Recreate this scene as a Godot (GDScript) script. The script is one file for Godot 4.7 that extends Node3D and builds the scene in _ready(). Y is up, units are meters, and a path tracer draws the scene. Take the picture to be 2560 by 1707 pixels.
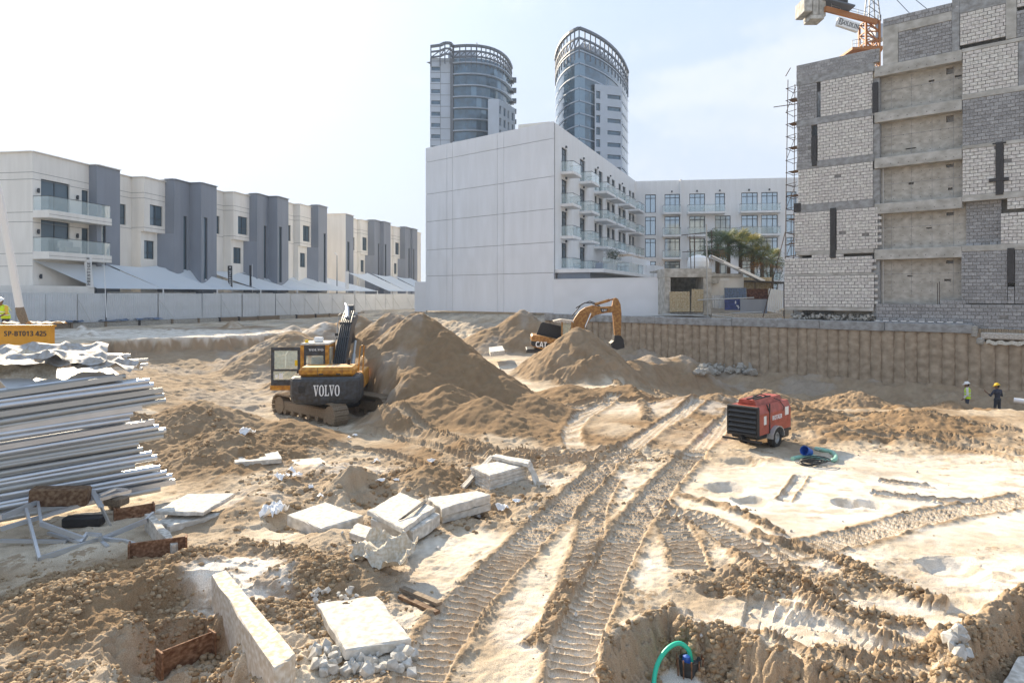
extends Node3D
# A building site in a pit between town houses, flats and a concrete frame. World: x right, y up, -z away; the pit floor is y = 0.

const F := 1707.0        # focal length in photograph pixels
const HZ := 738.0        # the horizon's row
const CH := 4.7          # height of the eye above the pit floor
const STREET := 2.7

var rng := RandomNumberGenerator.new()
var M := {}              # materials
var cache := {}          # shared meshes

# ---------------------------------------------------------------- mesh builder
class MB:
	var v := PackedVector3Array()
	var n := PackedVector3Array()
	var c := PackedColorArray()
	var uv := PackedVector2Array()
	var tint := Color(1, 1, 1)
	var tinted := false
	func put(p: Vector3, q: Vector3) -> void:
		v.append(p); n.append(q)
		if tinted: c.append(tint)
	func tri(a: Vector3, b: Vector3, d: Vector3) -> void:
		var q := (d - a).cross(b - a).normalized()
		put(a, q); put(b, q); put(d, q)
	func quad(a: Vector3, b: Vector3, d: Vector3, e: Vector3) -> void:
		tri(a, b, d); tri(a, d, e)
	func quaduv(a: Vector3, b: Vector3, d: Vector3, e: Vector3, u0: Vector2, u1: Vector2) -> void:
		quad(a, b, d, e)
		uv.append_array([Vector2(u0.x, u0.y), Vector2(u1.x, u0.y), Vector2(u1.x, u1.y), Vector2(u0.x, u0.y), Vector2(u1.x, u1.y), Vector2(u0.x, u1.y)])
	func striq(a: Vector3, b: Vector3, d: Vector3, na: Vector3, nb: Vector3, nd: Vector3) -> void:
		put(a, na); put(b, nb); put(d, nd)
	func hexa(p: Array) -> void:  # eight corners: bottom 0-3, top 4-7, both counter-clockwise seen from above
		quad(p[4], p[7], p[6], p[5]); quad(p[0], p[1], p[2], p[3])
		for i in 4:
			var j := (i + 1) % 4
			quad(p[i], p[i + 4], p[j + 4], p[j])
	func box(x: Transform3D, s: Vector3) -> void:
		var h := s / 2.0
		var p := []
		for y in [-h.y, h.y]:
			for q in [[-1, 1], [1, 1], [1, -1], [-1, -1]]:
				p.append(x * Vector3(q[0] * h.x, y, q[1] * h.z))
		hexa(p)
	func bx(centre: Vector3, s: Vector3) -> void:
		box(Transform3D(Basis(), centre), s)
	func cbox(x: Transform3D, s: Vector3, k: float) -> void:  # chamfered box
		var h := s / 2.0
		var f := func(sx: float, sy: float, sz: float, ax: int) -> Vector3:
			var q := Vector3(sx * (h.x - k), sy * (h.y - k), sz * (h.z - k))
			if ax == 0: q.x = sx * h.x
			elif ax == 1: q.y = sy * h.y
			else: q.z = sz * h.z
			return x * q
		var o: Vector3 = x.origin
		var fq := func(a: Vector3, b: Vector3, d: Vector3, e: Vector3) -> void:
			var q := (d - a).cross(b - a)
			if q.dot((a + b + d + e) / 4.0 - o) >= 0: quad(a, b, d, e)
			else: quad(a, e, d, b)
		for sg in [-1.0, 1.0]:
			fq.call(f.call(sg, -1, -1, 0), f.call(sg, 1, -1, 0), f.call(sg, 1, 1, 0), f.call(sg, -1, 1, 0))
			fq.call(f.call(-1, sg, -1, 1), f.call(1, sg, -1, 1), f.call(1, sg, 1, 1), f.call(-1, sg, 1, 1))
			fq.call(f.call(-1, -1, sg, 2), f.call(1, -1, sg, 2), f.call(1, 1, sg, 2), f.call(-1, 1, sg, 2))
			for sh in [-1.0, 1.0]:
				fq.call(f.call(sg, sh, -1, 0), f.call(sg, sh, 1, 0), f.call(sg, sh, 1, 1), f.call(sg, sh, -1, 1))
				fq.call(f.call(sg, -1, sh, 0), f.call(sg, 1, sh, 0), f.call(sg, 1, sh, 2), f.call(sg, -1, sh, 2))
				fq.call(f.call(-1, sg, sh, 1), f.call(1, sg, sh, 1), f.call(1, sg, sh, 2), f.call(-1, sg, sh, 2))
				for si in [-1.0, 1.0]:
					var a: Vector3 = f.call(sg, sh, si, 0)
					var b: Vector3 = f.call(sg, sh, si, 1)
					var d: Vector3 = f.call(sg, sh, si, 2)
					if (d - a).cross(b - a).dot(a - o) >= 0: tri(a, b, d)
					else: tri(a, d, b)
	func tube(p: Array, r, seg := 8, caps := true) -> void:
		var m := p.size()
		var rings := []
		var side := Vector3.ZERO
		for i in m:
			var d: Vector3 = (p[mini(i + 1, m - 1)] - p[maxi(i - 1, 0)]).normalized()
			if side == Vector3.ZERO:
				side = d.cross(Vector3.UP if absf(d.y) < 0.9 else Vector3.RIGHT).normalized()
			else:
				side = (side - d * side.dot(d)).normalized()
			var up := side.cross(d)
			var rr: float = r[i] if r is Array else r
			var ring := []
			for k in seg:
				var a := TAU * k / seg
				var q := side * cos(a) + up * sin(a)
				ring.append([p[i] + q * rr, q])
			rings.append(ring)
		for i in m - 1:
			for k in seg:
				var j := (k + 1) % seg
				var a: Array = rings[i][k]
				var b: Array = rings[i][j]
				var d: Array = rings[i + 1][j]
				var e: Array = rings[i + 1][k]
				striq(a[0], b[0], d[0], a[1], b[1], d[1])
				striq(a[0], d[0], e[0], a[1], d[1], e[1])
		if caps:
			for k in range(1, seg - 1):
				tri(rings[0][0][0], rings[0][k + 1][0], rings[0][k][0])
				tri(rings[m - 1][0][0], rings[m - 1][k][0], rings[m - 1][k + 1][0])
	func rod(a: Vector3, b: Vector3, r: float, seg := 6) -> void:
		tube([a, b], r, seg)
	func bar(a: Vector3, b: Vector3, w: float, h: float, up := Vector3.UP) -> void:  # a box from a to b
		var d := b - a
		var z := d.normalized()
		if absf(z.dot(up)) > 0.98: up = Vector3.RIGHT if absf(z.x) < 0.9 else Vector3.BACK
		var xx := up.cross(z).normalized()
		var yy := z.cross(xx)
		box(Transform3D(Basis(xx, yy, z), (a + b) / 2.0), Vector3(w, h, d.length()))
	func lathe(x: Transform3D, prof: Array, seg := 12) -> void:
		for i in prof.size() - 1:
			var p: Vector2 = prof[i]
			var q: Vector2 = prof[i + 1]
			var t := (q - p).normalized()
			for k in seg:
				var a := TAU * k / seg
				var b := TAU * (k + 1) / seg
				var da := Vector3(cos(a), 0, sin(a))
				var db := Vector3(cos(b), 0, sin(b))
				var na := (x.basis * (da * t.y + Vector3.DOWN * t.x)).normalized()
				var nb := (x.basis * (db * t.y + Vector3.DOWN * t.x)).normalized()
				var A := x * (da * p.x + Vector3.UP * p.y)
				var B := x * (db * p.x + Vector3.UP * p.y)
				var C := x * (db * q.x + Vector3.UP * q.y)
				var E := x * (da * q.x + Vector3.UP * q.y)
				if p.x > 0.0001: striq(A, B, C, na, nb, nb)
				if q.x > 0.0001: striq(A, C, E, na, nb, na)
	func prism(x: Transform3D, poly: PackedVector2Array, depth: float) -> void:  # a polygon in x-y drawn out along z, centred
		var ix := Geometry2D.triangulate_polygon(poly)
		var o := Vector3(0, 0, depth / 2.0)
		for i in range(0, ix.size(), 3):
			var a := Vector3(poly[ix[i]].x, poly[ix[i]].y, 0)
			var b := Vector3(poly[ix[i + 1]].x, poly[ix[i + 1]].y, 0)
			var d := Vector3(poly[ix[i + 2]].x, poly[ix[i + 2]].y, 0)
			if (b - a).cross(d - a).z > 0:
				var w := b; b = d; d = w
			tri(x * (a + o), x * (b + o), x * (d + o))
			tri(x * (a - o), x * (d - o), x * (b - o))
		var turn := 1.0 if Geometry2D.is_polygon_clockwise(poly) else -1.0
		for i in poly.size():
			var j := (i + 1) % poly.size()
			var a := Vector3(poly[i].x, poly[i].y, 0)
			var b := Vector3(poly[j].x, poly[j].y, 0)
			if turn < 0: quad(x * (a + o), x * (a - o), x * (b - o), x * (b + o))
			else: quad(x * (a + o), x * (b + o), x * (b - o), x * (a - o))
	func sheet(g: Array, thick := 0.0) -> void:  # a grid of points (rows of equal length), both smooth
		var R := g.size()
		var C: int = g[0].size()
		var nn := []
		for i in R:
			var row := []
			for j in C:
				var a: Vector3 = g[i][mini(j + 1, C - 1)] - g[i][maxi(j - 1, 0)]
				var b: Vector3 = g[mini(i + 1, R - 1)][j] - g[maxi(i - 1, 0)][j]
				row.append(a.cross(b).normalized())
			nn.append(row)
		for side in ([1.0] if thick == 0.0 else [1.0, -1.0]):
			for i in R - 1:
				for j in C - 1:
					var P := []
					var Q := []
					for k in [[i, j], [i, j + 1], [i + 1, j + 1], [i + 1, j]]:
						P.append(g[k[0]][k[1]] + nn[k[0]][k[1]] * thick * 0.5 * side)
						Q.append(nn[k[0]][k[1]] * side)
					if side > 0:
						striq(P[0], P[2], P[1], Q[0], Q[2], Q[1]); striq(P[0], P[3], P[2], Q[0], Q[3], Q[2])
					else:
						striq(P[0], P[1], P[2], Q[0], Q[1], Q[2]); striq(P[0], P[2], P[3], Q[0], Q[2], Q[3])
	func mesh() -> ArrayMesh:
		var a := []
		a.resize(Mesh.ARRAY_MAX)
		a[Mesh.ARRAY_VERTEX] = v
		a[Mesh.ARRAY_NORMAL] = n
		if tinted: a[Mesh.ARRAY_COLOR] = c
		if uv.size() == v.size(): a[Mesh.ARRAY_TEX_UV] = uv
		var m := ArrayMesh.new()
		m.add_surface_from_arrays(Mesh.PRIMITIVE_TRIANGLES, a)
		return m

# ---------------------------------------------------------------- helpers
func pt(px: float, py: float, d: float) -> Vector3:  # the point at distance d (along the axis) that the photograph shows at a pixel
	return Vector3((px - 1280.0) / F * d, CH - (py - HZ) / F * d, -d)

func gp(px: float, py: float, h := 0.0) -> Vector3:  # the point of a level surface at height h
	return pt(px, py, (CH - h) * F / (py - HZ))

func xd(px: float, d: float) -> Vector2:  # plan position (x, distance)
	return Vector2((px - 1280.0) / F * d, d)

func at(x: float, y: float, z: float) -> Transform3D:
	return Transform3D(Basis(), Vector3(x, y, z))

func thing(called: String, label: String, category: String, where := Vector3.ZERO, turn := 0.0, group := "") -> Node3D:
	var o := Node3D.new()
	o.name = numbered(called)
	add_child(o)
	o.position = where
	o.rotation.y = turn
	tag(o, label, category, group)
	return o

var used := {}
func numbered(called: String) -> String:
	if not used.has(called):
		used[called] = 0
		return called
	used[called] += 1
	return "%s_%03d" % [called, used[called]]

func tag(o: Node, label: String, category: String, group := "") -> Node:
	o.set_meta("label", label)
	o.set_meta("category", category)
	if group: o.set_meta("group", group)
	return o

func part(parent: Node3D, called: String, m, mat: Material, x := Transform3D()) -> MeshInstance3D:
	var o := MeshInstance3D.new()
	o.name = called
	o.mesh = m.mesh() if m is MB else m
	o.material_override = mat
	o.transform = x
	parent.add_child(o, true)
	return o

func single(called: String, m, mat: Material, label: String, category: String, x := Transform3D(), group := "") -> MeshInstance3D:
	var o := part(self, numbered(called), m, mat, x)
	tag(o, label, category, group)
	return o

func setting(called: String, m, mat: Material) -> MeshInstance3D:
	var o := part(self, called, m, mat)
	o.set_meta("kind", "structure")
	return o

func boxmesh(s: Vector3, k := 0.0) -> ArrayMesh:
	var key := "b%s_%s" % [s, k]
	if not cache.has(key):
		var b := MB.new()
		if k > 0: b.cbox(Transform3D(), s, k)
		else: b.box(Transform3D(), s)
		cache[key] = b.mesh()
	return cache[key]

func pbox(parent: Node3D, called: String, mat: Material, centre: Vector3, s: Vector3, k := 0.0, turn := Basis()) -> MeshInstance3D:
	return part(parent, called, boxmesh(s, k), mat, Transform3D(turn, centre))

func lin(r: float, g: float, b: float) -> Color:  # a base colour in linear values
	return Color(r, g, b).linear_to_srgb()

# ---------------------------------------------------------------- materials
func noise_tex(freq: float, oct: int, lo: Color, hi: Color, size := 512, kind := FastNoiseLite.TYPE_SIMPLEX_SMOOTH, sd := 1, contrast := 1.0) -> ImageTexture:
	var f := FastNoiseLite.new()
	f.seed = sd
	f.noise_type = kind
	f.frequency = freq
	f.fractal_octaves = oct
	var im := f.get_seamless_image(size, size)
	var data := im.get_data()
	var outp := PackedByteArray()
	outp.resize(size * size * 3)
	var lut := []
	for i in 256:
		var t := clampf((i / 255.0 - 0.5) * contrast + 0.5, 0, 1)
		lut.append(lo.lerp(hi, t))
	for i in size * size:
		var q: Color = lut[data[i]]
		outp[i * 3] = int(q.r * 255); outp[i * 3 + 1] = int(q.g * 255); outp[i * 3 + 2] = int(q.b * 255)
	return ImageTexture.create_from_image(Image.create_from_data(size, size, false, Image.FORMAT_RGB8, outp))

func normal_tex(freq: float, oct: int, strength: float, size := 512, kind := FastNoiseLite.TYPE_SIMPLEX_SMOOTH, sd := 2) -> ImageTexture:
	var f := FastNoiseLite.new()
	f.seed = sd
	f.noise_type = kind
	f.frequency = freq
	f.fractal_octaves = oct
	var im := f.get_seamless_image(size, size)
	im.convert(Image.FORMAT_RGBA8)
	im.bump_map_to_normal_map(strength)
	return ImageTexture.create_from_image(im)

func mat(called: String, c: Color, rough := 0.85, metal := 0.0, tex: Texture2D = null, scale := 1.0, nrm: Texture2D = null, nscale := 1.0) -> StandardMaterial3D:
	var m := StandardMaterial3D.new()
	m.resource_name = called
	m.albedo_color = c
	m.roughness = rough
	m.metallic = metal
	if tex:
		m.albedo_texture = tex
	if nrm:
		m.normal_enabled = true
		m.normal_texture = nrm
		m.normal_scale = nscale
	if tex or nrm:
		m.uv1_triplanar = true
		m.uv1_world_triplanar = true
		m.uv1_scale = Vector3.ONE * scale
	M[called] = m
	return m

func glass(called: String, c: Color, alpha: float, rough := 0.02) -> StandardMaterial3D:
	var m := mat(called, Color(c, alpha), rough)
	m.transparency = BaseMaterial3D.TRANSPARENCY_ALPHA
	return m

func make_materials() -> void:
	var mottle := noise_tex(0.012, 5, Color(0.78, 0.77, 0.75), Color(1, 1, 1), 512, FastNoiseLite.TYPE_SIMPLEX_SMOOTH, 3, 1.6)
	var stain := noise_tex(0.02, 6, Color(0.80, 0.785, 0.765), Color(1, 1, 1), 512, FastNoiseLite.TYPE_SIMPLEX_SMOOTH, 7, 2.0)
	var faint := noise_tex(0.012, 5, Color(0.96, 0.958, 0.953), Color(1, 1, 1), 256, FastNoiseLite.TYPE_SIMPLEX_SMOOTH, 9, 1.5)
	var rusty := noise_tex(0.012, 6, Color(0.62, 0.52, 0.44), Color(1, 1, 1), 512, FastNoiseLite.TYPE_SIMPLEX_SMOOTH, 11, 1.8)
	var dusty := noise_tex(0.02, 5, Color(0.86, 0.81, 0.74), Color(1, 1, 1), 512, FastNoiseLite.TYPE_SIMPLEX_SMOOTH, 13, 2.4)
	var grime := noise_tex(0.008, 6, Color(0.76, 0.68, 0.58), Color(1, 1, 1), 512, FastNoiseLite.TYPE_SIMPLEX_SMOOTH, 19, 1.7)
	var pits := normal_tex(0.05, 5, 4.0)
	var grain := normal_tex(0.09, 5, 6.0, 512, FastNoiseLite.TYPE_SIMPLEX_SMOOTH, 5)
	var sandtex := noise_tex(0.05, 6, Color(0.8, 0.78, 0.75), Color(1, 1, 1), 1024, FastNoiseLite.TYPE_SIMPLEX_SMOOTH, 17, 2.0)
	var g := mat("ground", Color(1, 1, 1), 0.95, 0, sandtex, 0.9, grain, 0.9)
	g.vertex_color_use_as_albedo = true
	g.metallic_specular = 0.2
	var cl := mat("clod", Color(1, 1, 1), 0.95, 0, sandtex, 2.2, grain, 0.8)
	cl.vertex_color_use_as_albedo = true
	cl.metallic_specular = 0.2
	mat("street", lin(0.30, 0.28, 0.25), 0.95, 0, stain, 0.08)
	mat("white_render", lin(0.81, 0.805, 0.80), 0.8, 0, faint, 0.06)
	mat("cool_render", lin(0.79, 0.80, 0.82), 0.75, 0, faint, 0.05)
	mat("cream_render", lin(0.80, 0.775, 0.725), 0.85, 0, faint, 0.12)
	mat("dark_render", lin(0.25, 0.275, 0.32), 0.8, 0, faint, 0.12)
	for q in ["white_render", "cool_render", "cream_render", "dark_render"]: M[q].uv1_scale = Vector3(0.35, 0.05, 0.35)   # rain streaks run down
	mat("joint", lin(0.22, 0.22, 0.22), 0.9)
	mat("boundary_paint", lin(0.80, 0.80, 0.81), 0.75, 0, faint, 0.1)
	mat("concrete", lin(0.57, 0.55, 0.505), 0.88, 0, mottle, 0.22, pits, 0.25)
	mat("formed_concrete", lin(0.55, 0.52, 0.465), 0.88, 0, mottle, 0.3, pits, 0.25)
	mat("grey_concrete", lin(0.38, 0.385, 0.385), 0.9, 0, stain, 0.25, pits, 0.3)
	mat("mortar", lin(0.27, 0.26, 0.25), 0.95, 0, mottle, 0.8)
	for i in 4:
		var k: float = [1.18, 1.1, 1.24, 1.15][i]
		mat("white_block_%d" % i, lin(0.70 * k, (0.675 - 0.012 * (i % 2)) * k, 0.63 * k), 0.92, 0, mottle, 0.9, pits, 0.3)
		var q: float = [1.0, 0.84, 1.14, 0.93][i]
		mat("grey_block_%d" % i, lin(0.41 * q, 0.41 * q, 0.415 * q), 0.95, 0, stain, 1.1, pits, 0.4)
	mat("pile_sand", lin(0.46, 0.365, 0.265), 0.95, 0, mottle, 0.25, pits, 0.12)
	mat("dark_steel", lin(0.06, 0.055, 0.055), 0.6, 0.3, mottle, 1.0)
	mat("scaffold", lin(0.13, 0.10, 0.085), 0.7, 0.4, rusty, 1.5)
	mat("rust", lin(0.34, 0.20, 0.12), 0.85, 0.2, rusty, 2.0, pits, 0.8)
	mat("galvanised", lin(0.60, 0.62, 0.65), 0.32, 0.7, faint, 0.8)
	mat("galvanised_dull", lin(0.46, 0.46, 0.445), 0.5, 0.5, faint, 0.8)
	mat("foil_sheet", lin(0.44, 0.44, 0.445), 0.7, 0.1, dusty, 0.8)
	mat("sheet_grey", lin(0.58, 0.595, 0.605), 0.6, 0.15, faint, 0.28)
	mat("sheet_tan", lin(0.52, 0.45, 0.31), 0.75, 0.0, dusty, 0.5)
	mat("sheet_blue", lin(0.13, 0.19, 0.31), 0.6, 0.1, dusty, 0.5)
	mat("board_blue", lin(0.035, 0.06, 0.22), 0.5, 0.0, mottle, 0.5)
	mat("sheet_rust", lin(0.13, 0.055, 0.035), 0.85, 0.1, rusty, 0.6)
	mat("sail", lin(0.60, 0.645, 0.68), 0.9)
	M.sail.backlight_enabled = true
	M.sail.backlight = Color(0.5, 0.5, 0.5)
	mat("yellow", lin(0.62, 0.30, 0.025), 0.5, 0, grime, 0.9)
	mat("yellow_box", lin(0.66, 0.31, 0.015), 0.45, 0, faint, 0.6)
	mat("ochre", lin(0.42, 0.22, 0.055), 0.55, 0, grime, 0.9)
	mat("orange", lin(0.42, 0.17, 0.04), 0.6, 0, dusty, 0.9)
	mat("charcoal", lin(0.055, 0.064, 0.08), 0.55, 0, grime, 1.2)
	mat("machine_black", lin(0.018, 0.018, 0.02), 0.55, 0, mottle, 1.5)
	mat("boom_grey", lin(0.06, 0.068, 0.08), 0.45, 0.1, mottle, 1.5)
	mat("hose_black", lin(0.02, 0.02, 0.022), 0.5)
	mat("louvre", lin(0.05, 0.05, 0.052), 0.4, 0, dusty, 1.0)
	mat("rubber", lin(0.03, 0.028, 0.026), 0.85, 0, dusty, 2.0)
	mat("track_steel", lin(0.30, 0.235, 0.165), 0.85, 0.1, stain, 1.6, pits, 0.6)
	mat("chrome", lin(0.6, 0.6, 0.62), 0.2, 1.0)
	mat("red", lin(0.47, 0.10, 0.07), 0.45, 0, grime, 0.9)
	mat("white_paint", lin(0.78, 0.78, 0.77), 0.5)
	mat("letter_white", lin(0.78, 0.78, 0.78), 0.6)
	mat("letter_dark", lin(0.03, 0.03, 0.035), 0.6)
	mat("slab", lin(0.70, 0.665, 0.605), 0.9, 0, mottle, 0.9, pits, 0.5)
	mat("slab_old", lin(0.60, 0.56, 0.50), 0.92, 0, stain, 0.8, pits, 0.6)
	mat("kerb", lin(0.66, 0.62, 0.555), 0.9, 0, dusty, 0.8, pits, 0.5)
	mat("rubble", lin(0.62, 0.60, 0.56), 0.95, 0, mottle, 1.6, pits, 0.7)
	mat("rubble_grey", lin(0.46, 0.435, 0.39), 0.95, 0, mottle, 1.0, pits, 0.7)
	mat("wood", lin(0.22, 0.145, 0.085), 0.85, 0, rusty, 1.2)
	mat("old_plank", lin(0.26, 0.20, 0.14), 0.9, 0, stain, 1.5)
	mat("bag", lin(0.60, 0.57, 0.50), 0.8, 0, dusty, 1.4)
	mat("plastic_white", lin(0.80, 0.81, 0.82), 0.5)
	M.plastic_white.backlight_enabled = true
	M.plastic_white.backlight = Color(0.4, 0.4, 0.4)
	mat("hose_green", lin(0.28, 0.52, 0.40), 0.45)
	mat("hose_bright", lin(0.02, 0.52, 0.33), 0.4)
	mat("blue", lin(0.02, 0.10, 0.42), 0.5)
	mat("cloth_navy", lin(0.035, 0.035, 0.055), 0.95)
	mat("vest", lin(0.52, 0.75, 0.02), 0.8)
	mat("vest_band", lin(0.62, 0.64, 0.62), 0.5)
	mat("shirt_white", lin(0.68, 0.67, 0.65), 0.9)
	mat("shirt_yellow", lin(0.66, 0.45, 0.06), 0.9)
	mat("skin", lin(0.20, 0.11, 0.07), 0.6)
	mat("helmet_white", lin(0.78, 0.78, 0.76), 0.35)
	mat("helmet_yellow", lin(0.78, 0.50, 0.01), 0.35)
	mat("window_frame", lin(0.035, 0.042, 0.05), 0.5)
	mat("room", lin(0.36, 0.35, 0.34), 0.9)
	mat("curtain", lin(0.42, 0.42, 0.40), 0.95)
	var wg := mat("window_glass", lin(0.10, 0.15, 0.19), 0.04, 0.25)
	wg.metallic_specular = 0.75
	var mg := mat("mirror_glass", lin(0.42, 0.50, 0.56), 0.05, 0.55)
	mg.metallic_specular = 0.7
	var tg := mat("tower_glass", lin(0.075, 0.15, 0.225), 0.06, 0.3, mottle, 0.05)
	tg.metallic_specular = 0.8
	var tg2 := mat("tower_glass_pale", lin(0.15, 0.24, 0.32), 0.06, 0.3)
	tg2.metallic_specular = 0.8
	mat("tower_panel", lin(0.43, 0.49, 0.57), 0.5, 0, faint, 0.05)
	mat("tower_band", lin(0.33, 0.39, 0.47), 0.5, 0, faint, 0.05)
	mat("tower_dark", lin(0.11, 0.125, 0.15), 0.6)
	mat("tower_truss", lin(0.10, 0.115, 0.14), 0.5, 0.2)
	glass("balcony_glass", lin(0.62, 0.75, 0.74), 0.22)
	glass("cab_glass", lin(0.55, 0.62, 0.55), 0.35)
	mat("palm_trunk", lin(0.14, 0.095, 0.06), 0.95, 0, stain, 2.0)
	mat("palm_leaf", lin(0.05, 0.075, 0.025), 0.6)
	M.palm_leaf.backlight_enabled = true
	M.palm_leaf.backlight = Color(0.3, 0.33, 0.15)
	mat("palm_leaf_yellow", lin(0.10, 0.115, 0.03), 0.6)
	M.palm_leaf_yellow.backlight_enabled = true
	M.palm_leaf_yellow.backlight = Color(0.5, 0.45, 0.18)
	mat("palm_dead", lin(0.30, 0.15, 0.04), 0.8)
	M.palm_dead.backlight_enabled = true
	M.palm_dead.backlight = Color(0.5, 0.3, 0.1)
	mat("shrub_leaf", lin(0.05, 0.075, 0.035), 0.7)
	var wt := mat("puddle", lin(0.42, 0.44, 0.45), 0.12)
	wt.metallic_specular = 0.6

# ---------------------------------------------------------------- the scene
func _ready() -> void:
	rng.seed = 4711
	# camera
	var cam := Camera3D.new()
	cam.name = "camera"
	cam.projection = Camera3D.PROJECTION_FRUSTUM
	cam.keep_aspect = Camera3D.KEEP_HEIGHT
	cam.near = 0.1
	cam.far = 2500.0
	cam.size = 0.1 * 1707.0 / F
	cam.frustum_offset = Vector2(0, -0.1 * (853.5 - HZ) / F)
	cam.position = Vector3(0, CH, 0)
	cam.current = true
	add_child(cam)
	# sun and sky
	var azimuth := deg_to_rad(31.0)
	var height := deg_to_rad(29.0)
	var to_sun := Vector3(-sin(azimuth) * cos(height), sin(height), -cos(azimuth) * cos(height))
	var sun := DirectionalLight3D.new()
	sun.name = "sun"
	sun.light_energy = 1.6
	sun.light_color = Color(1.0, 0.93, 0.82)
	sun.light_angular_distance = 0.6
	sun.shadow_enabled = true
	add_child(sun)
	sun.look_at_from_position(to_sun * 100.0, Vector3.ZERO)
	var we := WorldEnvironment.new()
	we.name = "surroundings"
	var env := Environment.new()
	env.background_mode = Environment.BG_SKY
	env.tonemap_mode = Environment.TONE_MAPPER_LINEAR
	env.tonemap_exposure = 2.22
	env.sdfgi_enabled = true
	env.ssao_enabled = true
	env.ssil_enabled = true
	env.fog_enabled = true
	env.fog_density = 0.0004
	env.fog_light_color = Color(0.86, 0.92, 1.0)
	var sky := Sky.new()
	var pano := PanoramaSkyMaterial.new()
	pano.panorama = sky_picture(to_sun)
	sky.sky_material = pano
	env.sky = sky
	we.environment = env
	add_child(we)
	make_materials()
	var t0 := Time.get_ticks_msec()
	build_ground()
	print("ground ", Time.get_ticks_msec() - t0)
	build_all()
	print("all ", Time.get_ticks_msec() - t0)

func sky_picture(to_sun: Vector3) -> ImageTexture:
	var w := 1024
	var h := 512
	var im := Image.create(w, h, false, Image.FORMAT_RGBF)
	var f := FastNoiseLite.new()
	f.seed = 5
	f.frequency = 1.1
	f.fractal_octaves = 5
	f.domain_warp_enabled = true
	f.domain_warp_amplitude = 0.6
	f.domain_warp_frequency = 0.8
	for y in h:
		var th := PI * (y + 0.5) / h
		for x in w:
			var ph := TAU * (x + 0.5) / w
			var d := Vector3(sin(th) * sin(ph), cos(th), -sin(th) * cos(ph))
			var up := maxf(d.y, 0.0)
			var c := Vector3(0.375, 0.40, 0.435).lerp(Vector3(0.20, 0.295, 0.445), pow(up, 0.62))   # hazy air
			var cs := d.dot(to_sun)
			var near := maxf(cs, 0.0)
			c += Vector3(1.0, 0.97, 0.92) * (0.065 * pow(near, 2.0) + 0.26 * pow(near, 14.0))              # bright haze round the sun
			var q := f.get_noise_3d(d.x * 1.3, d.y * 4.2, d.z * 1.3) * 0.5 + 0.5                          # thin high cloud
			var cloud := smoothstep(0.42, 0.8, q) * 0.5
			c = c.lerp(Vector3(0.46, 0.465, 0.475) * (1.0 + 0.35 * pow(near, 4.0)), cloud)
			if d.y < 0.0:
				c = c.lerp(Vector3(0.34, 0.31, 0.27), smoothstep(0.0, -0.12, d.y))
			im.set_pixel(x, y, Color(c.x, c.y, c.z))
	return ImageTexture.create_from_image(im)

# ---------------------------------------------------------------- the ground
var bands := []
var nA := FastNoiseLite.new()
var nB := FastNoiseLite.new()
var nC := FastNoiseLite.new()
var nD := FastNoiseLite.new()
var nE := FastNoiseLite.new()
var mounds := [   # x, distance, height, radius
	[-4.3, 31.4, 4.25, 5.1], [-5.9, 34.0, 4.2, 5.2], [-3.0, 30.2, 3.35, 4.2], [-1.7, 29.0, 2.4, 3.2], [-0.4, 27.9, 1.5, 2.3], [0.9, 26.9, 0.85, 1.9], [-3.9, 27.8, 1.95, 2.9], [-2.4, 26.0, 1.45, 2.6], [-1.0, 24.8, 1.1, 2.2], [-0.1, 23.9, 0.6, 1.7], [-3.9, 25.0, 0.95, 1.9], [-5.2, 29.4, 2.2, 3.0], [-8.6, 35.0, 2.5, 4.2], [-7.2, 32.5, 2.3, 3.2],
	[3.95, 40.0, 3.1, 4.1],
	[0.9, 58.0, 3.75, 4.9], [-1.6, 57.0, 2.2, 4.4],
	[-12.0, 52.0, 3.55, 5.2], [-13.0, 47.5, 3.1, 5.0], [-13.4, 41.5, 2.75, 5.2], [-10.2, 44.0, 2.3, 5.0], [-16.2, 50.5, 2.7, 3.6],
	[-9.9, 21.4, 1.5, 3.3], [-8.2, 19.6, 0.85, 2.4], [-11.6, 20.2, 1.4, 2.6], [-7.2, 21.8, 0.8, 2.0],
	[-3.75, 16.1, 0.72, 1.05], [-2.2, 17.0, 0.45, 1.2], [-5.9, 15.0, 0.42, 1.3], [-4.9, 17.6, 0.35, 1.2],
	[9.2, 45.0, 0.95, 3.2], [11.6, 46.0, 0.85, 3.4], [7.6, 43.5, 0.6, 2.6],
	[5.0, 31.5, 0.55, 2.2], [7.6, 29.0, 0.5, 1.8], [2.6, 31.0, 0.7, 2.0],
	[14.5, 39.0, -0.6, 3.4], [19.0, 37.5, -0.5, 3.6], [11.0, 36.5, -0.45, 3.4], [23.0, 35.5, -0.7, 3.0], [16.5, 34.0, -0.9, 2.6], [20.5, 33.0, -0.75, 2.2],
	[-28.0, 45.5, 2.6, 2.2], [-31.5, 50.0, 2.75, 2.4], [-22.5, 55.0, 2.9, 3.2], [-26.0, 52.0, 2.35, 2.0],
	[-2.55, 11.6, 0.26, 0.7], [-3.6, 11.3, 0.3, 0.9], [-5.4, 11.4, 0.34, 1.2], [-6.6, 10.2, 0.4, 1.4], [-3.4, 12.9, 0.3, 0.8],
	[10.9, 22.5, 0.28, 0.9], [12.0, 23.4, 0.35, 1.2], [13.5, 22.4, 0.3, 1.1], [9.9, 24.5, 0.4, 1.4], [15.2, 25.5, 0.4, 1.8], [11.0, 26.5, 0.45, 1.8],
]
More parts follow.
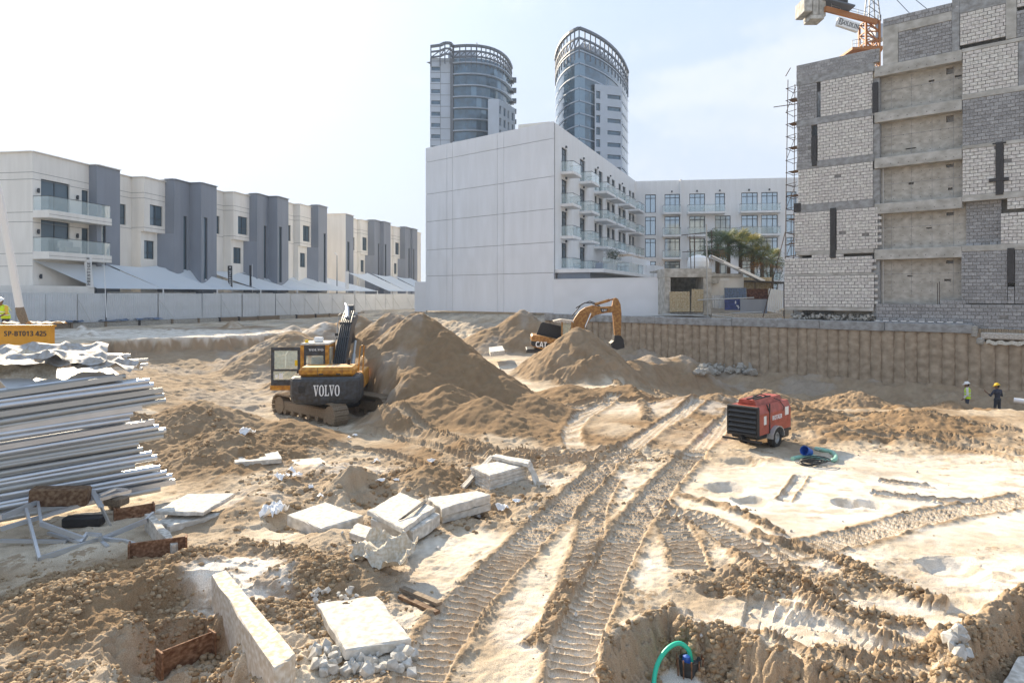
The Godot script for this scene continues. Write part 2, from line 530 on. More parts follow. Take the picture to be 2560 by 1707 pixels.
var pads := [[-0.1, 16.75, 1.5, 0.0], [-1.2, 15.0, 1.5, 0.0], [-3.9, 14.2, 1.1, 0.02], [-2.3, 14.6, 1.1, 0.02], [-8.7, 15.6, 2.2, 0.0], [-7.0, 15.3, 1.4, 0.0], [8.0, 21.3, 1.8, 0.0], [-3.6, 9.9, 0.9, 0.0]]   # x, distance, radius, height
var dips := [    # x, distance, depth, radius
	[7.6, 15.35, 0.2, 0.36], [7.98, 15.25, 0.2, 0.36], [5.35, 16.6, 0.16, 0.6], [5.5, 15.6, 0.12, 0.45], [5.2, 20.0, 0.2, 0.6], [3.25, 10.9, 0.1, 0.3], [3.5, 10.95, 0.08, 0.25],
	[-3.2, 15.6, 0.3, 0.7], [-4.4, 13.9, 0.2, 0.6], [7.6, 11.8, 0.14, 0.6], [6.5, 19.2, 0.12, 0.6], [8.6, 19.4, 0.12, 0.5],
	[-0.5, 14.8, 0.16, 0.7], [1.3, 14.2, 0.12, 0.5], [-4.45, 9.3, 0.5, 0.95], [-4.0, 8.2, 0.5, 1.0], [-5.0, 10.3, 0.3, 0.8],
]
var white_spots := [  # x, distance, half width, half depth, strength
	[10.0, 15.6, 6.2, 2.6, 1.0], [7.4, 17.3, 2.4, 1.8, 0.7], [12.0, 19.0, 4.0, 1.3, 0.6], [-4.4, 11.0, 0.9, 0.8, 1.0], [5.6, 12.6, 1.6, 0.9, 0.8], [5.4, 9.9, 2.6, 0.8, 0.7], [8.6, 11.3, 2.0, 1.4, 0.9],
	[0.5, 9.8, 0.7, 1.6, 0.6], [-0.9, 12.8, 1.1, 0.8, 0.6], [1.9, 11.9, 0.8, 0.9, 0.6], [2.2, 9.3, 1.0, 0.55, 1.0], [-26.0, 47.0, 14.0, 6.5, 1.0], [-1.2, 11.2, 0.8, 1.6, 0.4], [-4.6, 18.0, 1.6, 1.0, 0.5],
	[-6.6, 15.2, 1.4, 1.0, 0.5], [10.0, 33.6, 3.2, 0.5, 0.9], [15.0, 32.4, 3.5, 0.45, 0.9], [19.5, 31.2, 2.6, 0.4, 0.8], [13.0, 36.0, 2.0, 0.5, 0.6], [1.8, 17.2, 1.8, 0.7, 0.6], [6.5, 28.0, 4.5, 1.2, 0.5], [11.5, 29.5, 2.0, 0.5, 0.6], [0.6, 45.0, 3.2, 4.0, 0.45], [-1.5, 9.2, 0.7, 0.9, 0.5], [4.6, 13.8, 1.2, 0.8, 0.6],
]
var rough_spots := [  # x, distance, half width, half depth, roughness
	[-5.2, 9.4, 4.2, 3.2, 0.85], [9.6, 15.6, 6.0, 3.2, -0.75], [5.2, 9.4, 2.4, 1.0, -0.4], [-2.2, 16.5, 5.0, 3.4, 0.7], [-9.5, 20.0, 5.0, 3.0, 0.6], [12.0, 24.0, 7.0, 3.4, 0.9], [4.6, 11.2, 1.9, 0.8, 0.9], [-3.5, 29.0, 7.0, 7.0, 0.25],
	[15.0, 36.0, 9.0, 6.0, 0.9], [1.6, 21.0, 4.0, 3.0, 0.7], [4.0, 40.0, 4.5, 4.5, -0.3],
]
var edge_a := PackedVector2Array()
var edge_b := PackedVector2Array()
var bench := PackedVector2Array([Vector2(-16.6, 19.0), Vector2(-17.6, 25.0), Vector2(-19.0, 31.0), Vector2(-22.5, 36.5), Vector2(-24.5, 39.6), Vector2(-21.5, 42.2), Vector2(-18.6, 44.0), Vector2(-16.0, 48.5), Vector2(-13.2, 55.0), Vector2(-12.0, 64.0), Vector2(-13.0, 78.0)])

func flat2(p: Vector3) -> Vector2:
	return Vector2(p.x, -p.z)

func along(px: Array, h := 0.0) -> PackedVector2Array:
	var c := Curve2D.new()
	var w := []
	for q in px: w.append(flat2(gp(q[0], q[1], h)))
	for i in w.size():
		var a: Vector2 = w[maxi(i - 1, 0)]
		var b: Vector2 = w[mini(i + 1, w.size() - 1)]
		var t: Vector2 = (b - a) / 6.0
		c.add_point(w[i], -t, t)
	return c.tessellate_even_length(5, 0.16)

func retaining_w(x: float, d: float) -> float:
	return (x - 23.84) * -0.663 + (d - 44.9) * -0.749 - 0.7

func retaining_s(x: float, d: float) -> float:
	return (x - 23.84) * 0.749 + (d - 44.9) * -0.663

func base_height(x: float, d: float, heaps: Array, hollows: Array) -> float:
	var b := nB.get_noise_2d(x, d)
	var h := 0.12 * nA.get_noise_2d(x, d)
	if x > 4.0 and d > 27.5:
		var k := smoothstep(28.0, 32.5, d + b * 1.2) * smoothstep(5.0, 12.0, x)
		h = lerpf(h, -1.75 + 0.3 * b, k)
	# the foot of the wall of piles, or the bank below the flats
	if d > 30.0:
		var s := retaining_s(x, d)
		if s > -27.5:
			var w := retaining_w(x, d)
			if w < -0.3: return STREET
			if w < 9.0:
				h = maxf(h, lerpf(1.5, -0.8, smoothstep(-26.0, -9.0, s)) - maxf(w, 0.0) * 0.36 + 0.3 * b)
		else:
			var w2 := (x - 4.14) * -0.657 + (d - 68.0) * -0.754
			if w2 < 0.0: return STREET
			h = maxf(h, minf(STREET - 0.3, 2.6 - w2 * 0.27 + 0.35 * b))
	# the bench on the left
	if x < -6.0 and d > 17.0:
		var best := 1e9
		var side := 0.0
		var p := Vector2(x, d)
		for i in bench.size() - 1:
			var q := Geometry2D.get_closest_point_to_segment(p, bench[i], bench[i + 1])
			var r := p.distance_squared_to(q)
			if r < best:
				best = r
				side = (bench[i + 1] - bench[i]).cross(p - bench[i])
		var e := sqrt(best) * (1.0 if side < 0 else -1.0) + b * 0.55 + 0.25 * nC.get_noise_2d(x * 0.35, d * 0.35)
		if e > 0.0:
			var q := lerpf(2.05, 1.2, smoothstep(0.0, 0.45, e)) if e < 0.45 else 1.2 - 1.25 * pow(clampf((e - 0.45) / 7.5, 0, 1), 0.75)
			if e < 8.0: h = maxf(h, q + 0.25 * b * minf(e, 1.0))
		else:
			h = maxf(h, 2.05 + 0.07 * b)
			if (x + 34.3) * 0.904 + (d - 57.7) * -0.428 < 0.0: h = 2.46
	for m in heaps:
		var dx: float = x - m[0]
		var dd: float = d - m[1]
		var r: float = m[3]
		if absf(dx) < r * 1.3 and absf(dd) < r * 1.3:
			var u := sqrt(dx * dx + dd * dd) / r * (1.0 + 0.11 * nB.get_noise_2d(x * 0.42, d * 0.42 + 5.0)) + 0.012 * nC.get_noise_2d(x * 0.5, d * 0.5) + 0.018 * b
			var low := minf(h, 0.0) if m[2] > 0 else -1.9
			var q: float = (m[2] - low) * (1.0 - sqrt(u * u + 0.008)) + low + minf(r, 5.0) * 0.03 * (0.5 - absf(nB.get_noise_2d(x * 0.9 + 13.0, d * 0.9)) * 2.2)
			if u < 1.2:
				var blend := maxf(0.0, 0.35 - absf(h - q))
				h = maxf(h, q) + blend * blend * 0.6
	var pad := Vector2(x + 7.9, (d - 26.3) * 1.05).length() + 0.7 * b     # trodden level round the yellow excavator
	if pad < 4.0: h = lerpf(h, -0.12 + 0.05 * b, smoothstep(3.8, 1.9, pad))
	for m in pads:
		var u: float = Vector2(x - m[0], d - m[1]).length() / m[2]
		if u < 1.0: h = lerpf(h, m[3], smoothstep(1.0, 0.65, u))
	for m in hollows:
		var u: float = Vector2(x - m[0], d - m[1]).length() / m[3] + 0.25 * b
		if u < 1.0: h -= m[2] * smoothstep(1.0, 0.55, u)
		elif u < 1.5: h += m[2] * 0.25 * (1.5 - u)
	return h

func spot(list: Array, x: float, d: float, wob: float) -> float:
	var k := 0.0
	for s in list:
		var u: float = absf(x - s[0]) / s[2]
		if u > 1.4: continue
		var w: float = absf(d - s[1]) / s[3]
		if w > 1.4: continue
		var q := sqrt(u * u + w * w) + wob
		if q < 1.25:
			var f: float = s[4] * smoothstep(1.25, 0.6, q)
			if absf(f) > absf(k): k = f
	return k

func ragged(x: float, d: float) -> float:  # lumps standing out of a dug face
	var v1 := (nD.get_noise_2d(x * 1.3, d * 1.3) + 1.0) / 0.62
	var v2 := (nE.get_noise_2d(x, d) + 1.0) / 0.62
	return 0.03 - 0.07 * sqrt(maxf(0.0, 1.0 - v1 * v1)) - 0.03 * sqrt(maxf(0.0, 1.0 - v2 * v2))

func trench(poly: PackedVector2Array, x: float, d: float, wob: float) -> float:  # how far inside, in metres
	var p := Vector2(x, d)
	var best := 1e9
	for i in poly.size():
		var q := Geometry2D.get_closest_point_to_segment(p, poly[i], poly[(i + 1) % poly.size()])
		best = minf(best, p.distance_squared_to(q))
	return sqrt(best) * (1.0 if Geometry2D.is_point_in_polygon(p, poly) else -1.0) + wob

func near_row(list: Array, d: float, at_radius: int) -> Array:
	var out := []
	for m in list:
		if absf(d - m[1]) < m[at_radius] * 1.6: out.append(m)
	return out

func make_band(d0: float, d1: float, half: float, step: float) -> Dictionary:
	var rows := int(round((d1 - d0) / step)) + 1
	var cols := int(round(2.0 * half / step)) + 1
	var band := {"d0": d0, "d1": d1, "half": half, "step": step, "rows": rows, "cols": cols}
	var got := in_rows(band, row_of_ground, 4)
	band.H = got[0]; band.B = got[1]; band.W = got[2]; band.R = got[3]
	return band

func in_rows(band: Dictionary, work: Callable, many: int) -> Array:  # the rows are computed side by side
	var done := []
	done.resize(band.rows)
	var id := WorkerThreadPool.add_group_task(func(i: int) -> void: done[i] = work.call(band, i), band.rows)
	WorkerThreadPool.wait_for_group_task_completion(id)
	var out := []
	for k in many:
		var a = done[0][k]
		for i in range(1, band.rows): a.append_array(done[i][k])
		out.append(a)
	return out

func row_of_ground(band: Dictionary, i: int) -> Array:
	var cols: int = band.cols
	var H := PackedFloat32Array()
	var B := PackedFloat32Array()   # damp brown earth
	var W := PackedFloat32Array()   # pale crust
	var R := PackedFloat32Array()   # roughness
	H.resize(cols); B.resize(cols); W.resize(cols); R.resize(cols)
	var d: float = band.d0 + i * band.step
	var heaps := near_row(mounds, d, 3)
	var hollows := near_row(dips, d, 3)
	var whites := near_row(white_spots, d, 3)
	var roughs := near_row(rough_spots, d, 3)
	for k in cols:
		var x: float = -band.half + k * band.step
		if absf(x) > d * 0.86 + 3.0:
			H[k] = 0.0 if d < 20.0 else STREET
			continue
		var h := base_height(x, d, heaps, hollows)
		var wob := 0.35 * nB.get_noise_2d(x * 0.8 + 50.0, d * 0.8) + 0.12 * nC.get_noise_2d(x * 0.6, d * 0.6)
		var w := spot(whites, x, d, wob)
		w *= 1.0 - 0.7 * smoothstep(0.0, 0.35, nB.get_noise_2d(x * 1.5 - 11.0, d * 2.6) + 0.25 * nC.get_noise_2d(x, d * 1.6))
		if d > 34.0 and x < -8.0: w *= smoothstep(1.85, 2.0, h)
		var r := clampf(0.45 + spot(roughs, x, d, wob * 0.5), 0.06, 2.0)
		var b := clampf(0.13 + 0.75 * nA.get_noise_2d(x * 1.7 + 30.0, d * 1.7) + 0.22 * r, 0.0, 1.0)
		var heaped := 0.0
		for m in heaps:
			heaped = maxf(heaped, smoothstep(1.15, 0.85, Vector2(x - m[0], d - m[1]).length() / m[3] + 0.5 * wob) * (1.0 if m[3] > 1.5 else 0.5))
		b = lerpf(b, 0.9 + 0.35 * wob, heaped)
		b = clampf(b + 0.38 * smoothstep(-2.2, -3.4, x + wob) * smoothstep(12.6, 11.4, d + wob), 0, 1)
		if x < -8.0 and d > 25.0: b = lerpf(b, 0.75 + 0.4 * wob, smoothstep(0.0, 0.3, h) * smoothstep(2.05, 1.9, h))
		if x > 6.0 and d > 28.5: b = maxf(b, 0.75 + 0.4 * wob)
		b = clampf(b + 0.4 * smoothstep(18.5, 22.5, d + 2.0 * wob) * smoothstep(34.0, 28.0, d) * smoothstep(-5.0, -2.0, x), 0, 1)
		if x < -1.0 and x > -7.5: b = clampf(b + 0.3 * smoothstep(15.0, 17.0, d + wob) * smoothstep(24.0, 21.0, d), 0, 1)
		if d < 11.4:
			if x > 0.6 and x < 6.6:
				var e := trench(edge_a, x, d, wob * 0.2 + ragged(x, d))
				if e > -0.12:
					h -= 0.6 * smoothstep(0.0, 0.55, e) - 0.07 * smoothstep(-0.12, 0.0, e)
					b = lerpf(b, 0.75, smoothstep(0.0, 0.1, e))
					w *= 1.0 - smoothstep(-0.05, 0.08, e)
					r = maxf(r, 1.7 * smoothstep(-0.15, 0.1, e) * smoothstep(0.7, 0.5, e))
					if e > 0.45: w = smoothstep(0.5, 0.62, e + wob * 0.2)
			if x > 4.4:
				var e2 := trench(edge_b, x, d, wob * 0.2 + ragged(x, d))
				if e2 > -0.35:
					h += 0.22 * smoothstep(-0.35, -0.05, e2) - 0.75 * smoothstep(0.0, 0.5, e2)
					b = lerpf(b, 0.8, smoothstep(-0.25, -0.1, e2) * smoothstep(0.75, 0.5, e2))
					w *= smoothstep(-0.05, -0.3, e2)
					r = maxf(r, 1.3 * smoothstep(-0.3, -0.1, e2) * smoothstep(0.8, 0.5, e2))
					if e2 > 0.6: w = 0.9
		H[k] = h; B[k] = b; W[k] = w; R[k] = r * (1.0 - 0.75 * clampf(w, 0, 1))
	return [H, B, W, R]

func stamp(band: Dictionary, path: PackedVector2Array, kind: String, width: float, deep: float) -> void:
	var st: float = band.step
	var half: float = band.half
	var cols: int = band.cols
	var H: PackedFloat32Array = band.H
	var B: PackedFloat32Array = band.B
	var W: PackedFloat32Array = band.W
	var R: PackedFloat32Array = band.R
	var reach := width * 1.35
	var u0 := 0.0
	for i in path.size() - 1:
		var a := path[i]
		var b := path[i + 1]
		var len := a.distance_to(b)
		if len < 1e-4: continue
		var t := (b - a) / len
		if maxf(a.y, b.y) + reach < band.d0 or minf(a.y, b.y) - reach > band.d1:
			u0 += len
			continue
		var i0 := maxi(0, int((minf(a.y, b.y) - reach - band.d0) / st))
		var i1 := mini(band.rows - 1, int((maxf(a.y, b.y) + reach - band.d0) / st) + 1)
		var j0 := maxi(0, int((minf(a.x, b.x) - reach + half) / st))
		var j1 := mini(cols - 1, int((maxf(a.x, b.x) + reach + half) / st) + 1)
		for r in range(i0, i1 + 1):
			for c in range(j0, j1 + 1):
				var p := Vector2(-half + c * st, band.d0 + r * st) - a
				var u := p.dot(t)
				if u < 0.0 or u >= len: continue
				var v := absf(p.cross(t)) / (width * 0.5)
				if v > 2.6: continue
				var k := r * cols + c
				var x := p.x + a.x
				var d := p.y + a.y
				var wob := nC.get_noise_2d(x * 1.3, d * 1.3)
				var big := nB.get_noise_2d(x * 1.6 + 9.0, d * 1.6)
				var fade := clampf(0.75 + 0.9 * big, 0.15, 1.0)
				if kind == "ridge":
					var q := smoothstep(2.2, 0.2, v + 0.5 * big) * fade
					H[k] += deep * q * (0.75 + 0.3 * wob)
					B[k] = maxf(B[k], 0.85 * smoothstep(0.1, 0.5, q)); W[k] *= 1.0 - smoothstep(0.1, 0.5, q); R[k] = maxf(R[k], 1.3 * smoothstep(0.1, 0.6, q))
					continue
				var inside := smoothstep(1.08, 0.9, v + 0.1 * wob)
				var berm := smoothstep(0.88, 1.15, v) * smoothstep(1.9, 1.2, v + 0.35 * big)
				H[k] = lerpf(H[k], H[k] * 0.55, inside * (0.6 if kind == "track" else 0.0)) - deep * inside + deep * berm * (0.75 + 0.55 * wob) * (1.35 if kind == "track" else 1.0)
				if kind == "track":
					var ph := fposmod((u0 + u) / 0.175 + 0.04 * big + 0.02 * wob, 1.0)
					var bar := smoothstep(0.58, 0.7, ph) * smoothstep(0.99, 0.9, ph)
					H[k] += inside * bar * 0.058 * (0.45 + 0.75 * fade) * clampf(1.05 + 0.5 * wob, 0.4, 1.3) * (1.0 if st < 0.06 else 0.6)
					R[k] = lerpf(R[k], 0.12, inside)
					if inside > 0.5:
						B[k] = lerpf(B[k], 0.08 + 0.75 * bar + 0.3 * smoothstep(0.1, 0.5, wob), 0.85)
						W[k] = lerpf(W[k], 0.5, 0.6) * (1.0 - 0.9 * bar)
				else:
					B[k] = lerpf(B[k], 0.6, inside * 0.7)
				B[k] = maxf(B[k], berm * (0.82 + 0.15 * wob))
				W[k] *= 1.0 - berm
				R[k] = maxf(R[k], berm * 0.85 * fade)
		u0 += len
	band.H = H; band.B = B; band.W = W; band.R = R

var tracks := [
	["track", 0.55, 0.035, [[1640, 1262], [1676, 1310], [1712, 1370], [1730, 1420]]],
	["track", 0.6, 0.04, [[1650, 1282], [1740, 1304], [1830, 1356], [1920, 1418], [2010, 1470], [2090, 1505]]],
	["track", 0.5, 0.035, [[1440, 1500], [1456, 1420], [1478, 1360], [1482, 1300], [1500, 1250], [1530, 1200]]],
	["track", 0.6, 0.03, [[1930, 1396], [2100, 1352], [2250, 1312], [2400, 1276], [2580, 1248]]],
	["track", 0.6, 0.04, [[1500, 1180], [1440, 1120], [1430, 1080], [1460, 1040], [1540, 1000]]],
	["rut", 0.4, 0.08, [[1180, 1178], [1310, 1172], [1420, 1160], [1520, 1150], [1620, 1146]]],
	["rut", 0.4, 0.09, [[1300, 1146], [1400, 1150], [1500, 1132], [1580, 1112]]],
	["rut", 0.45, 0.10, [[900, 1080], [1000, 1096], [1100, 1124], [1220, 1160], [1330, 1172]]],
	["rut", 0.45, 0.10, [[930, 1050], [1040, 1076], [1140, 1104], [1280, 1134], [1400, 1130]]],
	["rut", 0.4, 0.08, [[820, 1120], [960, 1130], [1080, 1170], [1180, 1200]]],
	["rut", 0.5, 0.10, [[1380, 1030], [1500, 1010], [1640, 1010], [1760, 990]]],
	["rut", 0.5, 0.10, [[1400, 990], [1520, 980], [1650, 985], [1800, 970]]],
	["rut", 0.5, 0.11, [[1990, 1040], [2120, 1036], [2300, 1050], [2560, 1085]]],
	["rut", 0.5, 0.11, [[2000, 1068], [2140, 1064], [2330, 1090], [2560, 1135]]],
	["rut", 0.4, 0.08, [[2060, 1092], [2240, 1100], [2400, 1120], [2560, 1160]]],
	["rut", 0.3, 0.05, [[2200, 1206], [2290, 1214], [2330, 1216]]],
	["rut", 0.3, 0.045, [[2180, 1236], [2300, 1248], [2460, 1250]]],
	["rut", 0.28, 0.04, [[1960, 1250], [1980, 1225], [2005, 1192]]],
	["rut", 0.9, 0.05, [[1860, 1528], [1960, 1548], [2080, 1590], [2200, 1632], [2330, 1660]]],
	["ridge", 0.32, 0.13, [[1880, 1345], [1990, 1372], [2090, 1402], [2200, 1452], [2290, 1492], [2370, 1514]]],
	["ridge", 0.34, 0.15, [[1950, 1446], [2015, 1470], [2050, 1505], [2110, 1530], [2190, 1552], [2310, 1560]]],
	["ridge", 0.26, 0.10, [[1830, 1390], [1880, 1420], [1905, 1455], [1850, 1490]]],
	["ridge", 0.3, 0.1, [[1700, 1240], [1800, 1270], [1900, 1310], [1960, 1345]]],
	["ridge", 0.4, 0.14, [[600, 1380], [720, 1400], [800, 1440], [860, 1470]]],
	["ridge", 0.3, 0.1, [[1330, 1620], [1380, 1560], [1400, 1500], [1420, 1460]]],
	["ridge", 0.35, 0.14, [[2030, 1608], [2150, 1636], [2290, 1640], [2400, 1600]]],
	["ridge", 0.5, 0.25, [[860, 1040], [980, 1070], [1090, 1096], [1230, 1140], [1340, 1150]]],
	["ridge", 0.4, 0.22, [[1540, 960], [1600, 1010], [1620, 1050]]],
	["ridge", 0.5, 0.28, [[1400, 960], [1500, 952], [1620, 956], [1740, 985]]],
	["track", 0.62, 0.05, [[1010, 1760], [1080, 1644], [1146, 1538], [1214, 1464], [1280, 1394], [1340, 1334], [1400, 1280], [1440, 1240], [1480, 1204], [1516, 1172], [1570, 1124], [1640, 1074], [1710, 1034], [1790, 1000]]],
	["track", 0.62, 0.05, [[1430, 1760], [1432, 1704], [1440, 1620], [1476, 1520], [1508, 1452], [1548, 1376], [1588, 1312], [1628, 1260], [1664, 1212], [1704, 1168], [1740, 1128], [1790, 1080], [1840, 1030]]],
]

func build_ground() -> void:
	nA.seed = 1; nA.frequency = 0.16; nA.fractal_octaves = 3
	nB.seed = 2; nB.frequency = 0.75; nB.fractal_octaves = 4
	nC.seed = 3; nC.frequency = 3.2; nC.fractal_octaves = 3
	nD.seed = 4; nD.noise_type = FastNoiseLite.TYPE_CELLULAR; nD.frequency = 4.2; nD.cellular_return_type = FastNoiseLite.RETURN_DISTANCE; nD.fractal_type = FastNoiseLite.FRACTAL_NONE; nD.cellular_jitter = 1.0
	nE.seed = 5; nE.noise_type = FastNoiseLite.TYPE_CELLULAR; nE.frequency = 11.0; nE.cellular_return_type = FastNoiseLite.RETURN_DISTANCE; nE.fractal_type = FastNoiseLite.FRACTAL_NONE; nE.cellular_jitter = 1.0
	for q in [[1484, 1765], [1486, 1640], [1516, 1608], [1560, 1564], [1612, 1532], [1672, 1506], [1716, 1524], [1745, 1550], [1810, 1566], [1854, 1573], [1905, 1602], [1978, 1632], [2066, 1661], [2110, 1676], [2212, 1687], [2340, 1701], [2400, 1790], [1900, 1900], [1480, 1900]]:
		edge_a.append(flat2(gp(q[0], q[1])))
	for q in [[2385, 1620], [2450, 1580], [2523, 1530], [2620, 1490], [2900, 1490], [2900, 1800], [2430, 1800], [2400, 1690]]:
		edge_b.append(flat2(gp(q[0], q[1])))
	for s in [[6.8, 13.0, 10.48, 0.02], [13.0, 21.0, 18.0, 0.04], [21.0, 41.0, 32.0, 0.08], [41.0, 73.0, 51.2, 0.16], [73.0, 131.4, 76.8, 0.32]]:
		bands.append(make_band(s[0], s[1], s[2], s[3]))
	for band in bands:
		if band.d0 < 45.0:
			for t in tracks:
				stamp(band, along(t[3]), t[0], t[1], t[2])
	# lumps and crumbs
	for band in bands:
		var got := in_rows(band, row_of_lumps, 2)
		band.H = got[0]
		band.B = got[1]
	# join the bands: the last row of each lies on the first row of the next
	for n in bands.size() - 1:
		var a: Dictionary = bands[n]
		var b: Dictionary = bands[n + 1]
		var H: PackedFloat32Array = a.H
		for j in a.cols:
			var x: float = -a.half + j * a.step
			var u: float = (x + b.half) / b.step
			var q := int(floor(u + 1e-4))
			H[(a.rows - 1) * a.cols + j] = lerpf(b.H[q], b.H[mini(q + 1, b.cols - 1)], u - q)
		a.H = H
	var mesh := ArrayMesh.new()
	for band in bands: band_mesh(mesh, band)
	var o := setting("ground", mesh, M.ground)
	o.set_meta("label", "churned sandy floor of the pit with track marks and heaps")
	# the land all round
	var s := MB.new()
	var y := STREET - 0.03
	for q in [[-1500, -70, -1500, 60], [70, 1500, -1500, 60], [-70, 70, -1500, -131.2]]:
		s.quad(Vector3(q[0], y, q[2]), Vector3(q[1], y, q[2]), Vector3(q[1], y, q[3]), Vector3(q[0], y, q[3]))
	setting("land", s, M.street)
	var low := MB.new()
	low.quad(Vector3(-70, -2.2, -40), Vector3(70, -2.2, -40), Vector3(70, -2.2, 60), Vector3(-70, -2.2, 60))
	setting("land_below", low, M.street)

func row_of_lumps(band: Dictionary, i: int) -> Array:
	var cols: int = band.cols
	var H: PackedFloat32Array = band.H.slice(i * cols, (i + 1) * cols)
	var B: PackedFloat32Array = band.B.slice(i * cols, (i + 1) * cols)
	var R: PackedFloat32Array = band.R.slice(i * cols, (i + 1) * cols)
	var fine: bool = band.step < 0.1
	var d: float = band.d0 + i * band.step
	for k in cols:
		var r := R[k]
		if r <= 0.0: continue
		var x: float = -band.half + k * band.step
		var h := r * 0.06 * nB.get_noise_2d(x * 1.9, d * 1.9 + 70.0) + (0.008 + 0.04 * r) * nC.get_noise_2d(x * 1.1, d * 1.1)
		if fine:
			var wx := x + 0.05 * nC.get_noise_2d(x * 1.5, d * 1.5)
			var wd := d + 0.05 * nC.get_noise_2d(x * 1.5 + 31.0, d * 1.5)
			var v1 := (nD.get_noise_2d(wx, wd) + 1.0) / 0.62
			var c1 := sqrt(maxf(0.0, 1.0 - v1 * v1)) * 0.5
			var pick := smoothstep(-0.15, 0.35, nB.get_noise_2d(x * 1.3 - 40.0, d * 1.3) + 0.35 * (r - 0.9))
			h += r * 0.06 * c1 * pick
			if d < 21.0:
				var v2 := (nE.get_noise_2d(wx, wd) + 1.0) / 0.62
				var c2 := sqrt(maxf(0.0, 1.0 - v2 * v2)) * 0.6
				h += (0.3 + r) * 0.035 * c2 * pick
				if c2 > 0.25 and pick > 0.55 and r < 1.0: B[k] = maxf(B[k], 0.7)
		else:
			h += r * 0.1 * maxf(0.0, -0.3 - nD.get_noise_2d(x * 0.35, d * 0.35))
		H[k] += h
	return [H, B]

func row_of_mesh(band: Dictionary, i: int) -> Array:
	var cols: int = band.cols
	var st: float = band.step
	var H: PackedFloat32Array = band.H.slice(i * cols, (i + 1) * cols)
	var Hf: PackedFloat32Array = band.H.slice((i + 1) * cols, (i + 2) * cols) if i < band.rows - 1 else H
	var Hb: PackedFloat32Array = band.H.slice((i - 1) * cols, i * cols) if i > 0 else H
	var B: PackedFloat32Array = band.B.slice(i * cols, (i + 1) * cols)
	var W: PackedFloat32Array = band.W.slice(i * cols, (i + 1) * cols)
	var V := PackedVector3Array()
	var N := PackedVector3Array()
	var C := PackedColorArray()
	V.resize(cols); N.resize(cols); C.resize(cols)
	var pale := Vector3(0.76, 0.665, 0.53)
	var brown := Vector3(0.325, 0.225, 0.135)
	var crust := Vector3(0.87, 0.82, 0.745)
	var grey := Vector3(0.44, 0.395, 0.345)
	var d: float = band.d0 + i * st
	for j in cols:
		var x: float = -band.half + j * st
		V[j] = Vector3(x, H[j], -d)
		N[j] = Vector3(H[maxi(j - 1, 0)] - H[mini(j + 1, cols - 1)], 2.0 * st, Hf[j] - Hb[j]).normalized()
		var w := clampf(W[j], 0, 1)
		var c := pale.lerp(brown, clampf(B[j], 0, 1)).lerp(crust, w)
		if d > 24.0 and x < -4.0 or d > 44.0:
			c = c.lerp(grey, 0.55 * smoothstep(-0.05, 0.3, nA.get_noise_2d(x * 1.4 + 8.0, d * 1.4) + 0.3 * nB.get_noise_2d(x, d)) * (1.0 - w))
		c *= 1.0 + 0.16 * nC.get_noise_2d(x * 0.9 + 7.0, d * 0.9) + 0.12 * nB.get_noise_2d(x * 0.6, d * 0.6 - 20.0)
		C[j] = Color(c.x, c.y, c.z)
	return [V, N, C]

func band_mesh(mesh: ArrayMesh, band: Dictionary) -> void:
	var rows: int = band.rows
	var cols: int = band.cols
	var got := in_rows(band, row_of_mesh, 3)
	var I := PackedInt32Array()
	I.resize((rows - 1) * (cols - 1) * 6)
	var n := 0
	for i in rows - 1:
		var d: float = band.d0 + i * band.step
		var reach := int((minf(d * 0.86 + 2.9, band.half)) / band.step)
		var mid := (cols - 1) / 2
		for j in range(maxi(0, mid - reach), mini(cols - 1, mid + reach)):
			var a := i * cols + j
			I[n] = a; I[n + 1] = a + cols; I[n + 2] = a + cols + 1
			I[n + 3] = a; I[n + 4] = a + cols + 1; I[n + 5] = a + 1
			n += 6
	I.resize(n)
	var arr := []
	arr.resize(Mesh.ARRAY_MAX)
	arr[Mesh.ARRAY_VERTEX] = got[0]
	arr[Mesh.ARRAY_NORMAL] = got[1]
	arr[Mesh.ARRAY_COLOR] = got[2]
	arr[Mesh.ARRAY_INDEX] = I
	mesh.add_surface_from_arrays(Mesh.PRIMITIVE_TRIANGLES, arr)

func hgt(x: float, d: float) -> float:  # the height of the ground
	for band in bands:
		if d >= band.d0 and d < band.d1:
			var u: float = clampf((x + band.half) / band.step, 0, band.cols - 1.01)
			var v: float = clampf((d - band.d0) / band.step, 0, band.rows - 1.01)
			var j := int(u)
			var i := int(v)
			var k: int = i * band.cols + j
			var H: PackedFloat32Array = band.H
			return lerpf(lerpf(H[k], H[k + 1], u - j), lerpf(H[k + band.cols], H[k + band.cols + 1], u - j), v - i)
	return 0.0

func gnd(px: float, py: float) -> Vector3:  # where the ray through a pixel meets the ground
	var d := 6.9
	var prev := d
	while d < 130.0:
		var p := pt(px, py, d)
		if p.y < hgt(p.x, d):
			var lo := prev
			var hi := d
			for i in 12:
				var m := (lo + hi) / 2.0
				var q := pt(px, py, m)
				if q.y < hgt(q.x, m): hi = m
				else: lo = m
			var e := pt(px, py, hi)
			return Vector3(e.x, hgt(e.x, hi), -hi)
		prev = d
		d *= 1.006
	return pt(px, py, 60.0)

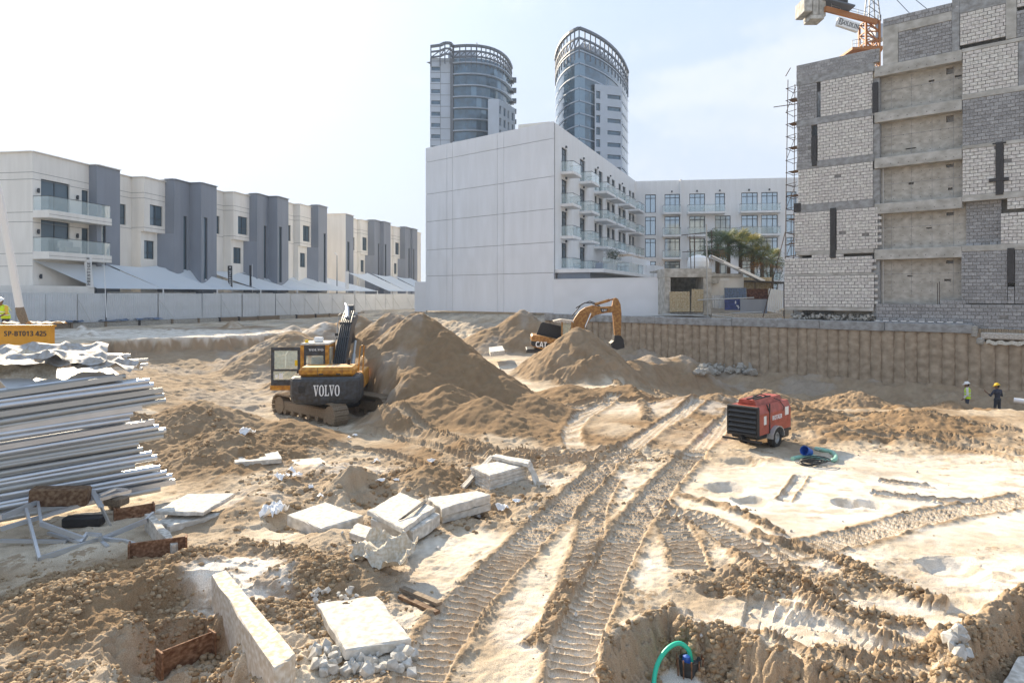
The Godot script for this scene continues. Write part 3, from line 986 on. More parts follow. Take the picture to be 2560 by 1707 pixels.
# ---------------------------------------------------------------- upright planes
class Face:  # a vertical plane: s runs along it, y up, z outwards
	var o: Vector2
	var t: Vector2
	var n: Vector2
	func _init(a: Vector2, dir: Vector2) -> void:
		o = a
		t = dir.normalized()
		n = Vector2(-t.y, t.x)
		if n.dot(-o) < 0: n = -n
	func s(px: float, out := 0.0) -> float:
		var r := Vector2((px - 1280.0) / 1707.0, 1.0)
		var q := o + n * out
		return -q.cross(r) / t.cross(r)
	func dist(px: float, out := 0.0) -> float:
		return (o + n * out + t * s(px, out)).y
	func y(px: float, py: float, out := 0.0) -> float:
		return 4.7 - (py - 738.0) / 1707.0 * dist(px, out)
	func frame() -> Transform3D:
		return Transform3D(Basis(Vector3(t.x, 0, -t.y), Vector3.UP, Vector3(n.x, 0, -n.y)), Vector3(o.x, 0, -o.y))
	func at(a: float, h: float, out := 0.0) -> Vector3:
		return frame() * Vector3(a, h, out)

func on_face(called: String, f: Face, label: String, category: String, group := "") -> Node3D:
	var o := thing(called, label, category, Vector3.ZERO, 0.0, group)
	o.transform = f.frame()
	return o

func sbox(parent: Node3D, called: String, m: Material, s0: float, s1: float, y0: float, y1: float, z0: float, z1: float, k := 0.0) -> MeshInstance3D:
	var b := MB.new()
	var size := Vector3(absf(s1 - s0), absf(y1 - y0), absf(z1 - z0))
	if k > 0: b.cbox(Transform3D(), size, k)
	else: b.box(Transform3D(), size)
	return part(parent, called, b, m, at((s0 + s1) / 2.0, (y0 + y1) / 2.0, (z0 + z1) / 2.0))

func holed(b: MB, s0: float, s1: float, y0: float, y1: float, holes: Array, z: float, deep: float) -> void:
	# a wall face with real openings; each hole is a Rect2 in s and y
	var xs := [s0, s1]
	var ys := [y0, y1]
	for h in holes:
		for q in [h.position.x, h.end.x]:
			if q > s0 and q < s1: xs.append(q)
		for q in [h.position.y, h.end.y]:
			if q > y0 and q < y1: ys.append(q)
	xs.sort(); ys.sort()
	for i in xs.size() - 1:
		if xs[i + 1] - xs[i] < 1e-4: continue
		for j in ys.size() - 1:
			if ys[j + 1] - ys[j] < 1e-4: continue
			var c := Vector2((xs[i] + xs[i + 1]) / 2.0, (ys[j] + ys[j + 1]) / 2.0)
			var open := false
			for h in holes:
				if h.has_point(c): open = true
			if not open:
				b.quad(Vector3(xs[i], ys[j], z), Vector3(xs[i], ys[j + 1], z), Vector3(xs[i + 1], ys[j + 1], z), Vector3(xs[i + 1], ys[j], z))
	for h in holes:
		var a: Vector2 = h.position
		var e: Vector2 = h.end
		var q := z - deep
		b.quad(Vector3(a.x, a.y, z), Vector3(a.x, a.y, q), Vector3(a.x, e.y, q), Vector3(a.x, e.y, z))
		b.quad(Vector3(e.x, a.y, q), Vector3(e.x, a.y, z), Vector3(e.x, e.y, z), Vector3(e.x, e.y, q))
		b.quad(Vector3(a.x, a.y, z), Vector3(e.x, a.y, z), Vector3(e.x, a.y, q), Vector3(a.x, a.y, q))
		b.quad(Vector3(a.x, e.y, q), Vector3(e.x, e.y, q), Vector3(e.x, e.y, z), Vector3(a.x, e.y, z))

func window(parent: Node3D, h: Rect2, z: float, bars: Array, rails: Array, pane_mat := "window_glass", w := 0.06) -> Node3D:
	# a framed window: bars and rails are shares of the width and height
	var b := MB.new()
	var x0 := h.position.x; var x1 := h.end.x; var y0 := h.position.y; var y1 := h.end.y
	var c := h.get_center()
	b.bx(Vector3(c.x, y0 + w / 2, z), Vector3(h.size.x, w, 0.07)); b.bx(Vector3(c.x, y1 - w / 2, z), Vector3(h.size.x, w, 0.07))
	b.bx(Vector3(x0 + w / 2, c.y, z), Vector3(w, h.size.y - 2 * w, 0.07)); b.bx(Vector3(x1 - w / 2, c.y, z), Vector3(w, h.size.y - 2 * w, 0.07))
	for q in bars: b.bx(Vector3(x0 + q * h.size.x, c.y, z), Vector3(w, h.size.y - 2 * w, 0.06))
	for q in rails: b.bx(Vector3(c.x, y0 + q * h.size.y, z), Vector3(h.size.x - 2 * w, w, 0.055))
	var o := part(parent, "window", b, M.window_frame)
	var p := MB.new()
	p.quad(Vector3(x0 + 0.02, y0 + 0.02, z - 0.01), Vector3(x0 + 0.02, y1 - 0.02, z - 0.01), Vector3(x1 - 0.02, y1 - 0.02, z - 0.01), Vector3(x1 - 0.02, y0 + 0.02, z - 0.01))
	part(o, "pane", p, M[pane_mat])
	return o

func lettering(parent: Node3D, text: String, size: float, m: Material, x: Transform3D, font := "Droid Sans", bold := false, depth := 0.01) -> MeshInstance3D:
	var t := TextMesh.new()
	var f := SystemFont.new()
	f.font_names = PackedStringArray([font])
	if bold: f.font_weight = 700
	t.font = f
	t.text = text
	t.font_size = 64
	t.pixel_size = size / 64.0
	t.depth = depth
	t.curve_step = 4.0
	return part(parent, "lettering", t, m, x)

# ---------------------------------------------------------------- the concrete frame on the right
func build_frame() -> void:
	var f := Face.new(xd(1992, 48.2), Vector2(0.749, -0.663))
	var r := on_face("building_frame", f, "unfinished concrete building with white and grey block infill behind the pile wall", "building")
	var S := func(px: float) -> float: return f.s(px)
	var s5: float = f.s(2186)
	var s10: float = f.s(2405)
	var END := 17.0
	# body behind the face
	var bd := MB.new()
	bd.bx(Vector3((s5 + s10) / 2.0 + 3.0, 11.2, -7.0), Vector3(END - 0.6, 17.0, 12.0))
	part(r, "interior_wall", bd, M.formed_concrete)
	sbox(r, "left_side_wall", M.grey_concrete, 0.02, 0.3, 3.0, 20.6, -12.0, -0.32)
	# floors
	for y in [19.7, 16.7, 13.7, 10.7, 7.7]:
		var b := sbox(r, "edge_beam", M.concrete, s5 + 0.02, s10 + 0.02, y - 0.68, y, -0.75, 0.02, 0.02)
		var d := MB.new()
		for i in 9:
			for k in 2:
				if (i + k) % 3 == 1 and k == 1: continue
				var p := Vector3(s5 + 0.45 + i * (s10 - s5 - 0.8) / 8.0 + rng.randf_range(-0.06, 0.06), y - 0.47 + 0.02 * k + rng.randf_range(-0.02, 0.02) + 0.0, 0.022)
				if k == 1: continue
				d.lathe(Transform3D(Basis(Vector3.RIGHT, PI / 2), p), [Vector2(0.035, 0.0), Vector2(0.035, 0.012), Vector2(0, 0.012)], 6)
		part(r, "tie_cone", d, M.mortar).set_meta("kind", "stuff")
		b.name = "edge_beam"
	# the recessed concrete wall with openings
	var holes := []
	for y in [19.0, 16.0, 13.0, 10.0, 7.0]:
		var wide := 0.42
		holes.append(Rect2(f.s(2372) - wide / 2, y - (0.4 if y > 14 else 0.22) - 0.1, wide, 0.42 if y > 14 else 0.2))
	for q in [[2330, 202, 0.32, 0.14], [2397, 190, 0.36, 0.12], [2278, 371, 0.6, 0.08], [2279, 458, 0.3, 0.18], [2377, 472, 0.24, 0.16], [2324, 570, 0.32, 0.09], [2276, 690, 0.3, 0.09], [2370, 700, 0.36, 0.14]]:
		holes.append(Rect2(f.s(q[0], -0.6) - q[2] / 2, f.y(q[0], q[1], -0.6) - q[3] / 2, q[2], q[3]))
	var w := MB.new()
	holed(w, s5 + 0.1, s10 + 0.4, 3.6, 19.1, holes, -0.6, 0.3)
	part(r, "concrete_wall", w, M.formed_concrete)
	sbox(r, "dark_void", M.room, s5 + 0.1, s10 + 0.4, 3.6, 19.1, -0.98, -0.92)
	var g := MB.new()
	for y in [19.0, 16.0, 13.0, 10.0, 7.0]:
		for i in 4: g.bx(Vector3(s5 + 0.9 + i * 1.15, y - 1.15, -0.597), Vector3(0.018, 2.25, 0.012))
		g.bx(Vector3((s5 + s10) / 2, y - 0.85 - rng.randf() * 0.2, -0.597), Vector3(s10 - s5, 0.03, 0.014))
	part(r, "formwork_seam", g, M.grey_concrete).set_meta("kind", "stuff")
	var tie := MB.new()
	for y in [19.0, 16.0, 13.0, 10.0, 7.0]:
		for i in 9:
			for k in 4:
				tie.lathe(Transform3D(Basis(Vector3.RIGHT, PI / 2), Vector3(s5 + 0.5 + i * 0.52 + rng.randf_range(-0.05, 0.05), y - 0.35 - k * 0.55, -0.6)), [Vector2(0.03, 0.0), Vector2(0.03, 0.012), Vector2(0, 0.012)], 5)
	part(r, "tie_cone", tie, M.mortar).set_meta("kind", "stuff")
	# columns
	for y in [16.54, 13.52, 10.5, 7.5, 3.1]:
		var top: float = {16.54: 19.0, 13.52: 16.0, 10.5: 13.0, 7.5: 10.0, 3.1: 7.0}[y]
		sbox(r, "column", M.grey_concrete, s5 - 0.12, s5 + 0.3, y + 0.2, top, -0.6, -0.12)
	# beams of the left bay
	var sl := [[19.45, 20.9, "grey_concrete"], [16.54, 17.0, "grey_concrete"], [13.52, 14.0, "grey_concrete"], [10.5, 11.05, "grey_concrete"], [7.5, 7.77, "concrete"], [3.65, 3.9, "concrete"]]
	for q in sl:
		sbox(r, "edge_beam", M[q[2]], 0.0 if q[0] > 4 else f.s(1962), s5 - 0.02, q[0], q[1], -0.4, 0.015, 0.015)
	var list := []
	var add := func(s0: float, s1: float, y0: float, y1: float, kind: String, z: float, tooth := false) -> void:
		sbox(r, "mortar_bed", M.mortar, s0 + 0.02, s1 - 0.02 - (0.2 if tooth else 0.0), y0 + 0.005, y1 - 0.005, z - 0.22, z - 0.025)
		var n := int(round((y1 - y0) / 0.208))
		var ch := (y1 - y0) / n
		for i in n:
			var x := s0 - (0.21 if i % 2 == 1 else 0.0) - rng.randf() * 0.04
			var y := y0 + (i + 0.5) * ch
			while x < s1 - 0.03:
				var a := maxf(x, s0)
				var e := minf(x + 0.405, s1)
				if tooth and e >= s1 - 0.01 and i % 2 == 0: e = s1 - 0.22
				if e - a > 0.07 and rng.randf() > 0.006:
					var gap := rng.randf_range(0.018, 0.04)
					var size := Vector3(snappedf(e - a - gap, 0.02), snappedf(ch - rng.randf_range(0.02, 0.04), 0.008), 0.1)
					list.append([Vector3((a + e) / 2, y + rng.randf_range(-0.004, 0.004), z - 0.05 + rng.randf_range(-0.006, 0.006)), size, kind, rng.randi() % 4])
				x += 0.405
	# left bay, top down
	var sA: float = f.s(2043); var sB: float = f.s(2052); var sE: float = s5 - 0.06
	add.call(0.02, sA, 17.0, 19.45, "grey", 0.0)
	add.call(sB, sE, 17.0, 19.45, "white", 0.0)
	add.call(0.02, f.s(2030), 14.0, 16.54, "grey", 0.0)
	add.call(f.s(2044), sE, 14.0, 16.54, "white", 0.0)
	add.call(f.s(1996), sE, 11.05, 13.52, "white", 0.0)
	add.call(f.s(1987), f.s(2077), 7.77, 10.5, "white", 0.02)
	add.call(f.s(2092), f.s(2205), 7.77, 10.5, "white", 0.02, true)
	add.call(f.s(1962), f.s(2192), 6.2, 7.3, "white", 0.04, true)
	add.call(f.s(1962), f.s(2196), 3.9, 6.05, "white", 0.04, true)
	add.call(f.s(2030), f.s(2110), 7.3, 7.5, "white", 0.04)
	sbox(r, "lintel", M.concrete, f.s(1962), f.s(2190), 6.06, 6.19, -0.2, 0.05)
	# grey parapet of the left bay
	add.call(0.05, f.s(2200), 20.0, 20.88, "grey", 0.03)
	# upper storey
	var u0: float = f.s(2208)
	sbox(r, "column", M.concrete, u0, f.s(2246), 19.7, 22.2, -0.5, 0.0, 0.015)
	sbox(r, "column", M.grey_concrete, f.s(2381), f.s(2400), 19.7, 23.4, -0.5, 0.0, 0.015)
	sbox(r, "edge_beam", M.concrete, f.s(2246) + 0.005, f.s(2381) - 0.005, 21.65, 22.2, -0.4, -0.01, 0.015)
	add.call(f.s(2246), f.s(2381), 19.72, 21.65, "grey", -0.05)
	add.call(u0, f.s(2400), 22.2, 22.72, "grey", 0.0)
	sbox(r, "edge_beam", M.grey_concrete, f.s(2400) + 0.005, f.s(2520), 21.9, 24.6, -0.5, 0.01, 0.02)
	add.call(f.s(2401), f.s(2516), 19.95, 21.9, "white", 0.0)
	sbox(r, "column", M.concrete, f.s(2516), f.s(2543), 19.75, 24.6, -0.5, 0.02, 0.02)
	add.call(f.s(2543), END, 19.75, 21.3, "grey", 0.0)
	add.call(f.s(2543), END, 21.5, 23.6, "white", 0.0)
	sbox(r, "roof_slab", M.grey_concrete, u0, END, 19.72, 19.9, -12.0, -0.6)
	sbox(r, "upper_back_wall", M.grey_concrete, u0 + 0.1, END, 19.9, 22.6, -1.2, -0.7)
	sbox(r, "upper_back_wall", M.grey_concrete, f.s(2402), END, 22.6, 24.4, -1.2, -0.7)
	# right bay
	var e0: float = f.s(2407)
	for q in [[19.5, 19.72], [16.6, 16.92], [13.58, 13.8], [10.4, 10.78], [7.36, 7.72]]:
		sbox(r, "edge_beam", M.concrete, s10 + 0.03, END, q[0], q[1], -0.5, 0.03, 0.015)
	add.call(e0, f.s(2547), 16.92, 19.5, "white", 0.0)
	sbox(r, "column", M.grey_concrete, f.s(2547) + 0.01, END, 16.92, 19.5, -0.4, -0.01)
	add.call(e0, END, 13.8, 16.6, "grey", 0.0)
	add.call(e0, f.s(2491), 10.78, 13.58, "white", 0.0)
	add.call(f.s(2510), END, 10.78, 13.58, "white", 0.0)
	add.call(f.s(2413), f.s(2504), 7.72, 10.4, "grey", -0.45)
	add.call(f.s(2503), END, 7.72, 9.55, "white", 0.0)
	add.call(f.s(2519), END, 9.75, 10.4, "white", 0.0)
	add.call(f.s(2404), f.s(2520), 4.2, 7.36, "grey", 0.0)
	add.call(f.s(2538), END, 4.2, 7.36, "grey", 0.0)
	add.call(f.s(2520), f.s(2538), 4.2, 5.2, "grey", 0.0)
	# plinth of grey block under both bays
	add.call(f.s(2192), END, 2.62, 4.2 - 0.05, "grey", 0.12)
	add.call(f.s(2351), f.s(2416), 4.15, 4.4, "grey", 0.1)
	# posts
	for q in [[2031, 2043, 340, 415, 0.07], [2077, 2091, 520, 645, 0.1], [2491, 2510, 355, 487, 0.08], [2520, 2538, 620, 708, 0.08], [2182, 2196, 206, 282, 0.05], [2043, 2051, 203, 228, -0.1]]:
		var m: float = (q[0] + q[1]) / 2.0
		var p := sbox(r, "steel_post", M.dark_steel, f.s(q[0]), f.s(q[1]), f.y(m, q[3]), f.y(m, q[2]), -0.15, q[4], 0.01)
		if q[0] == 2491:
			sbox(r, "cross_plate", M.dark_steel, f.s(2474), f.s(2524), f.y(2500, 453), f.y(2500, 445), 0.0, 0.11)
			sbox(r, "cross_plate", M.dark_steel, f.s(2483), f.s(2517), f.y(2500, 360), f.y(2500, 356), 0.0, 0.06)
	sbox(r, "steel_box", M.dark_steel, f.s(1986), f.s(2003), f.y(1995, 530), f.y(1995, 508), -0.3, 0.08)
	for q in [[2345, 708, 790], [2350, 705, 785]]:
		var b := MB.new()
		b.rod(Vector3(f.s(q[0]), f.y(q[0], q[2] - 25), 0.0), Vector3(f.s(q[0]), f.y(q[0], q[1]), 0.0), 0.02)
		part(r, "starter_bar", b, M.scaffold)
	var cable := MB.new()
	var cx: float = f.s(2207)
	cable.rod(Vector3(cx, 3.8, -0.2), Vector3(cx, 13.0, -0.2), 0.012, 5)
	part(r, "white_cable", cable, M.white_paint)
	# rubble in the gap under the left bay
	sbox(r, "gap_back", M.room, f.s(1966), f.s(2190), 2.6, 3.66, -2.2, -1.6)
	var rub := MB.new()
	for i in 130:
		var p := Vector3(rng.randf_range(f.s(1972), f.s(2186)), 3.0 + rng.randf() * 0.35, rng.randf_range(-1.1, 0.2))
		rub.cbox(Transform3D(Basis.from_euler(Vector3(rng.randf() * 3, rng.randf() * 3, rng.randf() * 3)), p), Vector3(rng.randf_range(0.1, 0.34), rng.randf_range(0.08, 0.2), rng.randf_range(0.1, 0.24)), 0.02)
	part(r, "rubble", rub, M.rubble_grey).set_meta("kind", "stuff")
	# lay the blocks: the nearest of each kind one by one, the rest together
	list.sort_custom(func(a, b): return a[0].x > b[0].x)
	var count := {"white": 0, "grey": 0}
	var rest := {}
	for q in list:
		var called: String = q[2]
		if count[called] < 300:
			count[called] += 1
			part(r, called + "_block", boxmesh(q[1], 0.008), M.grey_concrete if called == "white" and rng.randf() < 0.02 else M["%s_block_%d" % [called, q[3]]], at(q[0].x, q[0].y, q[0].z))
		else:
			var key := "%s_block_%d" % [called, q[3]]
			if not rest.has(key): rest[key] = MB.new()
			rest[key].cbox(at(q[0].x, q[0].y, q[0].z), q[1], 0.008)
	for key in rest:
		part(r, key.left(-2) + "work", rest[key], M[key]).set_meta("kind", "stuff")
	print("blocks ", list.size())

func build_retaining() -> void:
	var f := Face.new(Vector2(23.84, 44.9) + Vector2(-0.663, -0.749) * 0.7, Vector2(0.749, -0.663))
	var r := on_face("retaining_wall", f, "retaining wall of round sandy piles under a grey capping beam", "wall")
	var s := -27.0
	var k := 0
	while s < 10.0:
		var b := MB.new()
		var rad := 0.43 + rng.randf_range(-0.02, 0.03)
		var top := 2.45 if s < 5.6 else 1.95
		var prof := []
		var n := 16
		for i in n + 1:
			prof.append(Vector2(rad + rng.randf_range(-0.006, 0.006), -2.6 + (top + 2.6) * i / n))
		prof.append(Vector2(0, top))
		b.lathe(at(rng.randf_range(-0.015, 0.015), 0, -0.38 + rng.randf_range(-0.035, 0.035)), prof, 22)
		part(r, "pile", b, M.pile_sand, at(s, 0, 0))
		s += 0.665
		k += 1
	# capping beam in lengths
	var ends := [-27.2, -21.5, -15.8, -9.4, -3.2, 0.8, 5.5]
	for i in ends.size() - 1:
		sbox(r, "capping_beam", M.grey_concrete, ends[i] + 0.01, ends[i + 1] - 0.01, 2.4 + 0.02 * (i % 2), 3.02 - 0.03 * (i % 3), -0.75, 0.12, 0.03)
	sbox(r, "broken_beam_end", M.rubble_grey, 5.45, 5.75, 2.2, 2.9, -0.4, 0.15, 0.08)
	sbox(r, "hanging_lump", M.rubble_grey, 5.7, 6.1, 1.75, 2.2, -0.3, 0.12, 0.1)
	sbox(r, "ledge", M.slab_old, 5.9, 10.4, 2.12, 2.5, -0.7, 0.02, 0.05)
	var sh := MB.new()
	var g := []
	for i in 2:
		var row := []
		for j in 30:
			row.append(Vector3(6.2 + j * 0.15, 2.05 - i * 0.22 + 0.05 * sin(j * 1.7) + rng.randf_range(-0.03, 0.03), 0.1 + i * 0.1 + rng.randf_range(-0.03, 0.03)))
		g.append(row)
	sh.sheet(g, 0.01)
	part(r, "torn_sheet", sh, M.bag)
	# white clips hanging along the top of the beam
	for i in 10:
		sbox(r, "white_strip", M.white_paint, 0.2 + i * 0.5, 0.52 + i * 0.5, 3.04, 3.09, 0.0, 0.05)

# ---------------------------------------------------------------- the flats in the middle
func balcony(parent: Node3D, s0: float, s1: float, y: float, out: float) -> void:
	var slab := sbox(parent, "balcony", M.white_render, s0, s1, y - 0.28, y, 0.0, out, 0.01)
	var c := slab.position
	var g := MB.new()
	var d := 0.012
	g.bx(Vector3((s0 + s1) / 2, y + 0.52, out - 0.06) - c, Vector3(s1 - s0 - 0.1, 1.0, d))
	g.bx(Vector3(s0 + 0.05, y + 0.52, out / 2) - c, Vector3(d, 1.0, out - 0.16))
	g.bx(Vector3(s1 - 0.05, y + 0.52, out / 2) - c, Vector3(d, 1.0, out - 0.16))
	part(slab, "glass_panel", g, M.balcony_glass)
	var rail := MB.new()
	rail.bx(Vector3((s0 + s1) / 2, y + 1.04, out - 0.06) - c, Vector3(s1 - s0, 0.04, 0.05))
	rail.bx(Vector3(s0 + 0.05, y + 1.04, out / 2) - c, Vector3(0.05, 0.04, out - 0.05))
	rail.bx(Vector3(s1 - 0.05, y + 1.04, out / 2) - c, Vector3(0.05, 0.04, out - 0.05))
	part(slab, "rail", rail, M.window_frame)

func build_flats() -> void:
	var f := Face.new(xd(1384, 68.0), Vector2(0.754, -0.657))
	var r := on_face("flats_end_block", f, "tall blank white end wall of the flats with thin panel joints", "building")
	var L: float = f.s(1064)
	var xs := [L, f.s(1117), f.s(1131), f.s(1243), f.s(1259.5), 0.0]
	var ys := [2.9, 6.95, 10.0, 13.33, 16.57, 20.34, 22.03]
	sbox(r, "core", M.joint, L + 0.05, -0.05, 2.9, 21.9, -0.3, -0.121)
	for i in 5:
		for j in 6:
			sbox(r, "panel", M.cool_render, xs[i] + (0.022 if i > 0 else 0.0), xs[i + 1] - (0.022 if i < 4 else 0.0), ys[j] + 0.022, ys[j + 1] - (0.022 if j < 5 else 0.0), -0.12, 0.0)
	sbox(r, "left_side_wall", M.cool_render, L - 0.02, L + 0.04, 2.9, 21.95, -14.0, -0.13)
	# left balconies peeping out behind the end wall
	for y in [17.6, 10.9]:
		sbox(r, "balcony", M.white_render, L - 1.2, L - 0.03, y - 0.3, y, -3.5, -1.5)
		sbox(r, "glass_panel", M.balcony_glass, L - 1.18, L - 0.04, y + 0.02, y + 1.05, -1.56, -1.54)
	# boundary wall in the same line
	var b := on_face("boundary_wall", f, "plain white boundary wall running on from the blank end wall", "wall")
	sbox(b, "wall", M.boundary_paint, 0.0, f.s(1660), 2.75, 6.25, -0.25, -0.012)
	sbox(b, "coping", M.boundary_paint, 0.0, f.s(1660), 6.252, 6.31, -0.28, 0.01)
	sbox(b, "wall", M.boundary_paint, f.s(1036), L - 0.01, 2.75, 6.3, -0.25, -0.015)
	# balcony side
	var g := Face.new(f.o, Vector2(0.381, 0.925))
	var q := on_face("flats_balcony_wing", g, "white wing of the flats with rows of glass balconies going back", "building")
	var E: float = g.s(1588)
	var floors := [7.5, 10.8, 14.1, 17.4]
	var holes := []
	var cols := [[1404.5, 1418.5, 1], [1450, 1463.5, 1], [1487, 1494, 1], [1497, 1507, 1], [1518, 1526, 1], [1530, 1538, 1], [1547, 1554, 1], [1557, 1565, 1], [1573, 1579, 1], [1581, 1587, 1]]
	for c in cols:
		for y in floors:
			if y < 8.0 and c[0] > 1480: continue
			holes.append(Rect2(g.s(c[0]), y + 0.02, g.s(c[1]) - g.s(c[0]), 2.62))
	var w := MB.new()
	holed(w, 0.05, E, 6.3, 22.0, holes, 0.0, 0.25)
	part(q, "wall", w, M.white_render)
	sbox(q, "roof_slab", M.white_render, 9.0, E, 21.2, 21.4, -9.0, -0.05)
	for h in holes:
		window(q, h, -0.2, [0.5], [0.78])
	for y in floors:
		balcony(q, g.s(1402), g.s(1402) + 2.9, y, 1.35)
		balcony(q, g.s(1448), g.s(1448) + 3.2, y, 1.5)
		if y > 8.0:
			for c in [[1485, 4.4], [1515, 4.4], [1545, 4.2], [1571, 4.0]]:
				balcony(q, g.s(c[0]), g.s(c[0]) + c[1], y - 0.25 if int(c[0]) % 2 == 1 else y, 1.6)
	for y in floors:
		for c in [1409, 1454, 1490, 1522, 1552]:
			var l := sbox(q, "wall_lamp", M.window_frame, g.s(c) + 0.6, g.s(c) + 0.85, y + 2.75, y + 2.95, 0.0, 0.15)
	# podium terrace in front of the wing
	sbox(q, "podium", M.white_render, 0.4, 26.0, 6.95, 7.3, 0.0, 5.0)
	sbox(q, "podium_glass", M.balcony_glass, 0.5, 20.0, 7.32, 8.4, 4.9, 4.92)
	sbox(q, "podium_wall", M.dark_render, 0.6, 25.0, 2.8, 6.94, 0.2, 3.6)
	sbox(q, "planter_wall", M.white_render, 16.0, 27.0, 7.31, 9.3, 1.7, 4.4)
	sbox(q, "planter_wall", M.white_render, 24.0, 31.0, 4.0, 8.6, 4.0, 5.5)
	for i in 3: sbox(q, "sofa", M.dark_render, 5.0 + i * 4.2, 8.2 + i * 4.2, 7.31, 8.1, 2.9, 3.9, 0.1)
	sbox(q, "roof_box", M.cream_render, 8.0, 20.0, 21.4, 24.2, -7.0, -3.2)
	sbox(q, "roof_box", M.white_render, E - 6.0, E + 2.0, 21.4, 24.8, -9.0, -4.0)
	sbox(q, "roof_vent", M.cream_render, E - 5.0, E - 2.0, 24.82, 25.8, -8.0, -6.0)
	# the wing at the back
	var h := Face.new(xd(1588, 103.0), Vector2(0.990, -0.141))
	var v := on_face("flats_back_wing", h, "white back wing of the flats with dark framed windows behind the palms", "building")
	var W2 := h.s(2040)
	var rows := [[13.85, 16.75], [10.55, 13.4], [7.2, 10.1], [3.6, 6.8], [17.15, 19.9]]
	rows = [[17.1, 19.85], [13.75, 16.5], [10.4, 13.2], [7.0, 9.8], [3.4, 6.4]]
	holes = []
	for c in [[1613, 1640], [1662, 1700], [1724, 1763], [1788, 1813], [1854, 1895], [1904, 1945], [1967, 1992]]:
		for i in 5:
			var x0: float = c[0]
			var x1: float = c[1]
			if i > 0 and x0 == 1788: x1 = 1827
			holes.append(Rect2(h.s(x0), rows[i][0], h.s(x1) - h.s(x0), rows[i][1] - rows[i][0]))
	w = MB.new()
	holed(w, 0.0, W2, 2.8, 21.9, holes, 0.0, 0.25)
	part(v, "wall", w, M.white_render)
	sbox(v, "roof_slab", M.white_render, 0.0, W2, 21.3, 21.5, -10.0, -0.05)
	sbox(v, "room_wall", M.room, 0.1, W2, 2.9, 21.2, -3.2, -3.0)
	for q2 in holes: window(v, q2, -0.18, [0.5] if q2.size.x < 1.9 else [0.36, 0.7], [0.8], "mirror_glass", 0.09)
	for y in [17.0, 13.65, 10.3, 6.9]:
		for c in [[1656, 1701], [1718, 1811], [1848, 1948]]:
			var a: float = c[0]
			var e: float = c[1]
			if y == 13.65 and a == 1718: e = 1763
			balcony(v, h.s(a), h.s(e), y, 1.3)
	balcony(v, h.s(1780), h.s(1880), 13.5, 1.2)
	sbox(v, "pier", M.white_render, h.s(1700), h.s(1704), 2.8, 21.95, 0.0, 0.6)
	for c in [1680, 1743, 1800, 1873, 1924]: sbox(v, "wall_lamp", M.window_frame, h.s(c) - 0.1, h.s(c) + 0.1, 20.1, 20.35, 0.0, 0.15)

# ---------------------------------------------------------------- towers
func ring(pts: Array, y: float) -> Array:
	var out := []
	for p in pts: out.append(Vector3(p.x, y, -p.y))
	return out

func strip(b: MB, pts: Array, y0: float, y1: float, out := 0.0) -> void:
	for i in pts.size() - 1:
		var a: Vector2 = pts[i]
		var e: Vector2 = pts[i + 1]
		var n := Vector2(-(e - a).y, (e - a).x).normalized()
		if n.dot(-a) < 0: n = -n
		a += n * out; e += n * out
		b.quad(Vector3(a.x, y0, -a.y), Vector3(a.x, y1, -a.y), Vector3(e.x, y1, -e.y), Vector3(e.x, y0, -e.y))

func curve2(a: Vector2, c: Vector2, e: Vector2, n: int) -> Array:
	var out := []
	for i in n + 1:
		var t := float(i) / n
		out.append(a.lerp(c, t).lerp(c.lerp(e, t), t))
	return out

func crown(r: Node3D, pts: Array, y0: float, y1: float) -> void:
	var b := MB.new()
	for y in [y0, (y0 + y1) / 2.0, y1]:
		for i in pts.size() - 1:
			b.bar(Vector3(pts[i].x, y, -pts[i].y), Vector3(pts[i + 1].x, y, -pts[i + 1].y), 0.5 if y != y1 else 0.9, 0.5 if y != y1 else 0.7)
	part(r, "crown_ring", b, M.tower_truss)
	for i in pts.size():
		var p := MB.new()
		p.bar(Vector3(pts[i].x, y0 - 3.0, -pts[i].y), Vector3(pts[i].x, y1, -pts[i].y), 0.35, 0.35)
		part(r, "crown_post", p, M.tower_truss)
		if i < pts.size() - 1:
			var d := MB.new()
			d.bar(Vector3(pts[i].x, y0, -pts[i].y), Vector3(pts[i + 1].x, (y0 + y1) / 2, -pts[i + 1].y), 0.25, 0.25)
			part(r, "crown_brace", d, M.tower_truss)

func inner(pts: Array, c: Vector2, k: float) -> Array:
	var out := []
	for p in pts: out.append(p.lerp(c, k))
	return out

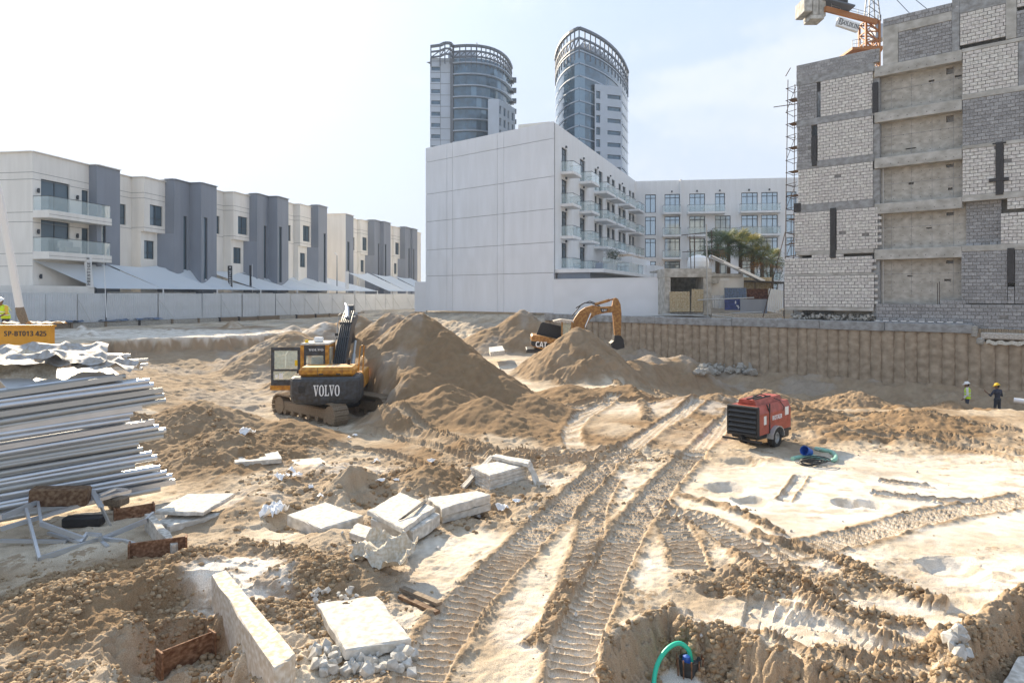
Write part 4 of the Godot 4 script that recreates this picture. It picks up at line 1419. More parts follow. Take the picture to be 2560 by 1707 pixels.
func build_towers() -> void:
	# the pointed tower
	var r := thing("prow_tower", "pointed blue glass tower with curved sides and open truss crown", "tower")
	var prow := xd(1448, 200.0)
	var right := curve2(prow, Vector2(33.0, 211.0), xd(1570, 240.0), 14)
	var left := curve2(prow, Vector2(14.0, 206.0), xd(1389, 227.0), 9)
	left.reverse()
	var all: Array = left + right.slice(1)
	var top := 77.5
	var y := 2.8
	var k := 0
	var rc := rng
	while y < top - 1.0:
		var y1 := minf(y + 3.66, top)
		for i in all.size() - 1:
			var g := MB.new()
			strip(g, [all[i], all[i + 1]], y + 0.3, y1 + 0.25)
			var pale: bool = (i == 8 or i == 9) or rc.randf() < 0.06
			if y1 > 38.0:
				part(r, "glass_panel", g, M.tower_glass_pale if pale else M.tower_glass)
			elif i % 4 == 0:
				var g2 := MB.new()
				strip(g2, all.slice(i, mini(i + 5, all.size())), y + 0.3, y1 + 0.25)
				part(r, "glass_panel", g2, M.tower_glass)
		var s := MB.new()
		strip(s, all, y + 0.2, y + 0.55, 0.25)
		part(r, "floor_band", s, M.tower_band)
		y = y1
		k += 1
	var back := MB.new()
	strip(back, [all[0], Vector2(30.0, 247.0), all[all.size() - 1]], 2.8, top)
	part(r, "rear_wall", back, M.tower_panel)
	var roof := MB.new()
	for i in all.size() - 1: roof.tri(Vector3(all[i].x, top, -all[i].y), Vector3(27, top, -228), Vector3(all[i + 1].x, top, -all[i + 1].y))
	part(r, "roof", roof, M.tower_dark)
	var house := MB.new()
	strip(house, inner(all, Vector2(27, 226), 0.3), top, top + 4.0)
	part(r, "plant_room", house, M.tower_panel)
	crown(r, all, top - 0.2, 83.0)
	# its lower white block with a ladder of windows
	var f := Face.new(xd(1487, 204.0), Vector2(0.94, 0.34))
	var bk := Node3D.new()
	bk.name = "lift_block"
	r.add_child(bk)
	bk.transform = f.frame()
	var wd: float = f.s(1555)
	var ht: float = f.y(1500, 211)
	var holes := []
	for i in 18:
		var yy := ht - 2.7 - i * 3.62
		if yy < 4: break
		holes.append(Rect2(f.s(1519), yy - 1.25, wd - f.s(1519) - 0.35, 1.3))
		holes.append(Rect2(0.5, yy - 1.6, f.s(1501) - 0.5, 2.3))
	var w := MB.new()
	holed(w, 0, wd, 2.8, ht, holes, 0, 0.6)
	w.quad(Vector3(wd, 2.8, 0), Vector3(wd, ht, 0), Vector3(wd, ht, -14), Vector3(wd, 2.8, -14))
	w.quad(Vector3(0, ht, 0), Vector3(0, ht, -14), Vector3(wd, ht, -14), Vector3(wd, ht, 0))
	part(bk, "wall", w, M.tower_panel)
	for h in holes:
		var p := MB.new()
		p.quad(Vector3(h.position.x, h.position.y, -0.5), Vector3(h.position.x, h.end.y, -0.5), Vector3(h.end.x, h.end.y, -0.5), Vector3(h.end.x, h.position.y, -0.5))
		part(bk, "window", p, M.tower_glass)
	# the rounded tower
	r = thing("rounded_tower", "rounded grey glass tower beside a white slab with short windows", "tower")
	var a0 := xd(1134, 219.0)
	var arc := curve2(a0, xd(1262, 214.0), xd(1279, 240.0), 16)
	top = 80.5
	y = 2.8
	while y < top - 1.0:
		var y1 := minf(y + 3.62, top)
		if y1 > 40.0:
			for i in arc.size() - 1:
				var g := MB.new()
				strip(g, [arc[i], arc[i + 1]], y + 0.6, y1)
				part(r, "glass_panel", g, M.tower_glass_pale if rc.randf() < 0.12 else M.tower_glass)
		else:
			var g := MB.new()
			strip(g, arc, y + 0.6, y1)
			part(r, "glass_panel", g, M.tower_glass)
		var s := MB.new()
		strip(s, arc, y, y + 0.35, 0.9)
		strip(s, arc, y + 0.35, y + 0.6, 0.05)
		for i in arc.size() - 1:
			var n1: Vector2 = (Vector2(arc[i].x, arc[i].y) - Vector2(-18, 240)).normalized()
			var n2: Vector2 = (Vector2(arc[i + 1].x, arc[i + 1].y) - Vector2(-18, 240)).normalized()
			var p: Vector2 = arc[i]
			var q: Vector2 = arc[i + 1]
			s.quad(Vector3(p.x, y, -p.y), Vector3(q.x, y, -q.y), Vector3(q.x + n2.x * 0.9, y, -(q.y + n2.y * 0.9)), Vector3(p.x + n1.x * 0.9, y, -(p.y + n1.y * 0.9)))
		part(r, "floor_band", s, M.tower_band)
		if y1 > 50.0:
			var e: Vector2 = arc[arc.size() - 2]
			var bb := MB.new()
			bb.bx(Vector3(e.x + 0.9, y + 0.5, -e.y), Vector3(2.2, 1.0, 3.0))
			if int(y) % 2 == 0 or y1 > 70: part(r, "side_balcony", bb, M.tower_dark)
		y = y1
	var rw := MB.new()
	strip(rw, [arc[arc.size() - 1], Vector2(-14, 252), Vector2(-28, 246), xd(1076, 221.0)], 2.8, top)
	part(r, "rear_wall", rw, M.tower_panel)
	roof = MB.new()
	for i in arc.size() - 1: roof.tri(Vector3(arc[i].x, top, -arc[i].y), Vector3(-18, top, -240), Vector3(arc[i + 1].x, top, -arc[i + 1].y))
	roof.tri(Vector3(arc[0].x, top, -arc[0].y), Vector3(-28, top, -222), Vector3(-18, top, -240))
	part(r, "roof", roof, M.tower_dark)
	crown(r, [xd(1077, 219), xd(1100, 218), xd(1112, 216), xd(1125, 216), xd(1132, 219)] + arc, top + 0.5, 84.5)
	house = MB.new()
	house.bx(Vector3(-16.5, top + 2.0, -228), Vector3(9, 4.0, 8))
	part(r, "plant_room", house, M.tower_panel)
	var mast := MB.new()
	var mp := pt(1192, 107, 228)
	mast.rod(Vector3(mp.x, top, mp.z), mp, 0.18, 5)
	part(r, "mast", mast, M.tower_truss)
	f = Face.new(xd(1075, 219.0), Vector2(1, 0.02))
	bk = Node3D.new()
	bk.name = "slab_block"
	r.add_child(bk)
	bk.transform = f.frame()
	wd = f.s(1125.5)
	holes = []
	for i in 22:
		var yy := top - 2.5 - i * 3.62
		if yy < 4: break
		holes.append(Rect2(f.s(1075.5) + 0.3, yy - 1.25, f.s(1101) - f.s(1075.5) - 0.4, 1.3))
	w = MB.new()
	holed(w, 0, wd, 2.8, top + 0.3, holes, 0, 0.5)
	w.quad(Vector3(wd, 2.8, 0), Vector3(wd, top, 0), Vector3(wd, top, -20), Vector3(wd, 2.8, -20))
	w.quad(Vector3(0, 2.8, -20), Vector3(0, top, -20), Vector3(0, top, 0), Vector3(0, 2.8, 0))
	part(bk, "wall", w, M.tower_panel)
	var seam := MB.new()
	for i in 22: seam.bx(Vector3(wd / 2, top - 0.7 - i * 3.62, 0.02), Vector3(wd, 0.12, 0.05))
	seam.bx(Vector3(f.s(1101), top / 2, 0.02), Vector3(0.1, top, 0.05))
	part(bk, "panel_seam", seam, M.tower_dark).set_meta("kind", "stuff")
	for h in holes:
		var p := MB.new()
		p.quad(Vector3(h.position.x, h.position.y, -0.4), Vector3(h.position.x, h.end.y, -0.4), Vector3(h.end.x, h.end.y, -0.4), Vector3(h.end.x, h.position.y, -0.4))
		part(bk, "window", p, M.tower_glass)
	var fin := MB.new()
	fin.bx(Vector3(wd + 0.5, top / 2 + 1.4, -0.6), Vector3(0.9, top - 2.8, 2.5))
	part(bk, "dark_fin", fin, M.tower_dark)
	# its lower white annex
	f = Face.new(xd(1220, 206.0), Vector2(1, 0.0))
	var g2 := Face.new(xd(1247, 206.0), Vector2(0.42, 0.907))
	bk = Node3D.new()
	bk.name = "annex_block"
	r.add_child(bk)
	ht = f.y(1230, 247)
	var c0 := xd(1220, 206.0)
	var c1 := xd(1247, 206.0)
	var c2: Vector2 = g2.o + g2.t * g2.s(1288)
	w = MB.new()
	strip(w, [c0, c1], 2.8, ht)
	w.quad(Vector3(c0.x, ht, -c0.y), Vector3(c0.x, ht, -c2.y), Vector3(c2.x, ht, -c2.y), Vector3(c1.x, ht, -c1.y))
	part(bk, "wall", w, M.tower_panel)
	holes = []
	var len: float = g2.s(1288)
	for i in 7:
		for j in 4: holes.append(Rect2(len * (0.04 + j * 0.245), ht - 4.3 - i * 3.62, len * (0.11 if j % 2 == 0 else 0.14), 2.5))
	w = MB.new()
	holed(w, 0, len, 2.8, ht, holes, 0, 0.4)
	part(bk, "wall", w, M.tower_panel, g2.frame())
	w = MB.new()
	w.quad(Vector3(0, 2.8, -0.35), Vector3(0, ht, -0.35), Vector3(len, ht, -0.35), Vector3(len, 2.8, -0.35))
	part(bk, "glazing", w, M.tower_glass, g2.frame())

# ---------------------------------------------------------------- the town houses on the left
const FRONT := Vector2(0.165, 0.986)   # along the fronts, away from the eye
const SIDE := Vector2(0.986, -0.165)   # across, towards the pit

func meet(o: Vector2, t: Vector2, px: float) -> Vector2:  # where the plane through o along t is seen at a column
	var r := Vector2((px - 1280.0) / F, 1.0)
	return o + t * (-o.cross(r) / t.cross(r))

func wall_between(parent: Node3D, called: String, a: Vector2, b: Vector2, y0: float, y1: float, m: Material, holes := []) -> Face:
	var f := Face.new(a, b - a)
	var w := MB.new()
	holed(w, 0.0, a.distance_to(b), y0, y1, holes, 0.0, 0.22)
	part(parent, called, w, m, f.frame())
	for h in holes:
		var o := window(parent, h, -0.16, [0.5] if h.size.x > 0.9 else [], [0.35] if h.size.x > 0.9 else [0.3, 0.6], "window_glass", 0.05)
		o.transform = f.frame()
	return f

func grooves(parent: Node3D, f: Face, len: float, ys: Array) -> void:
	for y in ys:
		var b := MB.new()
		b.bx(Vector3(len / 2, y, 0.003), Vector3(len, 0.035, 0.012))
		part(parent, "groove", b, M.joint, f.frame())

func lamp_on(parent: Node3D, f: Face, s: float, y: float) -> void:
	var b := MB.new()
	b.cbox(at(s, y, 0.12), Vector3(0.16, 0.38, 0.16), 0.03)
	b.bx(Vector3(s, y, 0.03), Vector3(0.1, 0.16, 0.06))
	part(parent, "wall_lamp", b, M.window_frame, f.frame())

func roof_of(parent: Node3D, pts: Array, y: float, m: Material) -> void:
	var b := MB.new()
	for i in pts.size() - 1:
		var p: Vector2 = pts[i]
		var q: Vector2 = pts[i + 1]
		var back := Vector2(-9.5, 1.6)
		b.quad(Vector3(p.x, y, -p.y), Vector3(p.x + back.x, y, -(p.y + back.y)), Vector3(q.x + back.x, y, -(q.y + back.y)), Vector3(q.x, y, -q.y))
		# cap of the parapet
		b.bar(Vector3(p.x, y + 0.03, -p.y), Vector3(q.x, y + 0.03, -q.y), 0.3, 0.07)
	part(parent, "roof", b, m)

func build_houses() -> void:
	var row_group := "town houses along the fence"
	var TW := 15.75
	var TD := 16.0
	# end house
	var r := thing("town_house", "white end town house with two glass balconies and one dark tower", "house", Vector3.ZERO, 0, row_group)
	var a := xd(80.2, 53.7)
	var b := meet(a, FRONT, 221)
	var c := meet(b, SIDE, 241)
	var d := meet(c, FRONT, 299)
	var g0 := a - SIDE * 9.0
	var gable := wall_between(r, "side_wall", g0, a, 2.4, TD, M.cream_render)
	grooves(r, gable, 9.0, [14.4, 13.85, 11.25, 10.5, 8.0, 7.0])
	lamp_on(r, gable, 8.2, 5.2)
	var fr := Face.new(a, b - a)
	var S := func(px: float) -> float: return fr.s(px)
	var hs := []
	for y in [11.45, 8.2]:
		hs.append(Rect2(fr.s(101), y, fr.s(173) - fr.s(101), 2.55))
		hs.append(Rect2(fr.s(203), y, fr.s(220.5) - fr.s(203), 2.3))
	hs.append(Rect2(fr.s(88), 2.8, fr.s(104) - fr.s(88), 2.4))
	wall_between(r, "front_wall", a, b, 2.4, TD, M.cream_render, hs)
	var fl := a.distance_to(b)
	grooves(r, fr, fl, [14.4, 13.85, 10.45])
	for y in [13.0, 9.75]:
		lamp_on(r, fr, fr.s(92), y); lamp_on(r, fr, fr.s(190), y)
	lamp_on(r, fr, fr.s(98), 6.2)
	var back := MB.new()
	for y in [11.4, 8.15]:
		var b1 := MB.new()
		b1.cbox(at(fl / 2 + 0.45, y - 0.3, 0.75), Vector3(fl + 0.9, 0.6, 1.5), 0.015)
		var slab := part(r, "balcony", b1, M.cream_render, fr.frame())
		var gg := MB.new()
		gg.bx(Vector3(fl / 2 + 0.4, y + 0.55, 1.42), Vector3(fl + 0.7, 1.08, 0.015))
		gg.bx(Vector3(0.06, y + 0.55, 0.7), Vector3(0.015, 1.08, 1.36))
		gg.bx(Vector3(fl + 0.82, y + 0.55, 0.9), Vector3(0.015, 1.08, 1.0))
		part(slab, "glass_panel", gg, M.balcony_glass)
		var rr := MB.new()
		rr.bx(Vector3(fl / 2 + 0.4, y + 1.11, 1.42), Vector3(fl + 0.75, 0.04, 0.05))
		rr.bx(Vector3(0.06, y + 1.11, 0.7), Vector3(0.05, 0.04, 1.4))
		part(slab, "rail", rr, M.window_frame)
		var gr := MB.new()
		gr.bx(Vector3(fl / 2 + 0.45, y - 0.34, 1.503), Vector3(fl + 0.9, 0.03, 0.01))
		part(slab, "groove", gr, M.joint)
	# a white sofa and a chair on the lower balcony
	var so := MB.new()
	so.cbox(at(2.6, 8.45, 0.95), Vector3(1.6, 0.45, 0.7), 0.08); so.cbox(at(2.5, 8.85, 0.62), Vector3(1.5, 0.6, 0.25), 0.08)
	part(r, "sofa", so, M.curtain, fr.frame())
	wall_between(r, "dark_tower_side", b, c, 2.4, TD, M.dark_render)
	var df := Face.new(c, d - c)
	var dl := c.distance_to(d)
	wall_between(r, "dark_tower_front", c, d, 2.4, TD, M.dark_render, [Rect2(dl * 0.2, 6.4, dl * 0.18, 6.2)])
	roof_of(r, [g0, a, b, c, d], TD, M.cream_render)
	# the ground-floor low wall in front
	# further houses: columns where the photograph shows each corner
	var units := [
		[[299, 327.5, 359.6, 411.7, 434.6, 472.9, 502, 541], "town house with bay window and twin dark towers beside the end house"],
		[[541, 557.5, 583.5, 622.5, 642.3, 669.9, 692.8, 720.5], "town house with bay window and twin dark towers, second from the end house"],
		[[720.5, 734, 749.5, 777, 795.4, 817.4], "town house with one dark tower just before the gap in the row"],
		[[883.2, 892, 901, 919, 936, 950, 959, 976], "town house with bay window and twin dark towers just past the gap"],
		[[976, 980, 984, 999.5, 1012.7, 1026.5, 1031, 1043], "far town house with bay window second past the gap in the row"],
	]
	var p := d
	var n := 0
	for u in units:
		r = thing("town_house", u[1], "house", Vector3.ZERO, 0, row_group)
		var x: Array = u[0]
		if n == 3:
			# the gable beyond the gap
			var ga := xd(834.5, 95.0)
			var gb := meet(ga, SIDE, 863.6)
			var gc := meet(gb, FRONT, 883.2)
			wall_between(r, "side_wall", ga - SIDE * 3.0, gb, 2.4, TD, M.cream_render)
			var gl := gb.distance_to(gc)
			wall_between(r, "dark_tower_front", gb, gc, 2.4, TD, M.dark_render, [Rect2(gl * 0.2, 6.0, gl * 0.3, 6.2)])
			roof_of(r, [ga - SIDE * 3.0, gb, gc], TD, M.cream_render)
			p = gc
		var w0 := p - SIDE * 0.5
		var w1 := meet(w0, FRONT, x[1])
		var w2 := meet(w1, SIDE, x[2])
		var w3 := meet(w2, FRONT, x[3])
		var d1 := meet(w3, SIDE, x[4])
		var d2 := meet(d1, FRONT, x[5])
		var l1 := w0.distance_to(w1)
		wall_between(r, "front_wall", w0, w1, 2.4, TW, M.cream_render, [Rect2(l1 * 0.05, 11.2, l1 * 0.6, 1.9)])
		# bay: a box over a recess
		var l3 := w2.distance_to(w3)
		var bf := Face.new(w2, w3 - w2)
		wall_between(r, "bay_side", w1, w2, 10.7, TW, M.cream_render)
		wall_between(r, "bay_front", w2, w3, 10.7, TW, M.cream_render, [Rect2(l3 * 0.26, 11.35, l3 * 0.62, 1.95)])
		var so2 := MB.new()
		so2.quad(Vector3(w1.x, 10.7, -w1.y), Vector3(w2.x, 10.7, -w2.y), Vector3(w3.x, 10.7, -w3.y), Vector3(w3.x - 2.2, 10.7, -w3.y))
		part(r, "bay_soffit", so2, M.cream_render)
		grooves(r, bf, l3, [14.3, 13.8, 11.05])
		grooves(r, Face.new(w0, w1 - w0), l1, [14.3, 13.8, 10.95])
		grooves(r, Face.new(w1, w2 - w1), w1.distance_to(w2), [14.3, 13.8, 11.05])
		# recess below
		var q0 := w1
		var q1 := w1.lerp(w2, 0.72)
		var q2 := meet(q1, FRONT, lerpf(x[2], x[3], 0.62))
		var l4 := q1.distance_to(q2)
		wall_between(r, "recess_side", q0, q1, 2.4, 10.69, M.cream_render)
		wall_between(r, "recess_front", q1, q2, 2.4, 10.69, M.cream_render, [Rect2(l4 * 0.2, 8.15, l4 * 0.62, 1.75)])
		var e0 := q2
		var e1 := d1
		wall_between(r, "dark_tower_side", e0, e1, 2.4, 10.69, M.dark_render)
		wall_between(r, "dark_tower_side", w3, d1, 10.69, TD, M.dark_render)
		var m1 := d1.distance_to(d2)
		wall_between(r, "dark_tower_front", d1, d2, 2.4, TD, M.dark_render, [Rect2(m1 * 0.6, 6.2, m1 * 0.24, 6.4)])
		var last := d2
		var cap := [w3, d1, d2]
		if x.size() > 6:
			var d3 := meet(d2, SIDE, x[6])
			var d4 := meet(d3, FRONT, x[7])
			wall_between(r, "dark_tower_side", d2, d3, 2.4, TD, M.dark_render)
			var m2 := d3.distance_to(d4)
			wall_between(r, "dark_tower_front", d3, d4, 2.4, TD, M.dark_render, [Rect2(m2 * 0.16, 6.2, m2 * 0.24, 6.4)])
			last = d4
			cap.append_array([d3, d4])
		roof_of(r, [w0, w1, w2, w3], TW, M.cream_render)
		roof_of(r, cap, TD, M.dark_render)
		p = last
		n += 1
		print("house end ", p)
	# the last one, mostly hidden by the flats
	r = thing("town_house", "last town house of the row, mostly hidden by the blank end wall", "house", Vector3.ZERO, 0, row_group)
	var z0 := p - SIDE * 0.5
	var z1 := meet(z0, FRONT, 1052)
	var zl := z0.distance_to(z1)
	wall_between(r, "front_wall", z0, z1, 2.4, TW, M.cream_render, [Rect2(zl * 0.1, 11.2, zl * 0.3, 1.9), Rect2(zl * 0.1, 7.8, zl * 0.3, 1.9)])
	roof_of(r, [z0, z1], TW, M.cream_render)

# ---------------------------------------------------------------- hoarding, sails, flags
func hoard() -> Face:
	return Face.new(xd(266, 57.7), Vector2(0.428, 0.904))

func corrugated(w: float, h: float, pitch := 0.2, amp := 0.018) -> ArrayMesh:
	var key := "cor%.2f_%.2f_%.2f" % [w, h, pitch]
	if not cache.has(key):
		var b := MB.new()
		var n := int(ceil(w / pitch)) * 4
		for i in n:
			var x0 := w * i / n
			var x1 := w * (i + 1) / n
			var z := [0.0, amp, amp, 0.0, 0.0]
			var za: float = [0.0, amp, amp, 0.0][i % 4]
			var zb: float = [0.0, amp, amp, 0.0][(i + 1) % 4]
			for q in [0.0, -0.004]:
				if q == 0.0: b.quad(Vector3(x0, 0, za), Vector3(x0, h, za), Vector3(x1, h, zb), Vector3(x1, 0, zb))
				else: b.quad(Vector3(x1, 0, zb + q), Vector3(x1, h, zb + q), Vector3(x0, h, za + q), Vector3(x0, 0, za + q))
		cache[key] = b.mesh()
	return cache[key]

func build_fence() -> void:
	var f := hoard()
	var r := on_face("site_hoarding", f, "long grey corrugated metal hoarding in front of the shade sails", "fence")
	var cols := [-60, -20, 38, 113, 193, 264.5, 331, 394.5, 450, 504, 552, 605, 649, 688, 725, 760, 795, 830, 858, 887, 913, 938, 963, 982, 1017, 1040]
	for i in cols.size() - 1:
		var s0: float = f.s(cols[i])
		var s1: float = f.s(cols[i + 1])
		var w := snappedf(s1 - s0 - 0.06, 0.1)
		var h := 2.42 + rng.randf_range(-0.05, 0.05)
		var tilt := rng.randf_range(-0.012, 0.012)
		part(r, "panel", corrugated(w, 2.42), M.sheet_grey, Transform3D(Basis(Vector3.BACK, tilt * 0.3) * Basis(Vector3.RIGHT, tilt), Vector3(s0 + 0.03, 2.47 + rng.randf_range(-0.03, 0.03), rng.randf_range(-0.02, 0.03))))
		var b := MB.new()
		b.bx(Vector3(s0, 3.6, -0.06), Vector3(0.06, 2.4, 0.06))
		part(r, "post", b, M.dark_steel if i % 2 == 1 else M.galvanised_dull)
		if i % 3 == 1 or i > 12:
			var q := MB.new()
			q.bar(Vector3(s0 + 0.05, 4.3, 0.05), Vector3(s0 + 0.05 + (1.1 if i % 2 else 0.6), 2.5, 0.7), 0.03, 0.03)
			part(r, "brace", q, M.galvanised_dull)
	# the low shoring below it
	var g := on_face("fence_shoring", f, "low shoring of boards and short posts along the foot of the grey hoarding", "shoring")
	var x: float = f.s(60)
	while x < f.s(1034):
		var w := rng.randf_range(2.4, 3.4)
		sbox(g, "board", M.rubble_grey if rng.randf() < 0.55 else M.old_plank, x + 0.08, x + w - 0.08, 1.7, 2.45 + rng.randf_range(-0.08, 0.04), 0.5 + rng.randf_range(-0.05, 0.05), 0.6)
		sbox(g, "post", M.dark_steel if rng.randf() < 0.5 else M.old_plank, x - 0.07, x + 0.07, 1.5, 2.52, 0.5, 0.72)
		x += w
	var tp := MB.new()
	tp.bx(Vector3(28.0, 2.44, 0.3), Vector3(62.0, 0.06, 0.5))
	part(g, "ledge", tp, M.street)
	for px in [115, 240, 330]:
		var s: float = f.s(px)
		var grid := []
		for i in 4:
			var row := []
			for j in 8: row.append(Vector3(s + j * 0.35 + rng.randf_range(-0.05, 0.05), 2.5 + rng.randf_range(0.0, 0.22), 0.15 + i * 0.2))
			grid.append(row)
		var t := MB.new()
		t.sheet(grid, 0.01)
		single("tarpaulin", t, M.sheet_blue, "blue tarpaulin crumpled along the foot of the grey hoarding", "tarpaulin", f.frame(), "tarpaulins by the hoarding")
	# low white garden wall of the end house
	var gw := xd(-40, 47.0)
	var wf := Face.new(xd(252, 60.3), Vector2(-0.428, -0.904))
	var bw := on_face("garden_wall", f, "low white garden wall behind the hoarding by the end house", "wall")
	sbox(bw, "wall", M.cream_render, f.s(-60), f.s(252), 2.5, 5.45, -1.1, -0.9)
	# sails
	var house_d := func(px: float) -> float:
		var xs := [80.0, 299.0, 541.0, 720.0, 817.0, 883.0, 976.0, 1043.0, 1100.0]
		var ds := [54.2, 62.3, 72.5, 83.0, 91.0, 94.5, 104.0, 114.0, 122.0]
		for i in xs.size() - 1:
			if px <= xs[i + 1]: return lerpf(ds[i], ds[i + 1], (px - xs[i]) / (xs[i + 1] - xs[i]))
		return 122.0
	var sails := [[242, 407, 80, 651, 257, 660], [407, 542, 266, 660, 390, 664], [542, 651, 392, 666, 455, 671], [651, 742, 500, 672, 580, 676], [742, 821, 590, 677, 655, 681], [821, 887, 665, 683, 740, 688], [887, 943, 745, 689, 815, 694], [972, 1017, 868, 681, 918, 682], [1017, 1058, 930, 684, 975, 689], [1058, 1100, 985, 690, 1025, 695]]
	var k := 0
	for s in sails:
		var lo0 := f.at(f.s(s[0], -0.8), 5.28, -0.8)
		var lo1 := f.at(f.s(s[1], -0.8), 5.28, -0.8)
		var hi0 := pt(s[2], s[3], house_d.call(s[2]) - 0.6)
		var hi1 := pt(s[4], s[5], house_d.call(s[4]) - 0.6)
		var grid := []
		var N := 12
		for i in N + 1:
			var v := float(i) / N
			var row := []
			for j in N + 1:
				var u := float(j) / N
				var p := lo0.lerp(lo1, u).lerp(hi0.lerp(hi1, u), v)
				var inward := 0.10 * sin(PI * u) * (v - 0.5) * 2.0    # edges hang in curves
				p -= (hi0.lerp(hi1, u) - lo0.lerp(lo1, u)) * inward * absf(v - 0.5) * 1.6
				p.y -= 0.35 * sin(PI * u) * sin(PI * v) + 0.18 * sin(PI * u) * (1.0 - v)
				row.append(p)
			grid.append(row)
		var b := MB.new()
		b.sheet(grid)
		single("shade_sail", b, M.sail, ["pale shade sail under the balconies of the end house", "pale shade sail second along from the balconied end house", "pale shade sail third along from the balconied end house", "pale shade sail fourth along from the balconied end house", "pale shade sail fifth along from the balconied end house", "pale shade sail sixth along, before the gap in the houses", "last pale shade sail before the gap in the houses", "first pale shade sail past the gap in the houses", "second pale shade sail past the gap in the houses", "third pale shade sail past the gap, beside the blank end wall"][k], "shade sail", Transform3D(), "shade sails along the houses")
		var po := MB.new()
		po.rod(Vector3(lo1.x, 2.5, lo1.z), lo1 + Vector3(0, 0.05, 0), 0.07, 8)
		single("sail_post", po, M.white_paint, "white post at the low corner of the %s sail %s the gap" % [["first", "second", "third", "fourth", "fifth", "sixth", "seventh", "first", "second", "third"][k], "before" if k < 7 else "past"], "post", Transform3D(), "posts of the shade sails")
		k += 1
	var dark := MB.new()
	dark.bx(Vector3(14, 3.8, -2.6), Vector3(46, 2.4, 0.1))
	single("carport_wall", dark, M.cream_render, "low wall in the shade below the sails", "wall", f.frame())
	# flags
	flag_on("flag", 265, 794, 218, 640, 718, 18, "white_paint", "letter_dark", "PRESTIGE", 57.2, "white banner flag with dark vertical letters on a pole by the hoarding")
	flag_on("flag", 582, 796, 574, 664, 722, 11, "letter_dark", "letter_white", "PRESTIGE", 71.5, "black banner flag with white vertical letters on a pole by the hoarding")
	flag_on("flag", 631, 794, 625, 663, 716, 5, "letter_dark", "", "", 74.0, "narrow black flag turned edge-on next to the lettered black flag")
	flag_on("flag", 869, 790, 867, 678, 722, 9, "white_paint", "", "", 88.0, "white feather flag on a thin pole before the far sails")
	# lamps
	for q in [[41, 573, 56.0, -16, "thin grey street lamp with a white head beside the white end house"], [842, 638, 88.0, -6, "thin dark street lamp near the gap in the town houses"]]:
		var top := pt(q[0], q[1], q[2])
		var t := thing("street_lamp", q[4], "street lamp", Vector3(top.x, 2.5, top.z))
		var b := MB.new()
		b.tube([Vector3(0, 0, 0), Vector3(0, (top.y - 2.5) * 0.5, 0), Vector3(0, top.y - 2.5, 0)], [0.1, 0.08, 0.05], 8)
		part(t, "pole", b, M.dark_render)
		b = MB.new()
		var e: float = q[3] / F * q[2]
		b.tube([Vector3(0, top.y - 2.5, 0), Vector3(e * 0.5, top.y - 2.3, 0.05), Vector3(e, top.y - 2.2, 0.1)], [0.05, 0.09, 0.07], 8)
		part(t, "lamp_head", b, M.white_paint)

func flag_on(called: String, px: float, foot: float, fx: float, y0: float, y1: float, w: float, m: String, lm: String, text: String, d: float, label: String) -> void:
	var a := pt(px, foot, d)
	var b := pt(px - (px - fx) * 0.15, y0 - 3, d)
	var t := thing(called, label, "flag", Vector3(a.x, a.y, a.z), 0.0, "flags by the hoarding")
	var p := MB.new()
	p.tube([Vector3.ZERO, (b - a) * 0.5, b - a], [0.035, 0.03, 0.015], 6)
	part(t, "pole", p, M.white_paint)
	var tl := pt(fx, y0, d) - a
	var br := pt(fx + (px - fx) * 0.0, y1, d) - a
	var h := tl.y - br.y
	var ww := w / F * d
	var lean := (pt(px, foot, d) - pt(fx, y0, d)).x * 0.12
	var grid := []
	for i in 9:
		var row := []
		for j in 4:
			row.append(Vector3(tl.x + ww * j / 3.0 - ww * 0.5 + lean * i / 8.0, tl.y - h * i / 8.0, 0.03 * sin(i * 0.9 + j * 1.4)))
		grid.append(row)
	var s := MB.new()
	s.sheet(grid, 0.012)
	var cloth := part(t, "cloth", s, M[m])
	if text != "":
		var sz := h * 0.105
		var k := 0
		for ch in text:
			var l := lettering(cloth, ch, sz * 1.25, M[lm], Transform3D(Basis(Vector3.BACK, PI / 2), Vector3(tl.x + lean * 0.55 + ww * 0.04, br.y + h * (0.1 + k * 0.095), 0.06)), "Droid Serif", true, 0.01)
			k += 1
		var mark := MB.new()
		mark.bx(Vector3(tl.x, br.y + h * 0.92, 0.05), Vector3(ww * 0.12, h * 0.05, 0.01)); mark.bx(Vector3(tl.x + ww * 0.2, br.y + h * 0.92, 0.05), Vector3(ww * 0.12, h * 0.05, 0.01))
		part(cloth, "emblem", mark, M[lm])

# ---------------------------------------------------------------- sheds, crane, scaffold and palms
func plane_at(px: float, d: float) -> Face:
	return Face.new(xd(px, d), Vector2(1, 0))

func flatbox(parent: Node3D, called: String, m: Material, d: float, x0: float, x1: float, y0: float, y1: float, deep: float, k := 0.0) -> MeshInstance3D:
	# a box whose near face is seen between two columns and two rows at distance d
	var a := pt(x0, y1, d)
	var b := pt(x1, y0, d)
	var s := Vector3(b.x - a.x, b.y - a.y, deep)
	return part(parent, called, boxmesh(s.snapped(Vector3.ONE * 0.005), k), m, at((a.x + b.x) / 2, (a.y + b.y) / 2, -d - deep / 2))

